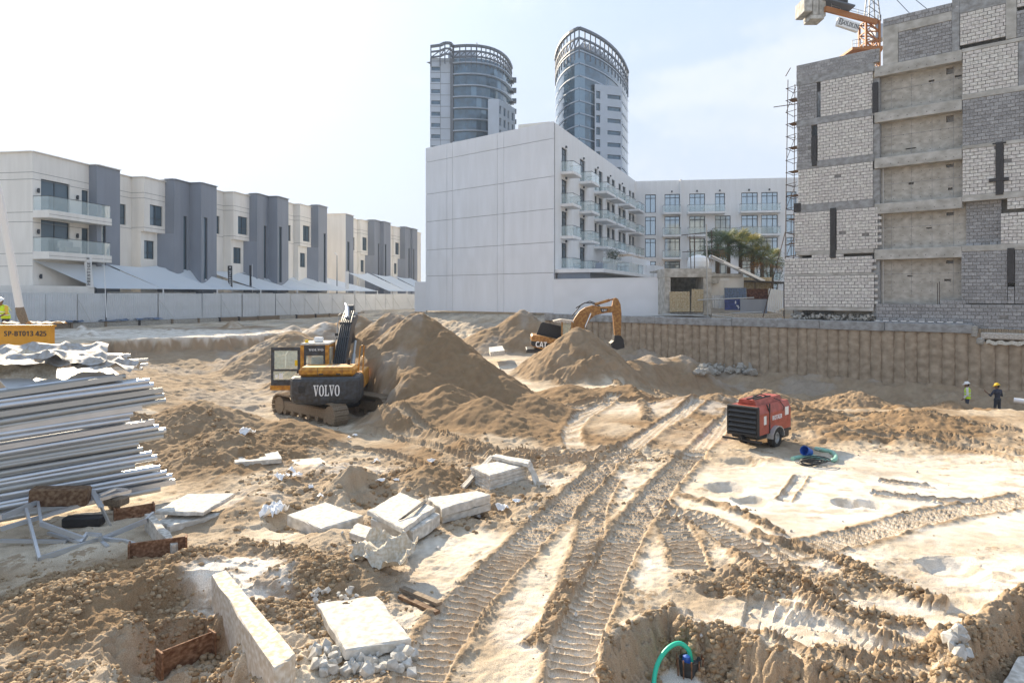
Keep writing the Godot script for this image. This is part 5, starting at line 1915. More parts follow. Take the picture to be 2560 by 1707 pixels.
func build_sheds() -> void:
	var r := thing("site_gatehouse", "small bare concrete gateway with a dark opening beside the white boundary wall", "shed")
	var D := 57.5
	flatbox(r, "pier", M.concrete, D, 1662, 1677, 690, 788, 2.6, 0.02)
	flatbox(r, "pier", M.concrete, D, 1759, 1779, 690, 788, 2.6, 0.02)
	flatbox(r, "lintel", M.concrete, D - 0.05, 1661, 1780, 671, 693, 2.8, 0.02)
	flatbox(r, "rear_wall", M.formed_concrete, D + 6.5, 1670, 1790, 680, 790, 0.2)
	flatbox(r, "roof_slab", M.formed_concrete, D, 1664, 1780, 672, 676, 6.6)
	flatbox(r, "side_wall", M.formed_concrete, D + 2.6, 1768, 1776, 676, 788, 3.9)
	flatbox(r, "side_wall", M.formed_concrete, D + 2.6, 1664, 1668, 690, 786, 3.9)
	flatbox(r, "sill", M.grey_concrete, D, 1677, 1759, 781, 789, 0.6)
	for q in [[1675, 1726, 729, 780, 0.02], [1728, 1758, 723, 779, -0.03]]:
		var a := pt(q[0], q[3], D - 0.25)
		var b := pt(q[1], q[2], D - 0.25)
		single("gate_leaf", corrugated(snappedf(b.x - a.x, 0.05), snappedf(b.y - a.y, 0.05), 0.16, 0.03), M.sheet_tan, "tan corrugated gate leaf leaning in the concrete gateway, the %s one" % ("wider" if q[0] == 1675 else "narrower"), "gate", Transform3D(Basis(Vector3.BACK, q[4]), a))
	# cream shed
	r = thing("cream_shed", "low cream shed with a sloping white roof edge behind the blue sheets", "shed")
	D = 60.5
	flatbox(r, "wall", M.cream_render, D, 1778, 1860, 690, 790, 3.0)
	flatbox(r, "wall", M.sheet_tan, D + 0.3, 1860, 1930, 693, 790, 3.0)
	flatbox(r, "roof_slab", M.concrete, D - 0.3, 1775, 1858, 684, 691, 3.4)
	flatbox(r, "wall_bracket", M.concrete, D - 0.5, 1777, 1797, 695, 708, 0.6)
	flatbox(r, "sign", M.white_paint, D - 0.04, 1800, 1823, 694, 702, 0.04)
	var tr := MB.new()
	tr.bar(pt(1776, 640, 59.5), pt(1836, 668, 59.8), 0.5, 0.22)
	tr.bar(pt(1836, 668, 59.8), pt(1908, 703, 60.2), 0.7, 0.22)
	part(r, "roof_edge", tr, M.white_paint)
	# sheets leaning in front
	for q in [[1812, 1867, 719, 747, 58.6, "sheet_blue", "blue corrugated sheet standing in front of the cream shed", true], [1868, 1920, 722, 748, 58.8, "sheet_rust", "rust brown sheet standing beside the blue corrugated sheet", false], [1812, 1852, 747.5, 775, 58.2, "board_blue", "deep blue board with white marks below the blue corrugated sheet", false], [1851, 1919, 747, 783, 58.0, "dark_render", "dark grey mesh sheet standing right of the deep blue board", false], [1780, 1812, 738, 770, 58.9, "sheet_grey", "pale sheet standing behind the concrete gateway's right pier", true]]:
		var a := pt(q[0], q[3], q[4])
		var b := pt(q[1], q[2], q[4])
		var w := snappedf(b.x - a.x, 0.05)
		var h := snappedf(b.y - a.y, 0.05)
		var o := single("sheet", corrugated(w, h, 0.22, 0.04) if q[7] else boxmesh(Vector3(w, h, 0.04)), M[q[5]], q[6], "sheet", Transform3D(Basis(Vector3.RIGHT, -0.05), a if q[7] else (a + Vector3(w / 2, h / 2, 0))), "sheets before the shed")
		if q[5] == "board_blue":
			var mk := MB.new()
			for i in 7: mk.bx(Vector3(rng.randf_range(0.25, 0.55), rng.randf_range(-0.3, 0.3), 0.022), Vector3(rng.randf_range(0.04, 0.12), rng.randf_range(0.04, 0.2), 0.006))
			part(o, "mark", mk, M.letter_white)
	var tilt := pt(1918, 778, 57.6)
	single("sheet", corrugated(1.25, 2.0, 0.2, 0.04), M.sheet_grey, "grey corrugated sheet leaning askew against the block wall corner", "sheet", Transform3D(Basis(Vector3.BACK, -0.16) * Basis(Vector3.RIGHT, -0.2), tilt), "sheets before the shed")
	# canopy
	r = thing("shed_canopy", "thin dark canopy on posts between the cream shed and block wall", "canopy", pt(1915, 705, 60.0))
	var b := MB.new()
	b.box(Transform3D(Basis(Vector3.BACK, -0.05), Vector3.ZERO), Vector3(3.4, 0.1, 2.6))
	part(r, "roof", b, M.dark_steel)
	for x in [-1.3, 1.2]:
		b = MB.new()
		b.rod(Vector3(x, -3.0, 1.0), Vector3(x, 0, 1.0), 0.04)
		part(r, "post", b, M.scaffold)
	# water tank
	b = MB.new()
	var c := pt(1746, 657, 62.0)
	b.lathe(Transform3D(), [Vector2(0, -0.75), Vector2(0.75, -0.68), Vector2(0.95, -0.35), Vector2(0.97, 0.1), Vector2(0.85, 0.45), Vector2(0.55, 0.63), Vector2(0.2, 0.68), Vector2(0, 0.68)], 24)
	var tk := thing("water_tank", "rounded white water tank standing on the concrete gateway roof", "tank", c)
	part(tk, "shell", b, M.white_paint)
	b = MB.new()
	b.lathe(at(0, 0.66, 0), [Vector2(0.25, 0), Vector2(0.25, 0.08), Vector2(0, 0.1)], 16)
	part(tk, "lid", b, M.white_paint)
	b = MB.new()
	b.bx(Vector3(0, -0.85, 0), Vector3(1.6, 0.2, 1.6))
	part(tk, "stand", b, M.concrete)
	# bars and pipes over the gateway
	var poles := [[1728, 672, 1725, 590], [1737, 672, 1736, 588], [1770, 790, 1766, 560], [1780, 640, 1780, 575], [1704, 588, 1780, 580], [1706, 630, 1812, 624], [1776, 640, 1810, 655], [1845, 672, 1905, 665]]
	var k := 0
	for q in poles:
		b = MB.new()
		var d := 57.0
		b.rod(pt(q[0], q[1], d), pt(q[2], q[3], d), 0.035 if k != 2 else 0.06, 6)
		single("scaffold_pole", b, M.scaffold if k != 2 else M.galvanised_dull, "grey pipe standing upright against the right pier of the gateway" if k == 2 else ("rusty scaffold pole lying level above the concrete gateway" if k in [4, 5, 7] else "rusty scaffold pole standing above the concrete gateway roof"), "pole", Transform3D(), "poles about the gateway")
		k += 1
	for q in [[1580, 790, 1760, 787], [1660, 785, 1775, 792], [1830, 783, 1905, 780], [1745, 750, 1886, 744], [1780, 788, 1910, 804], [1905, 804, 1955, 795], [1570, 802, 1640, 795]]:
		b = MB.new()
		b.rod(pt(q[0], q[1], 56.6), pt(q[2], q[3], 55.4), 0.05, 7)
		single("loose_pipe", b, M.galvanised_dull, "loose grey pipe lying along the capping beam before the sheds", "pipe", Transform3D(), "loose pipes on the beam")
	flatbox(thing("ledge_wall", "low pale ledge under the leaning sheets before the shed", "wall"), "ledge", M.slab_old, 57.2, 1780, 1956, 784, 797, 1.5)
	for i in 3:
		var bl := pt(1946 + i * 5, 779 - i * 3, 56.0)
		single("loose_block", boxmesh(Vector3(0.4, 0.2, 0.2), 0.01), M.white_block_0, "white block left on the ledge by the building's corner", "block", Transform3D(Basis(Vector3.UP, i * 0.4), bl), "blocks on the ledge")

func build_scaffold() -> void:
	var f := Face.new(xd(1992, 48.2), Vector2(0.749, -0.663))
	var r := on_face("scaffold_tower", f, "thin rusty scaffold rising along the left edge of the unfinished building", "scaffold")
	var s0: float = f.s(1964)
	for q in [[s0, -0.2], [s0, -1.6], [-0.12, -1.6]]:
		var b := MB.new()
		b.rod(Vector3(q[0] - (0.15 if q[1] > -1 else 0.0), 3.0, q[1]), Vector3(q[0] + 0.12, 20.1, q[1]), 0.028, 6)
		part(r, "standard", b, M.scaffold)
	var y := 4.0
	var k := 0
	while y < 20.0:
		for z in [-0.2, -1.6]:
			var b := MB.new()
			b.rod(Vector3(s0 - 0.05, y, z), Vector3(-0.05, y + 0.12, z), 0.022, 5)
			part(r, "ledger", b, M.scaffold)
		var c := MB.new()
		c.rod(Vector3(s0, y, -0.2), Vector3(s0, y + 0.02, -1.6), 0.022, 5)
		part(r, "transom", c, M.scaffold)
		if k % 2 == 0:
			var e := MB.new()
			e.rod(Vector3(s0, y, -0.15), Vector3(-0.1, y + 1.7 - 1.9 * (k % 4) / 2.0, -0.15), 0.02, 5)
			part(r, "brace", e, M.scaffold)
		if k % 2 == 1:
			sbox(r, "plank", M.wood, s0 + 0.05, -0.06, y + 0.1, y + 0.15, -1.3, -0.5)
		y += 0.86
		k += 1
	var b := MB.new()
	b.rod(Vector3(s0 - 0.9, f.y(1950, 263), -0.2), Vector3(0.0, f.y(1990, 258), -0.2), 0.03, 6)
	part(r, "ledger", b, M.scaffold)
	b = MB.new()
	b.rod(Vector3(s0 - 0.05, f.y(1967, 188), -0.2), Vector3(s0 + 0.3, f.y(1976, 167), -0.2), 0.03, 6)
	part(r, "standard", b, M.scaffold)
	b = MB.new()
	b.rod(Vector3(f.s(1912), 3.1, 0.3), Vector3(f.s(1968), 9.2, 0.3), 0.03, 6)
	part(r, "brace", b, M.scaffold)

func lattice(b: MB, a: Vector3, e: Vector3, w: float, n: int, t := 0.12) -> void:
	var d := (e - a).normalized()
	var x := d.cross(Vector3.UP if absf(d.y) < 0.9 else Vector3.BACK).normalized() * w / 2
	var y := x.cross(d).normalized() * w / 2
	var c := [x + y, -x + y, -x - y, x - y]
	for q in c: b.bar(a + q, e + q, t, t)
	for i in n:
		var p := a.lerp(e, float(i) / n)
		var r := a.lerp(e, float(i + 1) / n)
		for j in 4:
			b.bar(p + c[j], r + c[(j + 1) % 4], t * 0.6, t * 0.6)
			b.bar(r + c[j], r + c[(j + 1) % 4], t * 0.6, t * 0.6)

func build_crane() -> void:
	var D := 70.0
	var r := thing("tower_crane", "orange tower crane with grey counterweights above the unfinished building", "crane")
	var b := MB.new()
	var m0 := pt(2174, 190, D)
	var m1 := pt(2174, 58, D)
	lattice(b, m0, m1, 1.35, 5, 0.2)
	part(r, "mast", b, M.orange)
	b = MB.new()
	b.bar(pt(2192, 55, D - 1.0), pt(2064, 22, D - 3.5), 0.28, 0.5)
	b.bar(pt(2192, 55, D + 1.0), pt(2064, 22, D - 1.5), 0.28, 0.5)
	for i in 7:
		b.bar(pt(2188 - i * 18, 54 - i * 4.7, D - 1.1 - i * 0.35), pt(2179 - i * 18, 52 - i * 4.7, D + 0.8 - i * 0.35), 0.1, 0.1)
	part(r, "counter_jib", b, M.orange)
	b = MB.new()
	for i in 5: b.rod(pt(2080 + i * 22, 20 + i * 6, D - 3.0 + i * 0.4), pt(2080 + i * 22, 6 + i * 6, D - 3.0 + i * 0.4), 0.03, 5)
	b.rod(pt(2080, 6, D - 3), pt(2168, 30, D - 1.4), 0.03, 5); b.rod(pt(2080, 13, D - 3), pt(2168, 37, D - 1.4), 0.025, 5)
	part(r, "handrail", b, M.galvanised_dull)
	for q in [[2012, 2032, -8, 28, 0.0], [2033, 2048, -8, 36, 0.2], [2049, 2066, -6, 40, 0.4]]:
		flatbox(r, "counterweight", M.concrete, D - 3.6 + q[4], q[0], q[1], q[2], q[3], 2.2, 0.05)
	flatbox(r, "counterweight", M.concrete, D - 3.4, 2027, 2062, 36, 47, 1.6, 0.05)
	b = MB.new()
	b.box(Transform3D(Basis(Vector3.BACK, -0.26), pt(2090, 12, D - 2.8)), Vector3(3.2, 0.15, 1.6))
	part(r, "machine_deck", b, M.tower_dark)
	b = MB.new()
	b.cbox(at(0, 0, 0), Vector3(1.1, 0.9, 1.0), 0.1)
	part(r, "winch", b, M.dark_steel, Transform3D(Basis(), pt(2102, 1, D - 2.8)))
	# sign board
	var sign := Node3D.new()
	sign.name = "sign_board"
	r.add_child(sign)
	sign.transform = Transform3D(Basis(Vector3.BACK, -0.27) * Basis(Vector3.UP, 0.1), pt(2120, 62, D - 3.0))
	part(sign, "board", boxmesh(Vector3(2.25, 0.85, 0.4), 0.02), M.white_paint)
	lettering(sign, "GOLDLINE", 0.52, M.letter_dark, Transform3D(Basis().scaled(Vector3(0.72, 1.15, 1)), Vector3(0.22, 0.0, 0.215)), "Droid Serif", true, 0.015)
	b = MB.new()
	for q in [[0, 0.27, 0.46, 0.07], [0, -0.27, 0.46, 0.07], [-0.2, 0, 0.07, 0.6], [0.2, 0, 0.07, 0.6], [-0.06, 0.03, 0.07, 0.36]]:
		b.bx(Vector3(-0.86 + q[0] * 0.7, q[1], 0.21), Vector3(q[2] * 0.75, q[3], 0.02))
	part(sign, "emblem", b, M.letter_dark)
	# head
	b = MB.new()
	var hd := pt(2180, -60, D)
	for q in [[-0.55, -0.5], [0.65, -0.5], [-0.55, 0.6], [0.65, 0.6]]:
		b.bar(m1 + Vector3(q[0] + 0.2, 0, q[1]), hd + Vector3(q[0] * 0.35, 0, q[1] * 0.3), 0.09, 0.09)
	for i in 6:
		var t := i / 6.0
		var p := (m1 + Vector3(0.2, 0, 0)).lerp(hd, t)
		var w := lerpf(0.6, 0.2, t)
		b.bar(p + Vector3(-w, 0, -w), p + Vector3(w, 0.75, -w), 0.05, 0.05); b.bar(p + Vector3(w, 0, w), p + Vector3(-w, 0.75, w), 0.05, 0.05)
	part(r, "tower_head", b, M.tower_truss)
	for q in [[2243, -2, 2278, 36], [2282, -2, 2322, 25]]:
		b = MB.new()
		b.rod(pt(q[0] - 30, q[1] - 30, D), pt(q[2], q[3], D), 0.035, 5)
		part(r, "pendant_line", b, M.tower_truss)
	flatbox(r, "platform", M.orange, D - 1.4, 2132, 2200, 117, 123, 2.8)
	b = MB.new()
	b.prism(at(0, 0, 0), PackedVector2Array([Vector2(-1.0, 0), Vector2(1.4, 0), Vector2(1.1, -0.6), Vector2(-0.6, -0.6)]), 2.0)
	part(r, "slewing_collar", b, M.orange, Transform3D(Basis(), pt(2165, 123, D)))
	b = MB.new()
	for i in 4: b.rod(pt(2132 + i * 9, 119, D - 1.4), pt(2132 + i * 9, 101, D - 1.4), 0.03, 5)
	b.rod(pt(2132, 101, D - 1.4), pt(2160, 96, D - 1.4), 0.03, 5); b.rod(pt(2132, 110, D - 1.4), pt(2160, 106, D - 1.4), 0.025, 5)
	part(r, "handrail", b, M.galvanised_dull)
	part(r, "operator_cab", boxmesh(Vector3(1.3, 1.5, 1.3), 0.08), M.tower_panel, Transform3D(Basis(), pt(2198, 82, D)))
	for q in [2196, 2203]:
		b = MB.new()
		b.rod(pt(q, 52, D), pt(q, 37, D), 0.05, 5)
		part(r, "antenna", b, M.dark_steel)

func fan_palm(px: float, py: float, d: float, size: float, kind: int, sd: int) -> void:
	var top := pt(px, py, d)
	var r := RandomNumberGenerator.new()
	r.seed = sd
	var t := thing("fan_palm", ["", "fan palm with dark green crown behind the gateway poles", "fan palm with dark green crown right of the upright pipe", "fan palm with yellow green crown in the middle of the clump", "fan palm with yellow green crown next to the dry ones", "fan palm with dry orange fronds below a small crown", "fan palm with dry fronds beside the rusty scaffold"][sd], "palm tree", Vector3(top.x, 2.8, top.z), 0, "fan palms behind the shed")
	var h := top.y - 2.8
	var b := MB.new()
	var pr := []
	for i in 13: pr.append(Vector2(0.24 - 0.05 * i / 12.0 + (0.03 if i % 2 else 0.0), h * i / 12.0))
	b.lathe(Transform3D(), pr, 10)
	part(t, "trunk", b, M.palm_trunk)
	var green := MB.new()
	var yellow := MB.new()
	var dead := MB.new()
	for i in 46:
		var up := r.randf_range(-0.75, 1.25)
		var a := r.randf() * TAU
		var dir := Vector3(cos(a) * cos(up), sin(up), sin(a) * cos(up))
		var m: MB = dead if up < -0.45 and (kind == 2 or r.randf() < 0.4) else (yellow if kind > 0 and r.randf() < 0.5 else green)
		var stem := size * r.randf_range(0.45, 0.62)
		var o := Vector3(0, h, 0)
		var tip := o + dir * stem + Vector3.DOWN * 0.12 * stem * (1.0 - up)
		m.bar(o, tip, 0.03, 0.02)
		# a fan of narrow leaflets
		var side := dir.cross(Vector3.UP).normalized()
		if side.length() < 0.1: side = Vector3.RIGHT
		var nn := side.cross(dir).normalized()
		for k in 17:
			var q := (k - 8) / 8.0
			var ang := q * 1.75
			var ld := (dir * cos(ang) + side * sin(ang)).normalized()
			var L := size * r.randf_range(0.5, 0.66) * (1.0 - 0.25 * absf(q))
			var mid := tip + ld * L * 0.55
			var end := tip + ld * L + Vector3.DOWN * L * r.randf_range(0.15, 0.5)
			var w := ld.cross(nn).normalized() * 0.03 * size / 2.0
			m.tri(tip, mid + w, mid - w)
			m.tri(mid - w, mid + w, end)
	var crown := part(t, "crown", green, M.palm_leaf)
	if yellow.v.size(): part(crown, "fronds", yellow, M.palm_leaf_yellow)
	if dead.v.size(): part(crown, "dry_fronds", dead, M.palm_dead)

func build_palms() -> void:
	fan_palm(1795, 612, 76, 2.2, 0, 1)
	fan_palm(1822, 606, 80, 2.1, 0, 2)
	fan_palm(1852, 612, 77, 2.0, 1, 3)
	fan_palm(1882, 622, 75, 2.0, 1, 4)
	fan_palm(1906, 640, 74, 1.8, 2, 5)
	fan_palm(1930, 650, 78, 1.7, 2, 6)
	for q in [[1592, 690, 96, 1.6, "spindly shrub before the dark ground floor windows"], [1648, 690, 96, 1.3, "small shrub beside the end of the boundary wall"], [1935, 690, 64, 2.0, "dark green bush behind the leaning corrugated sheets"], [1535, 645, 80, 1.1, "potted shrub on the terrace of the flats"]]:
		var c := pt(q[0], q[1], q[2])
		var t := thing("shrub", q[4], "shrub", c)
		var b := MB.new()
		var r := RandomNumberGenerator.new()
		r.seed = int(q[0])
		for i in 700:
			var p: Vector3 = Vector3(r.randfn(0, 0.4), r.randfn(0.2, 0.4), r.randfn(0, 0.4)) * q[3]
			var u := Vector3(r.randf_range(-1, 1), r.randf_range(-1, 1), r.randf_range(-1, 1)).normalized() * 0.09
			var w := u.cross(Vector3(r.randf(), r.randf(), r.randf())).normalized() * 0.035
			b.tri(p - u, p + w, p + u); b.tri(p - u, p + u, p - w)
		part(t, "foliage", b, M.shrub_leaf)
		var s := MB.new()
		for i in 5: s.rod(Vector3(0, -2.0, 0), Vector3(r.randf_range(-0.4, 0.4), 0.3, r.randf_range(-0.4, 0.4)) * q[3], 0.02, 5)
		part(t, "stem", s, M.palm_trunk)

# ---------------------------------------------------------------- machines
func loft(b: MB, rings: Array) -> void:  # rings of equal length, bottom up, each a list of Vector3 running counter-clockwise seen from above
	for i in rings.size() - 1:
		var n: int = rings[i].size()
		for j in n:
			var k := (j + 1) % n
			b.quad(rings[i][j], rings[i + 1][j], rings[i + 1][k], rings[i][k])
	for q in [0, rings.size() - 1]:
		var c := Vector3.ZERO
		for p in rings[q]: c += p
		c /= rings[q].size()
		for j in rings[q].size():
			var k: int = (j + 1) % rings[q].size()
			if q == 0: b.tri(rings[q][j], rings[q][k], c)
			else: b.tri(rings[q][k], rings[q][j], c)

func outline(pts: Array, y: float, inset: float) -> Array:
	var out := []
	for p in pts: out.append(Vector3(p.x - signf(p.x) * minf(inset, absf(p.x)), y, p.y - (inset if p.y > 1.0 else 0.0)))
	return out

func track_unit(parent: Node3D, x: Transform3D, lc: float, rad: float, wide: float) -> void:
	var b := MB.new()
	# frame, wheels and rollers
	b.cbox(at(0, rad, 0), Vector3(wide * 0.62, rad * 0.95, lc * 0.86), 0.05)
	for s in [-1.0, 1.0]:
		var q := Transform3D(Basis(Vector3.BACK, PI / 2), Vector3(wide * 0.36, rad, s * lc / 2))
		b.lathe(q, [Vector2(0, 0), Vector2(rad * 0.3, 0), Vector2(rad * 0.34, 0.06), Vector2(rad * 0.7, 0.1), Vector2(rad * 0.8, 0.1), Vector2(rad * 0.82, wide * 0.72), Vector2(0, wide * 0.72)], 18)
	for i in 6:
		b.lathe(Transform3D(Basis(Vector3.BACK, PI / 2), Vector3(wide * 0.34, 0.2, lc * (-0.4 + i * 0.16))), [Vector2(0, 0), Vector2(0.1, 0), Vector2(0.12, 0.03), Vector2(0.12, wide * 0.66), Vector2(0, wide * 0.66)], 10)
	var o := part(parent, "track", b, M.track_steel, x)
	var per := 2.0 * lc + TAU * rad
	var n := int(round(per / 0.19))
	var sh := MB.new()
	sh.cbox(at(0, 0, 0), Vector3(wide, 0.035, 0.178), 0.008)
	sh.bx(Vector3(0, 0.03, 0.06), Vector3(wide, 0.035, 0.02)); sh.bx(Vector3(0, 0.025, -0.02), Vector3(wide, 0.025, 0.02))
	var m := sh.mesh()
	for i in n:
		var u := per * i / n
		var p: Vector3
		var a: float
		if u < lc: p = Vector3(0, 2.0 * rad, -lc / 2 + u); a = 0.0
		elif u < lc + PI * rad:
			a = (u - lc) / rad
			p = Vector3(0, rad + rad * cos(a), lc / 2 + rad * sin(a))
		elif u < 2.0 * lc + PI * rad:
			p = Vector3(0, 0, lc / 2 - (u - lc - PI * rad)); a = PI
		else:
			a = PI + (u - 2.0 * lc - PI * rad) / rad
			p = Vector3(0, rad + rad * cos(a), -lc / 2 + rad * sin(a))
		part(o, "track_shoe", m, M.track_steel, Transform3D(Basis(Vector3.RIGHT, a), p))

func side_prism(b: MB, zy: Array, x: float, w: float) -> void:  # an outline of [forward, up] pairs drawn out across the machine
	var poly := PackedVector2Array()
	for q in zy: poly.append(Vector2(q[0], q[1]))
	b.prism(Transform3D(Basis(Vector3(0, 0, -1), Vector3.UP, Vector3(1, 0, 0)), Vector3(x, 0, 0)), poly, w)

func build_excavator() -> void:
	var c := xd(833, 27.3)
	var ground := -0.14
	var r := thing("excavator", "yellow excavator seen from behind with charcoal counterweight and open cab door", "excavator", Vector3(c.x, ground, -c.y), 0.10)
	# undercarriage
	var yaw := Basis(Vector3.UP, 0.74)
	for s in [-1.0, 1.0]:
		track_unit(r, Transform3D(yaw, yaw * Vector3(s * 1.12, 0, 0.0)), 3.6, 0.42, 0.62)
	var b := MB.new()
	b.cbox(Transform3D(yaw, Vector3(0, 0.6, 0)), Vector3(1.6, 0.42, 1.6), 0.1)
	b.lathe(at(0, 0.75, 0), [Vector2(0.62, 0), Vector2(0.62, 0.28), Vector2(0, 0.28)], 20)
	part(r, "undercarriage", b, M.machine_black)
	# deck
	b = MB.new()
	b.cbox(at(0, 1.1, -0.35), Vector3(2.4, 0.2, 2.7), 0.03)
	part(r, "deck", b, M.machine_black)
	# counterweight
	var plan := [Vector2(-1.28, 0.75), Vector2(-1.28, 1.85), Vector2(-1.16, 2.08), Vector2(-0.85, 2.2), Vector2(-0.4, 2.27), Vector2(0, 2.29), Vector2(0.4, 2.27), Vector2(0.85, 2.2), Vector2(1.16, 2.08), Vector2(1.28, 1.85), Vector2(1.28, 0.75)]
	b = MB.new()
	loft(b, [outline(plan, 0.80, 0.14), outline(plan, 0.88, 0.05), outline(plan, 1.0, 0.01), outline(plan, 1.2, 0.0), outline(plan, 1.66, 0.0), outline(plan, 1.76, 0.025), outline(plan, 1.81, 0.08)])
	var cw := part(r, "counterweight", b, M.charcoal)
	lettering(cw, "VOLVO", 0.60, M.letter_white, Transform3D(Basis().scaled(Vector3(0.44, 0.92, 1)), Vector3(0.12, 1.34, 2.295)), "Droid Serif", true, 0.02)
	b = MB.new()
	b.cbox(at(-0.78, 1.38, 2.2), Vector3(0.3, 0.26, 0.06), 0.03)
	part(cw, "lifting_pocket", b, M.machine_black)
	# body and hood
	b = MB.new()
	b.cbox(at(-0.80, 1.46, 0.45), Vector3(1.0, 0.66, 1.1), 0.04)
	part(r, "left_body", b, M.yellow)
	b = MB.new()
	b.cbox(at(0.82, 1.5, -0.35), Vector3(0.86, 0.68, 2.2), 0.04)
	part(r, "right_body", b, M.yellow)
	b = MB.new()
	b.cbox(at(0.05, 1.975, 1.25), Vector3(2.06, 0.36, 1.35), 0.11)
	var hood := part(r, "hood", b, M.yellow)
	b = MB.new()
	for x in [-0.28, 0.62]: b.bx(Vector3(x, 2.0, 1.925), Vector3(0.012, 0.3, 0.012))
	for x in [-0.15, 0.48]: b.bx(Vector3(x, 1.9, 1.93), Vector3(0.16, 0.05, 0.02))
	for i in 3: b.bx(Vector3(0.02 + i * 0.18, 2.157, 1.3), Vector3(0.1, 0.012, 0.7))
	part(hood, "latch", b, M.charcoal)
	b = MB.new()
	b.cbox(at(0.06, 1.75, 0.9), Vector3(2.3, 0.12, 1.6), 0.03)
	part(r, "engine_deck", b, M.slab)
	# cab
	var cab := Node3D.new()
	cab.name = "cab"
	r.add_child(cab)
	cab.position = Vector3(-0.74, 1.2, -0.85)   # centre of the cab floor
	var w := 0.54
	var l := 0.82
	var h := 1.66
	b = MB.new()
	for q in [[-1, 1], [1, 1], [-1, -1], [1, -1]]: b.cbox(at(q[0] * (w - 0.06), h / 2, q[1] * (l - 0.05)), Vector3(0.16, h, 0.12), 0.02)
	b.cbox(at(0, 0.16, 0), Vector3(2 * w, 0.36, 2 * l), 0.03)
	for s in [-1, 1]: b.cbox(at(s * (w - 0.04), h - 0.06, 0), Vector3(0.08, 0.12, 2 * l), 0.02)
	part(cab, "frame", b, M.yellow)
	b = MB.new()
	b.cbox(at(0, h + 0.02, 0), Vector3(2 * w + 0.04, 0.1, 2 * l + 0.06), 0.04)
	part(cab, "roof", b, M.slab)
	b = MB.new()
	holed(b, -w + 0.13, w - 0.13, 0.3, h - 0.02, [Rect2(-0.34, 0.48, 0.68, 0.76)], l + 0.014, 0.06)
	part(cab, "rear_panel", b, M.charcoal)
	lettering(cab, "VOLVO", 0.14, M.letter_white, Transform3D(Basis().scaled(Vector3(1.15, 0.85, 1)), Vector3(0.06, h - 0.2, l + 0.016)), "Droid Serif", true, 0.006)
	part(cab, "rear_window", boxmesh(Vector3(0.8, 0.8, 0.01)), M.cab_glass, at(0.01, 0.86, l - 0.03))
	part(cab, "side_window", boxmesh(Vector3(0.01, 1.1, 1.4)), M.cab_glass, at(w - 0.03, 0.95, 0))
	part(cab, "front_window", boxmesh(Vector3(0.96, 1.2, 0.01)), M.cab_glass, at(0, 0.95, -l + 0.03))
	b = MB.new()
	b.cbox(at(0.02, 0.5, 0.15), Vector3(0.5, 0.14, 0.5), 0.05); b.cbox(Transform3D(Basis(Vector3.RIGHT, -0.15), Vector3(0.02, 0.82, 0.42)), Vector3(0.46, 0.62, 0.13), 0.05)
	part(cab, "seat", b, M.machine_black)
	b = MB.new()
	b.lathe(at(-0.36, h + 0.07, 0.55), [Vector2(0.07, 0), Vector2(0.07, 0.1), Vector2(0.05, 0.13), Vector2(0, 0.13)], 10)
	part(cab, "beacon", b, M.helmet_yellow)
	b = MB.new()
	b.cbox(at(0.05, h + 0.17, 0.2), Vector3(0.36, 0.2, 0.25), 0.03)
	b.rod(Vector3(0, h + 0.05, 0.2), Vector3(0, h + 0.1, 0.2), 0.03)
	part(cab, "air_conditioner", b, M.white_paint)
	# open door
	b = MB.new()
	holed(b, -1.16, 0.0, 0.0, 1.52, [Rect2(-1.04, 0.66, 0.92, 0.74), Rect2(-1.07, 0.24, 0.92, 0.34)], 0.02, 0.04)
	holed(b, -1.16, 0.0, 0.0, 1.52, [Rect2(-1.04, 0.66, 0.92, 0.74), Rect2(-1.07, 0.24, 0.92, 0.34)], -0.02, 0.0)
	var dx := Transform3D(Basis(Vector3.UP, -0.05), Vector3(-1.29, 1.24, -0.06))
	var door := part(r, "open_door", b, M.charcoal, dx)
	part(door, "lower_band", boxmesh(Vector3(1.2, 0.2, 0.05), 0.015), M.yellow, at(-0.6, -0.08, 0.0))
	part(door, "window", boxmesh(Vector3(0.94, 0.76, 0.008)), M.cab_glass, at(-0.58, 1.03, 0))
	part(door, "window", boxmesh(Vector3(0.94, 0.36, 0.008)), M.cab_glass, at(-0.61, 0.41, 0))
	b = MB.new()
	b.bx(Vector3(-0.95, 0.37, 0.012), Vector3(0.09, 0.14, 0.006)); b.bx(Vector3(-0.77, 0.38, 0.012), Vector3(0.15, 0.22, 0.006))
	part(door, "sticker", b, M.letter_white)
	b = MB.new()
	b.bx(Vector3(-0.17, 0.9, 0.02), Vector3(0.1, 0.22, 0.01))
	part(door, "warning_plate", b, M.helmet_yellow)
	b = MB.new()
	b.tube([Vector3(-0.5, 1.38, -0.05), Vector3(-0.6, 1.25, -0.06), Vector3(-0.6, 0.72, -0.06)], 0.018, 6)
	part(door, "grab_handle", b, M.white_paint)
	# boom, stick, bucket
	b = MB.new()
	side_prism(b, [[0.35, 1.25], [0.3, 1.75], [1.5, 2.75], [2.6, 3.5], [3.3, 3.72], [5.0, 4.02], [5.15, 3.78], [3.5, 3.22], [2.6, 2.72], [1.2, 1.6], [0.7, 1.25]], 0.12, 0.44)
	var boom := part(r, "boom", b, M.boom_grey)
	b = MB.new()
	for x in [-0.12, -0.04, 0.04, 0.12, 0.2, 0.3]:
		b.tube([Vector3(x + 0.06, 1.55, -0.1), Vector3(x + 0.06, 1.9, -0.28), Vector3(x + 0.06, 2.86, -1.45), Vector3(x + 0.04, 3.62, -2.6), Vector3(x, 3.86, -3.4), Vector3(x - 0.05, 4.1, -4.4)], 0.032, 7)
	part(boom, "hydraulic_hose", b, M.hose_black)
	b = MB.new()
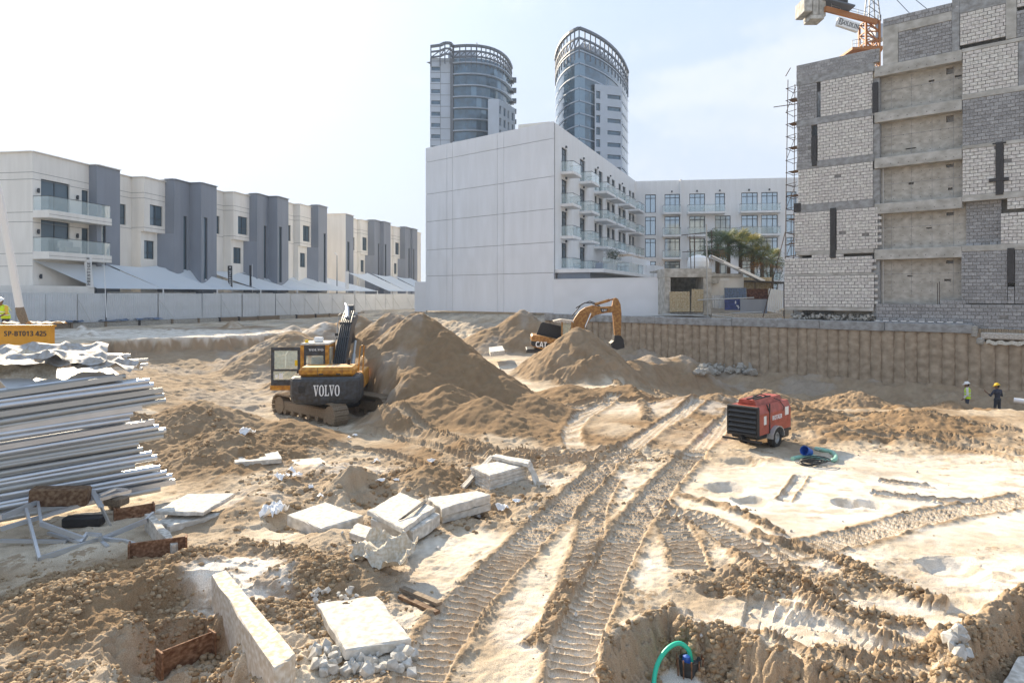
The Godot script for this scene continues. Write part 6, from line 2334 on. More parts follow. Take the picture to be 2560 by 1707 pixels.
	for q in [[2.0, -0.75], [2.9, -1.75], [3.5, -2.55]]: b.cbox(at(0.12, q[0] + 0.12, q[1] - 0.05), Vector3(0.56, 0.08, 0.1), 0.02)
	b.cbox(at(-0.2, 3.15, -2.2), Vector3(0.16, 0.14, 0.14), 0.02)
	part(boom, "hose_clamp", b, M.machine_black)
	for x in [-0.34, 0.56]:
		b = MB.new()
		b.rod(Vector3(x, 1.3, -0.9), Vector3(x, 2.3, -1.9), 0.09, 10); b.rod(Vector3(x, 2.3, -1.9), Vector3(x, 2.85, -2.45), 0.055, 10)
		part(r, "boom_cylinder", b, M.galvanised_dull)
	b = MB.new()
	b.rod(Vector3(0.1, 3.82, -3.2), Vector3(-0.1, 4.25, -4.6), 0.1, 10); b.rod(Vector3(-0.1, 4.25, -4.6), Vector3(-0.25, 4.42, -5.2), 0.06, 10)
	part(r, "stick_cylinder", b, M.galvanised)
	b = MB.new()
	side_prism(b, [[4.85, 4.05], [5.0, 4.35], [5.3, 4.4], [5.5, 4.1], [6.2, 1.2], [6.0, 1.1], [5.0, 3.7]], -0.05, 0.36)
	part(r, "stick", b, M.boom_grey)
	b = MB.new()
	b.tube([Vector3(-0.45, 3.9, -4.3), Vector3(-0.3, 4.02, -4.2), Vector3(0.3, 4.0, -4.2), Vector3(0.55, 3.9, -4.25)], 0.03, 6)
	b.tube([Vector3(-0.42, 3.95, -4.4), Vector3(-0.5, 3.4, -4.3), Vector3(-0.46, 2.95, -4.0), Vector3(-0.32, 2.8, -3.6)], 0.025, 6)
	part(r, "hydraulic_line", b, M.galvanised_dull)
	b = MB.new()
	side_prism(b, [[5.9, 1.15], [6.4, 1.1], [6.5, 0.5], [6.1, 0.1], [5.5, 0.15], [5.7, 0.6]], -0.05, 1.0)
	part(r, "bucket", b, M.machine_black)
	# rails and exhaust
	b = MB.new()
	b.tube([Vector3(1.05, 1.8, 0.5), Vector3(1.08, 2.4, 0.5), Vector3(1.12, 2.82, 0.45), Vector3(1.2, 2.86, 0.3), Vector3(1.22, 2.8, 0.1), Vector3(1.18, 2.2, 0.0), Vector3(1.15, 1.8, 0.0)], 0.025, 7)
	b.tube([Vector3(1.22, 1.8, 0.55), Vector3(1.24, 2.2, 0.5), Vector3(1.2, 2.4, 0.3), Vector3(1.15, 2.4, 0.1)], 0.022, 7)
	part(r, "handrail", b, M.yellow)
	b = MB.new()
	b.tube([Vector3(0.72, 2.1, 0.85), Vector3(0.72, 2.28, 0.85), Vector3(0.74, 2.38, 0.9)], 0.06, 10)
	part(r, "exhaust", b, M.machine_black)

func poly_px(b: MB, pts: Array, d: float, deep: float) -> void:  # a profile seen in the photograph, at distance d and with its own thickness
	var poly := PackedVector2Array()
	for q in pts:
		var p := pt(860 + 0.3401 * q[0], 740 + 0.3401 * q[1], d)
		poly.append(Vector2(p.x, p.y))
	b.prism(at(0, 0, -d - deep / 2), poly, deep)

func build_digger() -> void:
	var D := 44.6
	var r := thing("excavator", "tan excavator standing side-on behind the cone of sand, its arm bent down", "excavator")
	var base := pt(1400, 905, D)
	for z in [0.0, 2.3]:
		track_unit(r, Transform3D(Basis(Vector3.UP, PI / 2), Vector3(base.x + 0.9, 0.1, -D - 0.1 - z)), 3.2, 0.42, 0.6)
	var b := MB.new()
	b.cbox(Transform3D(Basis(), Vector3(base.x, 1.05, -D - 1.2)), Vector3(4.4, 0.25, 2.4), 0.05)
	part(r, "deck", b, M.machine_black)
	b = MB.new()
	poly_px(b, [[1378, 300], [1390, 288], [1440, 292], [1560, 318], [1600, 330], [1600, 396], [1470, 394], [1395, 376], [1378, 365]], D - 0.1, 2.6)
	part(r, "counterweight", b, M.ochre)
	b = MB.new()
	poly_px(b, [[1376, 330], [1520, 350], [1560, 360], [1500, 384], [1392, 370], [1376, 358]], D - 0.13, 2.66)
	var dk := part(r, "dark_panel", b, M.machine_black)
	var tp := pt(1353, 861.5, D - 0.15)
	lettering(dk, "CAT", 0.44, M.letter_white, Transform3D(Basis(Vector3.BACK, -0.06).scaled(Vector3(0.95, 1.15, 1)), tp), "Droid Sans", true, 0.015)
	b = MB.new()
	poly_px(b, [[1415, 282], [1447, 200], [1462, 192], [1595, 220], [1604, 240], [1590, 325], [1560, 318]], D + 0.9, 0.08)
	part(r, "open_hood", b, M.machine_black)
	b = MB.new()
	poly_px(b, [[1440, 292], [1470, 262], [1560, 275], [1590, 330]], D + 1.0, 0.9)
	part(r, "engine", b, M.dark_steel)
	b = MB.new()
	poly_px(b, [[1600, 200], [1680, 205], [1680, 340], [1600, 330]], D + 0.1, 0.06)
	poly_px(b, [[1600, 200], [1680, 205], [1680, 340], [1600, 330]], D + 1.1, 0.06)
	for q in [1603, 1676]: poly_px(b, [[q - 4, 195], [q + 4, 195], [q + 4, 330], [q - 4, 330]], D + 0.06, 1.14)
	var cab := part(r, "cab", b, M.cab_glass)
	b = MB.new()
	poly_px(b, [[1540, 183], [1600, 170], [1690, 182], [1690, 196], [1600, 198], [1545, 192]], D, 1.3)
	part(cab, "roof", b, M.slab_old)
	b = MB.new()
	for q in [1603, 1676]: poly_px(b, [[q - 5, 190], [q + 5, 190], [q + 5, 340], [q - 5, 340]], D - 0.02, 0.08)
	part(cab, "pillar", b, M.ochre)
	b = MB.new()
	poly_px(b, [[1640, 300], [1672, 215], [1700, 160], [1735, 112], [1775, 85], [1830, 68], [1900, 80], [1978, 74], [1990, 100], [1985, 118], [1915, 126], [1845, 142], [1810, 172], [1775, 220], [1730, 320]], D + 0.55, 0.5)
	var boom := part(r, "boom", b, M.ochre)
	b = MB.new()
	poly_px(b, [[1884, 92], [1945, 94], [1932, 108], [1895, 122]], D + 0.53, 0.03)
	part(boom, "badge", b, M.machine_black)
	lettering(boom, "CAT", 0.17, M.letter_white, Transform3D(Basis(), pt(1511, 775.6, D + 0.51)), "Droid Sans", true, 0.01)
	b = MB.new()
	b.tube([pt(1440, 770, D + 0.8), pt(1462, 757, D + 0.8), pt(1478, 757, D + 0.8), pt(1490, 762, D + 0.8), pt(1500, 765, D + 0.8)], 0.04, 6)
	b.tube([pt(1430, 790, D + 0.8), pt(1455, 760, D + 0.8), pt(1475, 753, D + 0.8), pt(1495, 760, D + 0.8)], 0.035, 6)
	part(boom, "hydraulic_hose", b, M.hose_black)
	b = MB.new()
	poly_px(b, [[1972, 75], [1985, 18], [2000, 12], [2016, 22], [2034, 62], [2041, 130], [2036, 296], [1992, 296], [1980, 150]], D + 0.6, 0.4)
	part(r, "stick", b, M.ochre)
	b = MB.new()
	b.rod(pt(1487, 761, D + 0.8), pt(1524, 750, D + 0.8), 0.1, 10); b.rod(pt(1524, 750, D + 0.8), pt(1540, 746, D + 0.8), 0.055, 10)
	part(r, "stick_cylinder", b, M.ochre)
	b = MB.new()
	b.rod(pt(1463, 818, D + 0.4), pt(1478, 783, D + 0.4), 0.06, 10)
	part(r, "boom_cylinder", b, M.chrome)
	b = MB.new()
	poly_px(b, [[1990, 290], [2036, 292], [2056, 318], [2064, 380], [2010, 396], [1968, 380], [1962, 350], [1985, 330]], D + 0.3, 1.1)
	part(r, "bucket", b, M.machine_black)

func build_compressor() -> void:
	var yaw := -0.80
	var W := 1.02
	var L := 2.15
	var bas := Basis(Vector3.UP, yaw)
	var corner := xd(1900, 20.5)
	var o := Vector3(corner.x, 0, -corner.y) - bas.x * W / 2 - bas.z * L / 2
	o.y = hgt(o.x, -o.z) + 0.0
	var r := thing("air_compressor", "red wheeled air compressor with black louvred front on the pale sand", "air compressor", o, yaw)
	var b := MB.new()
	# body: a six-sided section drawn along its length
	var x := W / 2
	var sec := PackedVector2Array([Vector2(-x, 0.5), Vector2(x, 0.5), Vector2(x, 1.12), Vector2(x - 0.1, 1.36), Vector2(-x + 0.1, 1.36), Vector2(-x, 1.12)])
	b.prism(at(0, 0, 0), sec, L)
	var body := part(r, "body", b, M.red)
	b = MB.new()
	b.prism(at(0, 0.0, 0.0), PackedVector2Array([Vector2(-0.3, 1.362), Vector2(0.3, 1.362), Vector2(0.24, 1.52), Vector2(-0.24, 1.52)]), L * 0.82)
	part(body, "roof_box", b, M.red)
	b = MB.new()
	b.bx(Vector3(x + 0.003, 0.95, 0.42), Vector3(0.02, 0.9, 0.05))
	b.box(Transform3D(Basis(Vector3.BACK, 0.39), Vector3(x - 0.045, 1.245, 0.42)), Vector3(0.02, 0.27, 0.05))
	b.bx(Vector3(0.18, 1.535, 0.25), Vector3(0.06, 0.03, 1.1)); b.bx(Vector3(0.0, 1.535, 0.4), Vector3(0.06, 0.03, 0.9))
	part(body, "seal_strip", b, M.machine_black)
	b = MB.new()
	b.tube([Vector3(-0.1, 1.53, 0.3), Vector3(0.05, 1.62, 0.1), Vector3(0.2, 1.53, -0.15)], 0.02, 6)
	b.tube([Vector3(0.1, 1.54, -0.3), Vector3(0.4, 1.4, -0.5), Vector3(0.53, 1.2, -0.55), Vector3(0.54, 1.1, -0.45)], 0.012, 6)
	part(body, "lifting_eye", b, M.machine_black)
	# front louvres
	b = MB.new()
	var z := L / 2
	b.cbox(at(0, 1.32, z + 0.05), Vector3(W, 0.08, 0.12), 0.02); b.cbox(at(0, 0.5, z + 0.05), Vector3(W, 0.1, 0.12), 0.02)
	for s in [-1, 1]: b.cbox(at(s * (x - 0.03), 0.91, z + 0.05), Vector3(0.06, 0.76, 0.12), 0.015)
	b.bx(Vector3(0, 0.91, z + 0.006), Vector3(W - 0.08, 0.8, 0.01))
	var front := part(r, "front_frame", b, M.machine_black)
	for i in 5:
		part(front, "louvre", boxmesh(Vector3(W - 0.13, 0.13, 0.02)), M.louvre, Transform3D(Basis(Vector3.RIGHT, -0.75), Vector3(0, 0.62 + i * 0.15, z + 0.08)))
	# chassis
	b = MB.new()
	b.cbox(at(0, 0.42, 0), Vector3(W * 0.86, 0.16, L * 0.95), 0.03)
	b.cbox(at(0.1, 0.36, -0.72), Vector3(W * 0.8, 0.3, 0.5), 0.03)
	b.bx(Vector3(0, 0.33, z + 0.12), Vector3(W + 0.25, 0.06, 0.06)); b.bx(Vector3(0, 0.4, z + 0.06), Vector3(0.1, 0.1, 0.3))
	part(r, "chassis", b, M.machine_black)
	b = MB.new()
	b.bar(Vector3(0, 0.3, -L / 2), Vector3(0.0, 0.22, -L / 2 - 1.1), 0.09, 0.09)
	part(r, "tow_bar", b, M.machine_black)
	for s in [-1.0, 1.0]:
		var q := Transform3D(Basis(Vector3.BACK, -PI / 2 * s), Vector3(s * (x - 0.12), 0.31, 0.05))
		b = MB.new()
		b.lathe(q, [Vector2(0.16, 0.0), Vector2(0.28, 0.0), Vector2(0.315, 0.03), Vector2(0.32, 0.1), Vector2(0.315, 0.18), Vector2(0.28, 0.21), Vector2(0.19, 0.21), Vector2(0.18, 0.17)], 22)
		var wh := part(r, "wheel", b, M.rubber)
		b = MB.new()
		b.lathe(q, [Vector2(0.18, 0.18), Vector2(0.14, 0.19), Vector2(0.12, 0.13), Vector2(0.06, 0.13), Vector2(0.05, 0.17), Vector2(0, 0.17)], 18)
		part(wh, "rim", b, M.galvanised_dull)
		b = MB.new()
		var pr := PackedVector2Array()
		for i in 9:
			var a := PI * i / 8.0
			pr.append(Vector2(cos(a) * 0.42, sin(a) * 0.36 + 0.3))
		for i in range(8, -1, -1):
			var a := PI * i / 8.0
			pr.append(Vector2(cos(a) * 0.39, sin(a) * 0.33 + 0.3))
		b.prism(Transform3D(Basis(Vector3(0, 0, 1), Vector3.UP, Vector3(-1, 0, 0)), Vector3(s * (x - 0.0), 0.03, 0.05)), pr, 0.26)
		part(r, "mudguard", b, M.galvanised_dull)
	# stickers and lettering on the side
	for q in [[0.72, 0.92, 0.16, 0.26], [-0.78, 1.05, 0.26, 0.26]]:
		part(body, "sticker", boxmesh(Vector3(0.006, q[3], q[2])), M.cream_render, at(x + 0.004, q[1], q[0]))
	lettering(body, "ROTAIR", 0.19, M.letter_white, Transform3D(Basis(Vector3.UP, PI / 2), Vector3(x + 0.005, 0.93, -0.1)), "Droid Sans", true, 0.004)

# ---------------------------------------------------------------- things on the ground
func rough_slab(top: Array, thick: float, sd: int) -> ArrayMesh:
	# a broken-edged slab: top corners in order, as seen from above
	var r := RandomNumberGenerator.new()
	r.seed = sd
	var rim := []
	for i in 4:
		var a: Vector3 = top[i]
		var b: Vector3 = top[(i + 1) % 4]
		for k in 6:
			var p := a.lerp(b, k / 6.0)
			if k > 0: p += Vector3(r.randf_range(-0.022, 0.022), 0, r.randf_range(-0.022, 0.022))
			rim.append(p)
	var c := Vector3.ZERO
	for p in top: c += p / 4.0
	var b := MB.new()
	var inner := []
	var low := []
	for p in rim:
		var q: Vector3 = p + (c - p).normalized() * r.randf_range(0.008, 0.035)
		inner.append(q)
		p.y -= r.randf_range(0.006, 0.03)
		low.append(p)
	var bottom := []
	for p in rim: bottom.append(p + Vector3(r.randf_range(-0.01, 0.01), -thick, r.randf_range(-0.01, 0.01)))
	var area := 0.0
	for i in rim.size():
		var j := (i + 1) % rim.size()
		area += inner[i].x * inner[j].z - inner[j].x * inner[i].z
	var flip := area > 0
	for i in rim.size():
		var j := (i + 1) % rim.size()
		if flip:
			b.tri(inner[i], inner[j], c)
			b.quad(low[i], low[j], inner[j], inner[i]); b.quad(bottom[i], bottom[j], low[j], low[i])
			b.tri(bottom[j], bottom[i], c + Vector3.DOWN * thick)
		else:
			b.tri(inner[j], inner[i], c)
			b.quad(low[j], low[i], inner[i], inner[j]); b.quad(bottom[j], bottom[i], low[i], low[j])
			b.tri(bottom[i], bottom[j], c + Vector3.DOWN * thick)
	return b.mesh()

func slab_px(corners: Array, h: float, thick: float, label: String, m: String, sd: int, group := "loose concrete slabs") -> void:
	var top := []
	for q in corners: top.append(gp(q[0], q[1], h + (q[2] if q.size() > 2 else 0.0)))
	single("concrete_slab", rough_slab(top, thick, sd), M[m], label, "slab", Transform3D(), group)

func build_slabs() -> void:
	# stack of five under two leaning ones
	for i in 5:
		var o := []
		for q in [[1176, 1166], [1224, 1188], [1320, 1162], [1268, 1148]]: o.append(gp(q[0] + rng.randf_range(-1.5, 1.5), q[1] + rng.randf_range(-0.5, 0.5), 0.40))
		for k in 4: o[k].y = 0.40 - 0.08 * i
		single("concrete_slab", rough_slab(o, 0.074, 20 + i), M.slab, "concrete slab in the neat stack of five, %s" % ["the topmost", "second from the top", "the middle one", "second from the bottom", "the bottom one"][i], "slab", Transform3D(), "slabs in the neat stack")
	slab_px([[1150, 1215, -0.3], [1160, 1219, -0.3], [1236, 1138, 0.16], [1226, 1136, 0.16]], 0.34, 0.07, "thin slab leaning against the left of the neat stack", "slab_old", 31)
	slab_px([[1228, 1140], [1238, 1134], [1328, 1150], [1320, 1160]], 0.5, 0.08, "thin slab lying across behind the neat stack", "slab", 32)
	slab_px([[1312, 1152, 0.14], [1326, 1150, 0.14], [1350, 1204, -0.36], [1338, 1210, -0.36]], 0.38, 0.07, "thin slab leaning against the right of the neat stack", "slab", 33)
	# pair right
	slab_px([[1068, 1244], [1104, 1272], [1226, 1236], [1194, 1226]], 0.36, 0.17, "upper slab of the offset pair beside the neat stack", "slab", 34)
	slab_px([[1072, 1262], [1106, 1290], [1227, 1258], [1196, 1244]], 0.17, 0.15, "lower slab of the offset pair beside the neat stack", "slab", 35)
	# pair with wires
	slab_px([[918, 1276], [1008, 1322], [1088, 1268], [1000, 1230]], 0.40, 0.09, "upper slab of the pair with black wires on top", "slab", 36)
	slab_px([[926, 1296], [1032, 1328], [1100, 1284], [1006, 1248]], 0.30, 0.24, "lower thick slab under the one with black wires", "slab", 37)
	var b := MB.new()
	for i in 5:
		b.tube([gp(996 + i * 3, 1300 - i, 0.42), gp(1028 + i * 2, 1276, 0.47), gp(1062 + i, 1250 + i, 0.43), gp(1066 + i, 1244, 0.44)], 0.008, 5)
	single("wire_bundle", b, M.hose_black, "bundle of black wires lying on the upper slab", "wire")
	# thick one on the left
	slab_px([[718, 1286], [802, 1322], [908, 1288], [812, 1254]], 0.27, 0.22, "thick concrete slab lying flat left of the wired pair", "slab", 38)
	slab_px([[802, 1326], [840, 1362], [922, 1366], [896, 1340]], 0.12, 0.1, "broken slab half under the narrow tilted slab", "slab_old", 39)
	slab_px([[872, 1330], [1018, 1382, -0.1], [1034, 1356, -0.1], [892, 1306]], 0.3, 0.12, "narrow tilted slab above the crumpled bag", "slab", 40)
	# big flat one
	slab_px([[790, 1508], [862, 1624], [1028, 1596], [942, 1488]], 0.16, 0.13, "large flat slab lying on crushed rubble beside the track", "slab", 41)
	# far pair
	slab_px([[578, 1146], [588, 1156], [704, 1146], [690, 1118]], 0.3, 0.12, "upper slab on a hump of sand left of the litter", "slab", 42)
	slab_px([[704, 1150], [710, 1164], [826, 1166], [800, 1144]], 0.12, 0.1, "low slab beside the slab on a hump of sand", "slab", 43)
	# left pair near the scrap
	slab_px([[387, 1276], [507, 1280], [588, 1232], [468, 1234]], 0.34, 0.08, "upper slab of the pair beside the bent steel scrap", "slab", 44)
	slab_px([[392, 1302], [424, 1314], [558, 1284], [470, 1262]], 0.18, 0.16, "lower slab of the pair beside the bent steel scrap", "slab", 45)
	# slab far in the middle
	slab_px([[1222, 868], [1226, 880], [1262, 876], [1256, 864]], 1.0, 0.3, "far slab lying between the big heap and the tan excavator", "slab", 46)
	slab_px([[2496, 1740], [2546, 1640], [2760, 1630], [2760, 1760]], -0.2, 0.3, "white concrete pad cutting into the corner below the clod bank", "slab", 47)
	# long beam in front
	var t := [gp(528, 1436, 0.35), gp(686, 1672, 0.35), gp(738, 1634, 0.35), gp(563, 1424, 0.35)]
	single("concrete_beam", rough_slab(t, 1.05, 50), M.kerb, "long concrete beam set on edge in the dug clods", "beam")

func stone_mesh(sd: int) -> ArrayMesh:
	var key := "stone%d" % sd
	if not cache.has(key):
		var r := RandomNumberGenerator.new()
		r.seed = sd
		var pts := PackedVector3Array()
		for i in 14: pts.append(Vector3(r.randfn(0, 1), r.randfn(0, 0.75), r.randfn(0, 0.9)).normalized() * r.randf_range(0.38, 0.55))
		var s := ConvexPolygonShape3D.new()
		# convex hull by brute force: every triangle with all points on one side
		var b := MB.new()
		for i in 14:
			for j in range(i + 1, 14):
				for k in range(j + 1, 14):
					var n := (pts[j] - pts[i]).cross(pts[k] - pts[i])
					if n.length() < 1e-6: continue
					var pos := 0
					var neg := 0
					for m in 14:
						var q := n.dot(pts[m] - pts[i])
						if q > 1e-6: pos += 1
						elif q < -1e-6: neg += 1
					if pos == 0: b.tri(pts[i], pts[k], pts[j])
					elif neg == 0: b.tri(pts[i], pts[j], pts[k])
		cache[key] = b.mesh()
	return cache[key]

func scatter(called: String, m: Material, label: String, category: String, group: String, n: int, px: Array, py: Array, size: Array, sink := 0.2) -> void:
	for i in n:
		var g := gnd(rng.randf_range(px[0], px[1]), rng.randf_range(py[0], py[1]))
		var s := rng.randf_range(size[0], size[1])
		single(called, stone_mesh(rng.randi() % 6), m, label, category, Transform3D(Basis.from_euler(Vector3(rng.randf() * 6, rng.randf() * 6, rng.randf() * 6)).scaled(Vector3.ONE * s), g + Vector3.UP * s * (0.5 - sink)), group)

func crumple(w: float, h: float, n: int, amp: float, sd: int) -> Array:
	var f := FastNoiseLite.new()
	f.seed = sd
	f.frequency = 0.75 / maxf(0.35, minf(w, h))
	f.fractal_octaves = 3
	f.fractal_type = FastNoiseLite.FRACTAL_RIDGED
	f.fractal_gain = 0.35
	var g := []
	for i in n:
		var row := []
		for j in n:
			var u := (float(j) / (n - 1) - 0.5) * w
			var v := (float(i) / (n - 1) - 0.5) * h
			row.append(Vector3(u + amp * 0.4 * f.get_noise_2d(u + 9.0, v), amp * f.get_noise_2d(u * 1.4, v * 1.4), v + amp * 0.4 * f.get_noise_2d(u, v + 5.0)))
		g.append(row)
	return g

func build_stack() -> void:
	# tall stack of galvanised tubes on the left
	var dir := Vector3(0.82, 0, -0.572)
	var across := Vector3(-0.572, 0, -0.82)
	var foot := gp(362, 1226, 0.28)
	var rr := RandomNumberGenerator.new()
	rr.seed = 77
	var y := 0.28
	var row := 0
	var layers := "first second third fourth fifth sixth seventh eighth ninth tenth eleventh twelfth thirteenth fourteenth fifteenth sixteenth seventeenth eighteenth nineteenth twentieth twenty-first twenty-second twenty-third twenty-fourth twenty-fifth".split(" ")
	var forms := []
	for k in 3:
		var b := MB.new()
		var L: float = [4.6, 5.2, 4.9][k]
		if k < 2:
			b.tube([Vector3(0, 0, 0), -dir * L], [0.058, 0.066][k], 12, false)
			b.tube([-dir * 0.02, -dir * L * 0.99], [0.05, 0.057][k], 12, false)
		else:
			# open channel
			var up := Vector3.UP
			b.bar(-up * 0.05, -up * 0.05 - dir * L, 0.13, 0.012); b.bar(across * 0.06, across * 0.06 - dir * L, 0.012, 0.11); b.bar(-across * 0.06, -across * 0.06 - dir * L, 0.012, 0.11)
		forms.append(b.mesh())
	while y < 2.95:
		var out := 0.34 * smoothstep(0.0, 0.5, y) - 0.10 * y + rr.randf_range(-0.25, 0.25) + 0.28 * sin(row * 0.72 + 0.6)
		if y > 1.2 and y < 1.5: out -= 0.2
		for c in (4 if y > 2.8 else 2):
			var p := foot + across * (c * 0.15 + rr.randf_range(-0.02, 0.02)) + dir * (out + rr.randf_range(-0.12, 0.12) - (0.12 if c > 0 else 0.0))
			p.y = y + rr.randf_range(-0.012, 0.012)
			var tilt := Basis(Vector3.UP, rr.randf_range(-0.012, 0.012)) * Basis(across, rr.randf_range(-0.012, 0.012) - 0.045 - 0.016 * y)
			var k := rr.randi() % 3
			single("steel_tube", forms[k], M.galvanised if rr.randf() < 0.6 else M.galvanised_dull, "%s, %s in the %s layer above the stack bearers" % [["slim galvanised tube", "thick galvanised tube", "open galvanised channel"][k], ["outermost", "second back", "third back", "fourth back"][c], layers[row]], "tube", Transform3D(tilt, p), "tubes in the tall stack")
		y += 0.118
		row += 1
	for i in 2:
		var p := foot - dir * (0.6 + i * 2.4)
		single("timber_bearer", boxmesh(Vector3(1.0, 0.2, 0.18), 0.015), M.wood, "timber bearer under the stack of tubes, near its %s" % ["ends", "far part"][i], "timber", Transform3D(Basis(Vector3.UP, atan2(across.x, across.z) - PI / 2), Vector3(p.x, 0.1, p.z) + across * 0.3), "bearers of the stack")
	# pale board and crumpled sheet on top
	var top := pt(150, 938, 15.6)
	var b := MB.new()
	b.sheet(crumple(2.6, 1.5, 22, 0.16, 3), 0.006)
	single("crumpled_sheet", b, M.foil_sheet, "crumpled silver sheet on top of the tube stack", "sheet", Transform3D(Basis(Vector3.UP, 0.5) * Basis(Vector3.RIGHT, 0.25), pt(95, 893, 15.4)))
	b = MB.new()
	b.sheet(crumple(1.9, 1.1, 18, 0.22, 8), 0.006)
	single("crumpled_sheet", b, M.foil_sheet, "torn end of silver sheet drooping at the right of the stack top", "sheet", Transform3D(Basis(Vector3.UP, 0.3) * Basis(Vector3.BACK, -0.18), pt(222, 906, 15.7)))
	single("pale_board", boxmesh(Vector3(2.2, 0.03, 1.0), 0.005), M.sheet_grey, "pale flat board between the tubes and crumpled sheet", "board", Transform3D(Basis(Vector3.UP, 0.88) * Basis(Vector3.RIGHT, 0.22) * Basis(Vector3.BACK, 0.03), pt(150, 940, 15.4)))
	b = MB.new()
	b.sheet(crumple(1.7, 0.9, 16, 0.12, 12), 0.008)
	single("plywood_sheet", b, M.bag, "buckled tan board under the crumpled sheet", "board", Transform3D(Basis(Vector3.UP, 0.4) * Basis(Vector3.RIGHT, 0.7), pt(30, 915, 15.1)))
	# offcuts lying beyond the stack
	for i in 16:
		b = MB.new()
		var p := pt(rr.randf_range(225, 320), rr.randf_range(884, 925), 17.4)
		var d := Vector3(rr.randf_range(0.5, 1.0), rr.randf_range(-0.08, 0.08), rr.randf_range(-0.5, 0.2)).normalized()
		b.bar(p - d * 0.5, p + d * rr.randf_range(0.2, 0.6), 0.05, 0.07)
		single("metal_offcut", b, M.galvanised, "short shiny metal offcut in the pile behind the tube stack", "metal offcut", Transform3D(), "offcuts behind the stack")

func bent_bar(pts: Array, w: float, h: float, label: String, k: int) -> void:
	var b := MB.new()
	var p := []
	for q in pts: p.append(gp(q[0] * 0.3872, 1100 + q[1] * 0.3872, q[2]))
	for i in p.size() - 1: b.bar(p[i], p[i + 1] + (p[i + 1] - p[i]).normalized() * 0.02, w, h)
	single("bent_steel_bar", b, M.galvanised, label, "steel bar", Transform3D(), "bent galvanised scrap before the stack")

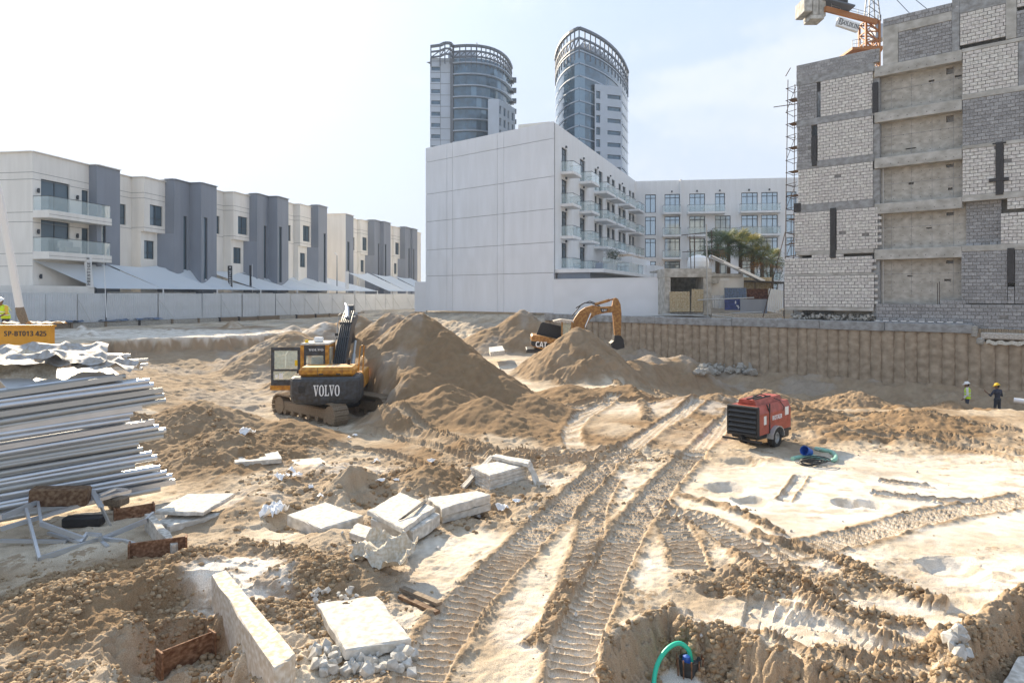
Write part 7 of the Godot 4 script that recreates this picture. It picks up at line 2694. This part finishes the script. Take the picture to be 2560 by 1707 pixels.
func build_scrap() -> void:
	bent_bar([[0, 500, 0.5], [240, 400, 0.55], [262, 540, 0.35], [540, 640, 0.12]], 0.05, 0.09, "bent bar running from the stack foot down to the sand", 0)
	bent_bar([[165, 450, 0.5], [250, 768, 0.04], [650, 640, 0.06], [940, 520, 0.3], [985, 478, 0.34]], 0.05, 0.09, "long v shaped bent bar reaching to the concrete upstand", 1)
	bent_bar([[0, 575, 0.3], [400, 455, 0.4], [700, 365, 0.45], [830, 330, 0.4]], 0.09, 0.07, "long straight galvanised bar leaning along the stack foot", 2)
	bent_bar([[590, 325, 0.6], [650, 430, 0.5], [705, 545, 0.1]], 0.1, 0.03, "twisted flat strip standing near the charred timber", 3)
	bent_bar([[0, 650, 0.08], [420, 655, 0.06]], 0.06, 0.06, "straight tube lying flat on the sand before the scrap", 4)
	bent_bar([[310, 600, 0.1], [520, 660, 0.08], [560, 605, 0.2], [640, 612, 0.2], [655, 660, 0.04], [690, 690, 0.03]], 0.07, 0.05, "kinked strip with a raised middle", 5)
	bent_bar([[660, 640, 0.06], [800, 655, 0.06], [900, 688, 0.04]], 0.06, 0.08, "short bar lying toward the rusty beam end", 6)
	bent_bar([[640, 355, 0.6], [740, 315, 0.65], [815, 320, 0.6]], 0.08, 0.04, "short bent strip hanging at the end of the tubes", 7)
	# concrete upstand and rusty steel
	slab_px([[360, 1284], [428, 1364], [444, 1356], [380, 1282]], 0.34, 0.34, "narrow concrete upstand between the slabs and the rusty beam", "slab_old", 61, "")
	for q in [[322, 1420, 465, 1400, 0.36, "rusty channel end standing in the sand below the concrete upstand"], [398, 1610, 530, 1560, 0.42, "rusty steel plate half buried beside the long concrete beam"], [285, 1300, 383, 1284, 0.3, "rusty dark beam end behind the bent scrap"]]:
		var a := gp(q[0], q[1], 0.0)
		var e := gp(q[2], q[3], 0.0)
		var g := minf(hgt(a.x, -a.z), hgt(e.x, -e.z)) - 0.05
		var t := thing("rusty_beam", q[5], "steel beam", Vector3(a.x, g, a.z), atan2(-(e - a).z, (e - a).x))
		var L := a.distance_to(e)
		part(t, "web", boxmesh(Vector3(L, q[4], 0.025), 0.005), M.rust, at(L / 2, q[4] / 2, 0))
		for x in [0.0, L]: part(t, "flange", boxmesh(Vector3(0.03, q[4] * 1.06, 0.2), 0.005), M.rust, at(x, q[4] / 2, 0))
	single("timber_block", boxmesh(Vector3(1.05, 0.36, 0.3), 0.03), M.wood, "weathered wooden block jammed under the stack's end", "timber", Transform3D(Basis(Vector3.UP, 0.25) * Basis(Vector3.BACK, -0.06), pt(150, 1240, 13.9)))
	single("timber_block", boxmesh(Vector3(0.42, 0.16, 0.3), 0.02), M.old_plank, "small pale wooden block beside the charred timber", "timber", Transform3D(Basis(Vector3.UP, -0.2), pt(290, 1252, 14.6)))
	single("timber_block", boxmesh(Vector3(0.75, 0.2, 0.25), 0.03), M.machine_black, "charred black timber lying behind the bent bars", "timber", Transform3D(Basis(Vector3.UP, 0.1), pt(208, 1302, 13.9)))
	# two planks by the track
	for q in [[1004, 1478, 1098, 1518, "straight upper plank lying beside the left track mark"], [1000, 1498, 1094, 1540, "darker lower plank lying beside the left track mark"]]:
		var b := MB.new()
		var a := gnd(q[0], q[1]) + Vector3.UP * 0.05
		var e := gnd(q[2], q[3]) + Vector3.UP * 0.05
		b.bar(a, e, 0.10, 0.05)
		single("plank", b, M.old_plank if q[0] == 1004 else M.wood, q[4], "plank", Transform3D(), "planks by the track")
	# rubble
	scatter("rubble_chunk", M.rubble, "white chunk of crushed concrete below the large flat slab", "rubble", "crushed concrete below the slab", 85, [780, 1032], [1622, 1690], [0.07, 0.2])
	scatter("rubble_chunk", M.rubble, "small white chunk of concrete behind the large flat slab", "rubble", "concrete crumbs behind the slab", 26, [780, 900], [1478, 1512], [0.05, 0.13])
	scatter("rubble_chunk", M.rubble, "white broken stone in the clod bank at the trench corner", "rubble", "white stones in the clod bank", 20, [2372, 2424], [1588, 1650], [0.08, 0.22])
	scatter("broken_block", M.rubble_grey, "grey broken block in the far heap before the pile wall", "rubble", "heap of broken blocks", 52, [1735, 1885], [914, 940], [0.32, 0.75], 0.15)
	scatter("pebble", M.rubble, "loose pale stone on the sand", "stone", "loose stones", 26, [640, 2400], [1180, 1600], [0.04, 0.1])
	# sack
	var b := MB.new()
	b.sheet(crumple(1.1, 0.7, 30, 0.22, 31), 0.006)
	var sp := gnd(965, 1405)
	single("crumpled_sack", b, M.bag, "crumpled dirty sack slumped below the narrow tilted slab", "sack", Transform3D(Basis(Vector3.UP, -0.5) * Basis(Vector3.RIGHT, 0.35), sp + Vector3.UP * 0.2))
	# litter
	var litter := [[616, 1085, 0.7], [870, 1098, 0.3], [700, 1200, 0.6], [725, 1182, 0.4], [742, 1196, 0.5], [948, 1208, 0.35], [940, 1158, 0.4], [990, 1205, 0.25], [1080, 1156, 0.35], [1258, 1276, 0.5], [1192, 1297, 0.25], [775, 1222, 0.3], [800, 1246, 0.3], [690, 1290, 0.9], [1290, 1258, 0.3], [885, 1092, 0.3], [1480, 1700, 0.01]]
	var k := 0
	for q in litter:
		if q[2] < 0.1: continue
		var s := MB.new()
		s.sheet(crumple(q[2] * 0.6, q[2] * 0.4, 14, q[2] * 0.22, 100 + k))
		single("plastic_scrap", s, M.plastic_white, "crumpled white plastic scrap lying on the churned sand", "litter", Transform3D(Basis(Vector3.UP, k * 1.3), gnd(q[0], q[1]) + Vector3.UP * (0.03 + 0.06 * q[2])), "plastic litter")
		k += 1

func build_hoses() -> void:
	# hose, bucket and cable beside the compressor
	var b := MB.new()
	var P := []
	for q in [[1982, 1152], [2000, 1148], [2030, 1146], [2060, 1154], [2085, 1156], [2090, 1146], [2080, 1135], [2060, 1130], [2040, 1126]]: P.append(gnd(q[0], q[1]) + Vector3.UP * 0.06)
	var c := Curve3D.new()
	for i in P.size():
		var t: Vector3 = (P[mini(i + 1, P.size() - 1)] - P[maxi(i - 1, 0)]) / 6.0
		c.add_point(P[i], -t, t)
	b.tube(Array(c.tessellate_even_length(5, 0.08)), 0.06, 10)
	single("suction_hose", b, M.hose_green, "pale green hose curled on the sand beside the compressor's shadow", "hose")
	var o := gnd(2031, 1140)
	var t := thing("blue_bucket", "blue bucket lying inside the curl of the green hose", "bucket", o + Vector3.UP * 0.12, 0.6)
	b = MB.new()
	b.lathe(Transform3D(Basis(Vector3.BACK, 1.25), Vector3(-0.1, 0, 0)), [Vector2(0, 0), Vector2(0.1, 0), Vector2(0.14, 0.3), Vector2(0.13, 0.3), Vector2(0.095, 0.02), Vector2(0, 0.02)], 18)
	part(t, "shell", b, M.blue)
	b = MB.new()
	b.tube([Vector3(0.14, 0.1, 0.13), Vector3(0.3, 0.05, 0.1), Vector3(0.34, 0, 0), Vector3(0.3, 0.05, -0.1), Vector3(0.14, 0.1, -0.13)], 0.008, 5)
	part(t, "handle", b, M.galvanised)
	b = MB.new()
	var q0 := gnd(2022, 1162)
	for k in 5:
		var loop := []
		for i in 17:
			var a := TAU * i / 16.0
			loop.append(q0 + Vector3(cos(a) * (0.24 + 0.04 * k) + 0.05 * k, 0.04 + 0.03 * k + 0.03 * sin(a * 2 + k), sin(a) * (0.14 + 0.02 * k)))
		b.tube(loop, 0.016, 6, false)
	b.tube([gnd(1990, 1158) + Vector3.UP * 0.03, gnd(2005, 1164) + Vector3.UP * 0.05, gnd(2030, 1168) + Vector3.UP * 0.04, gnd(2050, 1160) + Vector3.UP * 0.04], 0.016, 6)
	single("cable_coil", b, M.hose_black, "tangled dark cable lying before the green hose", "cable")
	# pump and bright hose in the trench
	var p := gp(1725, 1700, -0.62)
	t = thing("submersible_pump", "dark wire basket pump standing in the wet trench", "pump", p, 0.2)
	b = MB.new()
	b.lathe(Transform3D(), [Vector2(0, 0), Vector2(0.13, 0), Vector2(0.15, 0.3), Vector2(0.14, 0.3), Vector2(0.12, 0.26), Vector2(0, 0.26)], 16)
	part(t, "body", b, M.charcoal)
	b = MB.new()
	for i in 10:
		var a := TAU * i / 10.0
		b.rod(Vector3(cos(a) * 0.17, 0, sin(a) * 0.17), Vector3(cos(a) * 0.18, 0.34, sin(a) * 0.18), 0.01, 5)
	part(t, "wire_cage", b, M.rust)
	b = MB.new()
	b.lathe(at(-0.06, 0.27, 0.02), [Vector2(0.06, 0), Vector2(0.05, 0.08), Vector2(0, 0.1)], 10)
	part(t, "blue_cap", b, M.blue)
	b = MB.new()
	var hs := [p + Vector3(0.02, 0.25, 0), p + Vector3(-0.02, 0.42, 0.0), p + Vector3(-0.16, 0.52, 0.02), p + Vector3(-0.34, 0.46, 0.08), p + Vector3(-0.5, 0.3, 0.2), p + Vector3(-0.6, 0.12, 0.45), p + Vector3(-0.7, 0.05, 0.9)]
	c = Curve3D.new()
	for i in hs.size():
		var tt: Vector3 = (hs[mini(i + 1, hs.size() - 1)] - hs[maxi(i - 1, 0)]) / 6.0
		c.add_point(hs[i], -tt, tt)
	b.tube(Array(c.tessellate_even_length(5, 0.04)), 0.032, 10)
	single("green_hose", b, M.hose_bright, "bright green hose arching out of the wire basket pump", "hose")
	# white pipe at the far right, black scrap
	b = MB.new()
	b.rod(pt(2536, 1000, 35), pt(2600, 1008, 34.4), 0.13, 12)
	single("plastic_pipe", b, M.plastic_white, "short white plastic pipe lying near the worker in navy", "pipe")
	single("black_scrap", stone_mesh(2), M.machine_black, "small black scrap lying on the sand right of the tracks", "scrap", Transform3D(Basis().scaled(Vector3(0.24, 0.06, 0.12)), gnd(1780, 1426) + Vector3.UP * 0.02))
	for i in 9:
		var s := MB.new()
		var a: float = [1760, 1800, 1850, 1880, 1965, 2040, 2110, 2180, 2290][i]
		var y: float = [968, 976, 955, 982, 968, 980, 986, 992, 952][i]
		var cc := pt(a, y, 33.0)
		pass

func build_left_corner() -> void:
	# yellow steel box, pole and mast at the left edge
	var D := 26.6
	var a := pt(-60, 880, D)
	var b0 := pt(124, 817, D)
	var t := thing("yellow_skip", "yellow steel box with black stencilled number behind the tube stack", "skip", Vector3((a.x + b0.x) / 2, 1.9, -D - 0.15), 0.0)
	var b := MB.new()
	b.cbox(at(0, 0.8, 0), Vector3(b0.x - a.x, b0.y - 1.9 + 0.0, 0.3), 0.03)
	part(t, "shell", b, M.yellow_box)
	b = MB.new()
	b.bx(Vector3(0, b0.y - 1.9 + 0.03, 0), Vector3(b0.x - a.x + 0.06, 0.08, 0.36))
	part(t, "rim", b, M.yellow_box)
	var lx := pt(62, 834, D)
	lettering(t, "SP-BT013 425", 0.27, M.letter_dark, at(lx.x - t.position.x, lx.y - 1.9, 0.158), "Droid Sans", true, 0.006)
	b = MB.new()
	var g := []
	for i in 7:
		var row := []
		for j in 14: row.append(Vector3(-1.3 + j * 0.21, b0.y - 1.9 + 0.06 + 0.16 * maxf(0, nC.get_noise_2d(i * 0.1, j * 0.12) + 0.4), -0.9 + i * 0.12))
		g.append(row)
	b.sheet(g, 0.01)
	part(t, "cement_bags", b, M.bag)
	t = thing("pump_pipe", "white concrete pump pipe slanting down to a dirty rubber end", "pipe")
	b = MB.new()
	b.tube([pt(-40, 330, 25.0), pt(0, 505, 25.5), pt(48, 770, 26.4)], [0.11, 0.125, 0.135], 14)
	part(t, "pipe", b, M.white_paint)
	b = MB.new()
	b.tube([pt(47, 768, 26.4), pt(53, 788, 26.4), pt(60, 806, 26.5)], [0.145, 0.16, 0.14], 14)
	part(t, "rubber_end", b, M.track_steel)
	for q in [[138, 812, 40.0], [150, 805, 46.0]]: pass

# ---------------------------------------------------------------- clods
func clod_mesh(sd: int) -> ArrayMesh:
	var f := FastNoiseLite.new()
	f.seed = sd
	f.frequency = 1.3
	f.fractal_octaves = 2
	var g := []
	for i in 7:
		var row := []
		for j in 9:
			var a := TAU * j / 8.0
			var t := PI * i / 6.0
			var p := Vector3(sin(t) * cos(a), cos(t), sin(t) * sin(a))
			row.append(p * 0.5 * (1.0 + 0.6 * f.get_noise_3d(p.x, p.y, p.z)) * Vector3(1, 0.8, 0.9))
		g.append(row)
	var b := MB.new()
	b.sheet(g)
	return b.mesh()

func build_clods() -> void:
	var spots := []
	for band in bands:
		if band.d0 > 40.0: continue
		var tries := 190000 if band.d0 < 10.0 else 80000
		for i in tries:
			var d: float = rng.randf_range(band.d0, band.d1 - 0.1)
			var x := rng.randf_range(-1, 1) * (d * 0.78 + 0.5)
			if absf(x) > band.half - 0.1: continue
			var k: int = int((d - band.d0) / band.step) * band.cols + int((x + band.half) / band.step)
			var r: float = band.R[k]
			var p := clampf((r - 0.45) * 0.55, 0.008, 0.6) * smoothstep(-0.3, 0.3, nB.get_noise_2d(x * 1.1, d * 1.1))
			if d > 21.0: p *= 0.35
			if rng.randf() < p:
				var s := 0.005 + 0.05 * pow(rng.randf(), 8.0) * clampf(r, 0.3, 1.2)
				if d > 13.0: s *= 1.5
				if r > 1.2 and d < 12.0: s = 0.01 + 0.05 * pow(rng.randf(), 3.5)
				spots.append([Vector3(x, hgt(x, d) + s * 0.12, -d), s])
	var groups := [[], [], []]
	for q in spots: groups[rng.randi() % 3].append(q)
	for n in 3:
		var mm := MultiMesh.new()
		mm.transform_format = MultiMesh.TRANSFORM_3D
		mm.use_colors = true
		mm.mesh = clod_mesh(6 + n)
		mm.instance_count = groups[n].size()
		for i in groups[n].size():
			var q: Array = groups[n][i]
			mm.set_instance_transform(i, Transform3D(Basis.from_euler(Vector3(rng.randf() * 6, rng.randf() * 6, rng.randf() * 6)).scaled(Vector3(1, rng.randf_range(0.7, 1), rng.randf_range(0.7, 1)) * q[1] * 2.0), q[0]))
			var v := rng.randf()
			mm.set_instance_color(i, Color(0.34, 0.235, 0.14).lerp(Color(0.52, 0.41, 0.28), v))
		var o := MultiMeshInstance3D.new()
		o.name = "clods" if n == 0 else "clods_%03d" % n
		o.multimesh = mm
		o.material_override = M.clod
		o.set_meta("kind", "stuff")
		o.set_meta("label", "crumbs and clods of damp sand strewn over the pit floor")
		o.set_meta("category", "soil")
		add_child(o)
	print("clods ", spots.size())

# ---------------------------------------------------------------- people
func figure(bones: Array, cell: float, k: float) -> ArrayMesh:
	# tapered capsules joined with a smooth minimum, meshed as surface nets; each bone: [a, b, ra, rb, colour]
	var lo := Vector3.ONE * 1e9
	var hi := -lo
	for b in bones:
		for i in 2:
			lo = lo.min(b[i] - Vector3.ONE * (b[2 + i] + 3 * cell)); hi = hi.max(b[i] + Vector3.ONE * (b[2 + i] + 3 * cell))
	var n := Vector3i(((hi - lo) / cell).ceil()) + Vector3i.ONE
	var f := PackedFloat32Array()
	f.resize(n.x * n.y * n.z)
	f.fill(1.0)
	var near := PackedFloat32Array()
	near.resize(f.size())
	near.fill(1.0)
	var who := PackedByteArray()
	who.resize(f.size())
	for bi in bones.size():
		var b: Array = bones[bi]
		var a: Vector3 = b[0]
		var d: Vector3 = b[1] - a
		var l2 := maxf(d.length_squared(), 1e-8)
		var m := maxf(b[2], b[3]) + 2.5 * cell + k
		var p0 := Vector3i(((a.min(b[1]) - Vector3.ONE * m - lo) / cell).floor()).clamp(Vector3i.ZERO, n - Vector3i.ONE)
		var p1 := Vector3i(((a.max(b[1]) + Vector3.ONE * m - lo) / cell).ceil()).clamp(Vector3i.ZERO, n - Vector3i.ONE)
		for z in range(p0.z, p1.z + 1):
			for y in range(p0.y, p1.y + 1):
				var i := (z * n.y + y) * n.x + p0.x
				for x in range(p0.x, p1.x + 1):
					var p := lo + Vector3(x, y, z) * cell - a
					var t := clampf(p.dot(d) / l2, 0, 1)
					var q := (p - d * t).length() - lerpf(b[2], b[3], t)
					if q < near[i]:
						near[i] = q
						who[i] = bi
					var h := clampf(0.5 + 0.5 * (f[i] - q) / k, 0, 1)
					f[i] = lerpf(f[i], q, h) - k * h * (1.0 - h)
					i += 1
	var id := {}
	var V := PackedVector3Array()
	var N := PackedVector3Array()
	var C := PackedColorArray()
	var I := PackedInt32Array()
	var sx := 1
	var sy := n.x
	var sz := n.x * n.y
	for z in n.z - 1:
		for y in n.y - 1:
			for x in n.x - 1:
				var i := z * sz + y * sy + x
				var s := 0
				for c in 8:
					if f[i + (c & 1) * sx + ((c >> 1) & 1) * sy + ((c >> 2) & 1) * sz] < 0: s += 1
				if s == 0 or s == 8: continue
				var sum := Vector3.ZERO
				var cnt := 0
				for e in [[0, 1], [2, 3], [4, 5], [6, 7], [0, 2], [1, 3], [4, 6], [5, 7], [0, 4], [1, 5], [2, 6], [3, 7]]:
					var va := f[i + (e[0] & 1) * sx + ((e[0] >> 1) & 1) * sy + ((e[0] >> 2) & 1) * sz]
					var vb := f[i + (e[1] & 1) * sx + ((e[1] >> 1) & 1) * sy + ((e[1] >> 2) & 1) * sz]
					if (va < 0) != (vb < 0):
						var t := va / (va - vb)
						var A := Vector3(e[0] & 1, (e[0] >> 1) & 1, (e[0] >> 2) & 1)
						var B := Vector3(e[1] & 1, (e[1] >> 1) & 1, (e[1] >> 2) & 1)
						sum += A.lerp(B, t)
						cnt += 1
				id[i] = V.size()
				V.append(lo + (Vector3(x, y, z) + sum / cnt) * cell)
				N.append(Vector3(f[i + sx] - f[i], f[i + sy] - f[i], f[i + sz] - f[i]).normalized())
				C.append(bones[who[i]][4])
	for i in id:
		for ax in 3:
			var st: int = [sx, sy, sz][ax]
			var u: int = [sy, sz, sx][ax]
			var w: int = [sz, sx, sy][ax]
			if not (id.has(i - u) and id.has(i - w) and id.has(i - u - w)): continue
			var a := f[i]
			var b := f[i + st]
			if (a < 0) == (b < 0): continue
			var q := [id[i], id[i - u], id[i - u - w], id[i - w]]
			if a >= 0: I.append_array([q[0], q[1], q[2], q[0], q[2], q[3]])
			else: I.append_array([q[0], q[2], q[1], q[0], q[3], q[2]])
	var arr := []
	arr.resize(Mesh.ARRAY_MAX)
	arr[Mesh.ARRAY_VERTEX] = V
	arr[Mesh.ARRAY_NORMAL] = N
	arr[Mesh.ARRAY_COLOR] = C
	arr[Mesh.ARRAY_INDEX] = I
	var m := ArrayMesh.new()
	m.add_surface_from_arrays(Mesh.PRIMITIVE_TRIANGLES, arr)
	return m

func hand(list: Array, wrist: Vector3, dir: Vector3, side: Vector3, skin: Color) -> void:
	var palm := wrist + dir * 0.08
	list.append([wrist, palm, 0.03, 0.036, skin])
	for i in 4:
		var o := side * (i - 1.5) * 0.021
		var L: float = [0.065, 0.08, 0.075, 0.058][i]
		var down := dir.cross(side).normalized()
		var k := palm + o + dir * (0.02 + L * 0.5)
		list.append([palm + o, k, 0.011, 0.0105, skin])
		list.append([k, k + (dir * 0.55 - down * 0.75).normalized() * L * 0.55, 0.0105, 0.009, skin])
	var tb := wrist + dir * 0.03 + side * -0.035
	list.append([tb, tb + (dir * 0.7 - side).normalized() * 0.06, 0.013, 0.011, skin])

func helmet(parent: Node3D, x: Transform3D, m: Material) -> void:
	var b := MB.new()
	var pr := []
	for i in 9:
		var a := PI / 2 * i / 8.0
		pr.append(Vector2(0.135 * cos(a), 0.125 * sin(a)))
	var wide := Transform3D(Basis().scaled(Vector3(0.93, 1, 1.1)), Vector3.ZERO)
	b.lathe(wide, pr, 20)
	b.lathe(wide, [Vector2(0.155, -0.012), Vector2(0.158, 0.0), Vector2(0.13, 0.008)], 20)
	b.lathe(wide, [Vector2(0.125, 0.0), Vector2(0.155, -0.012)], 20)
	b.cbox(Transform3D(Basis(Vector3.RIGHT, 0.15), Vector3(0, -0.012, -0.16)), Vector3(0.2, 0.012, 0.1), 0.005)
	b.cbox(at(0, 0.115, 0), Vector3(0.025, 0.025, 0.2), 0.01)
	part(parent, "helmet", b, m, x)

func person(label: String, where: Vector3, turn: float, pose: Dictionary) -> void:
	var t := thing("person", label, "person", where, turn)
	var body: Color = pose.body
	var sleeve: Color = pose.sleeve
	var legs: Color = pose.legs
	var skin := Color(0.20, 0.11, 0.07)
	var hair := Color(0.02, 0.018, 0.015)
	var boot := Color(0.03, 0.025, 0.02)
	var L := []
	var hip: Vector3 = pose.get("hip", Vector3(0, 0.93, 0))
	var chest: Vector3 = pose.get("chest", Vector3(0, 1.30, 0))
	var neck: Vector3 = pose.get("neck", Vector3(0, 1.47, -0.01))
	var head: Vector3 = pose.get("head", Vector3(0, 1.62, -0.03))
	var look: Vector3 = pose.get("look", Vector3(0, 0, -1)).normalized()
	L.append([hip + Vector3(-0.07, 0.0, 0), hip + Vector3(0.07, 0.0, 0), 0.115, 0.115, legs])
	L.append([hip + Vector3(0, 0.14, 0), chest, 0.125, 0.14, body])
	L.append([chest + Vector3(-0.09, 0.02, 0), chest + Vector3(0.09, 0.02, 0), 0.125, 0.125, body])
	L.append([chest + Vector3(-0.15, 0.1, 0), chest + Vector3(0.15, 0.1, 0), 0.075, 0.075, body])
	L.append([chest + Vector3(0, 0.1, 0), neck, 0.075, 0.06, body])
	L.append([neck, head + Vector3(0, -0.06, 0), 0.056, 0.056, skin])
	L.append([head + Vector3(0, 0.03, 0), head + Vector3(0, -0.045, 0) + look * 0.025, 0.092, 0.07, skin])
	L.append([head - look * 0.035 + Vector3(0, 0.05, 0), head - look * 0.05 + Vector3(0, -0.02, 0), 0.085, 0.07, hair])
	L.append([head + look * 0.085 + Vector3(0, 0.005, 0), head + look * 0.108 + Vector3(0, -0.025, 0), 0.012, 0.018, skin])        # nose
	L.append([head + look * 0.075 + Vector3(0, -0.065, 0), head + look * 0.08 + Vector3(0, -0.1, 0), 0.03, 0.028, skin])          # mouth and chin
	var ear := look.cross(Vector3.UP).normalized()
	for s in [-1.0, 1.0]: L.append([head + ear * s * 0.088 + Vector3(0, 0.01, 0), head + ear * s * 0.09 + Vector3(0, -0.03, 0), 0.018, 0.014, skin])
	for s in [0, 1]:
		var sg := -1.0 if s == 0 else 1.0
		var sh: Vector3 = chest + Vector3(sg * 0.2, 0.1, 0)
		var el: Vector3 = pose.elbow[s]
		var wr: Vector3 = pose.wrist[s]
		L.append([sh, el, 0.062, 0.047, sleeve])
		L.append([el, el.lerp(wr, pose.get("cuff", 0.9)), 0.046, 0.037, sleeve])
		L.append([el.lerp(wr, pose.get("cuff", 0.9)), wr, 0.034, 0.029, skin])
		hand(L, wr, (wr - el).normalized(), Vector3(-sg, 0, 0) if absf((wr - el).normalized().x) < 0.8 else Vector3(0, 1, 0), skin)
		var kn: Vector3 = pose.knee[s]
		var an: Vector3 = pose.ankle[s]
		L.append([hip + Vector3(sg * 0.09, -0.02, 0), kn, 0.095, 0.065, legs])
		L.append([kn, an, 0.063, 0.046, legs])
		L.append([an + Vector3(0, -0.03, 0.03), an + Vector3(sg * 0.02, -0.045, -0.15), 0.048, 0.042, boot])
	var m := StandardMaterial3D.new()
	m.resource_name = "person_cloth"
	m.vertex_color_use_as_albedo = true
	m.roughness = 0.9
	part(t, "body", figure(L, 0.018, 0.025), m)
	var hb := Basis.looking_at(look, Vector3.UP)
	helmet(t, Transform3D(hb, head + Vector3(0, 0.055, 0)), pose.helmet)
	if pose.has("vest"):
		# a loose vest round the trunk with pale bands
		var sec := func(c: Vector3, rx: float, rz: float) -> Array:
			var row := []
			for j in 25:
				var a := TAU * j / 24.0
				row.append(c + Vector3(cos(a) * rx, 0, sin(a) * rz))
			return row
		var rows := [sec.call(hip + Vector3(0, -0.04, 0), 0.205, 0.15), sec.call(hip + Vector3(0, 0.1, 0), 0.19, 0.145), sec.call(hip.lerp(chest, 0.6), 0.195, 0.15), sec.call(chest + Vector3(0, 0.02, 0), 0.225, 0.155), sec.call(chest + Vector3(0, 0.11, 0), 0.225, 0.12), sec.call(chest + Vector3(0, 0.17, 0), 0.15, 0.09)]
		var b := MB.new()
		b.sheet(rows, 0.006)
		var v := part(t, "vest", b, pose.vest)
		var g := MB.new()
		for y in [0.12, 0.26]:
			var c: Vector3 = hip.lerp(chest, y / 0.37)
			g.sheet([sec.call(c + Vector3(0, -0.025, 0), 0.202, 0.156), sec.call(c + Vector3(0, 0.025, 0), 0.204, 0.158)], 0.004)
		for sx in [-0.11, 0.11]:
			for sz in [-1.0, 1.0]:
				g.bar(hip + Vector3(sx, 0.28, sz * 0.148), chest + Vector3(sx, 0.12, sz * 0.118), 0.045, 0.006, Vector3(0, 0, sz))
		part(v, "reflective_band", g, M.vest_band)

func build_people() -> void:
	var D := 36.6
	var a := xd(2420, D)
	person("person in lime vest and white helmet standing in the dip near the pile wall", Vector3(a.x, CH - (954.0 - HZ) / F * D - 1.79, -D), 0.9, {
		"body": Color(0.62, 0.61, 0.58), "sleeve": Color(0.62, 0.61, 0.58), "legs": Color(0.05, 0.055, 0.075), "helmet": M.helmet_white, "vest": M.vest, "look": Vector3(0.1, -0.25, -1),
		"elbow": [Vector3(-0.27, 1.12, 0.03), Vector3(0.27, 1.12, 0.02)], "wrist": [Vector3(-0.24, 0.92, -0.14), Vector3(0.25, 0.88, -0.08)],
		"knee": [Vector3(-0.11, 0.5, -0.02), Vector3(0.12, 0.5, -0.03)], "ankle": [Vector3(-0.12, 0.09, 0.03), Vector3(0.14, 0.09, 0.0)]})
	a = xd(2495, 36.2)
	D = 36.2
	person("person in navy shirt and yellow helmet with raised forearms near the pile wall", Vector3(a.x, CH - (958.0 - HZ) / F * D - 1.79, -D), 0.15, {
		"body": Color(0.035, 0.037, 0.055), "sleeve": Color(0.035, 0.037, 0.055), "legs": Color(0.03, 0.032, 0.045), "helmet": M.helmet_yellow, "look": Vector3(-0.4, -0.35, -1), "cuff": 0.35,
		"elbow": [Vector3(-0.33, 1.13, -0.08), Vector3(0.33, 1.12, -0.06)], "wrist": [Vector3(-0.36, 1.28, -0.3), Vector3(0.2, 1.16, -0.32)],
		"knee": [Vector3(-0.11, 0.5, -0.04), Vector3(0.13, 0.5, -0.02)], "ankle": [Vector3(-0.14, 0.09, 0.02), Vector3(0.15, 0.09, 0.02)]})
	D = 28.4
	a = xd(13, D)
	var y := CH - (744.0 - HZ) / F * D - 1.76
	person("person in yellow shirt and hi-vis vest leaning over behind the yellow box", Vector3(a.x, y, -D), 2.75, {
		"body": Color(0.66, 0.62, 0.05), "sleeve": Color(0.66, 0.42, 0.06), "legs": Color(0.05, 0.055, 0.09), "helmet": M.helmet_white, "vest": M.vest, "look": Vector3(0.15, -0.75, -1), "cuff": 0.15,
		"chest": Vector3(0, 1.28, -0.1), "neck": Vector3(0, 1.44, -0.16), "head": Vector3(0, 1.58, -0.22),
		"elbow": [Vector3(-0.32, 1.13, -0.16), Vector3(0.3, 1.12, -0.22)], "wrist": [Vector3(-0.22, 0.98, -0.38), Vector3(0.2, 1.0, -0.42)],
		"knee": [Vector3(-0.11, 0.5, -0.04), Vector3(0.12, 0.5, -0.02)], "ankle": [Vector3(-0.13, 0.09, 0.02), Vector3(0.14, 0.09, 0.02)]})
	var g := hgt(a.x, D)
	single("block_plinth", boxmesh(Vector3(1.4, maxf(0.3, y - g + 0.3), 1.2), 0.02), M.rubble_grey, "grey concrete plinth under the person behind the yellow box", "block", at(a.x, y - maxf(0.3, y - g + 0.3) / 2, -D))
	var sack := MB.new()
	sack.sheet(crumple(0.7, 0.5, 12, 0.16, 55))
	single("cement_sack", boxmesh(Vector3(0.55, 0.6, 0.35), 0.1), M.bag, "pale cement sack standing on the yellow box before the person", "sack", at(a.x - 0.05, 3.75, -D + 0.75))

func build_all() -> void:
	build_frame()
	build_retaining()
	build_flats()
	build_towers()
	build_houses()
	build_fence()
	build_sheds()
	build_scaffold()
	build_crane()
	build_palms()
	build_excavator()
	build_digger()
	build_compressor()
	build_slabs()
	build_stack()
	build_scrap()
	build_hoses()
	build_left_corner()
	build_clods()
	build_people()
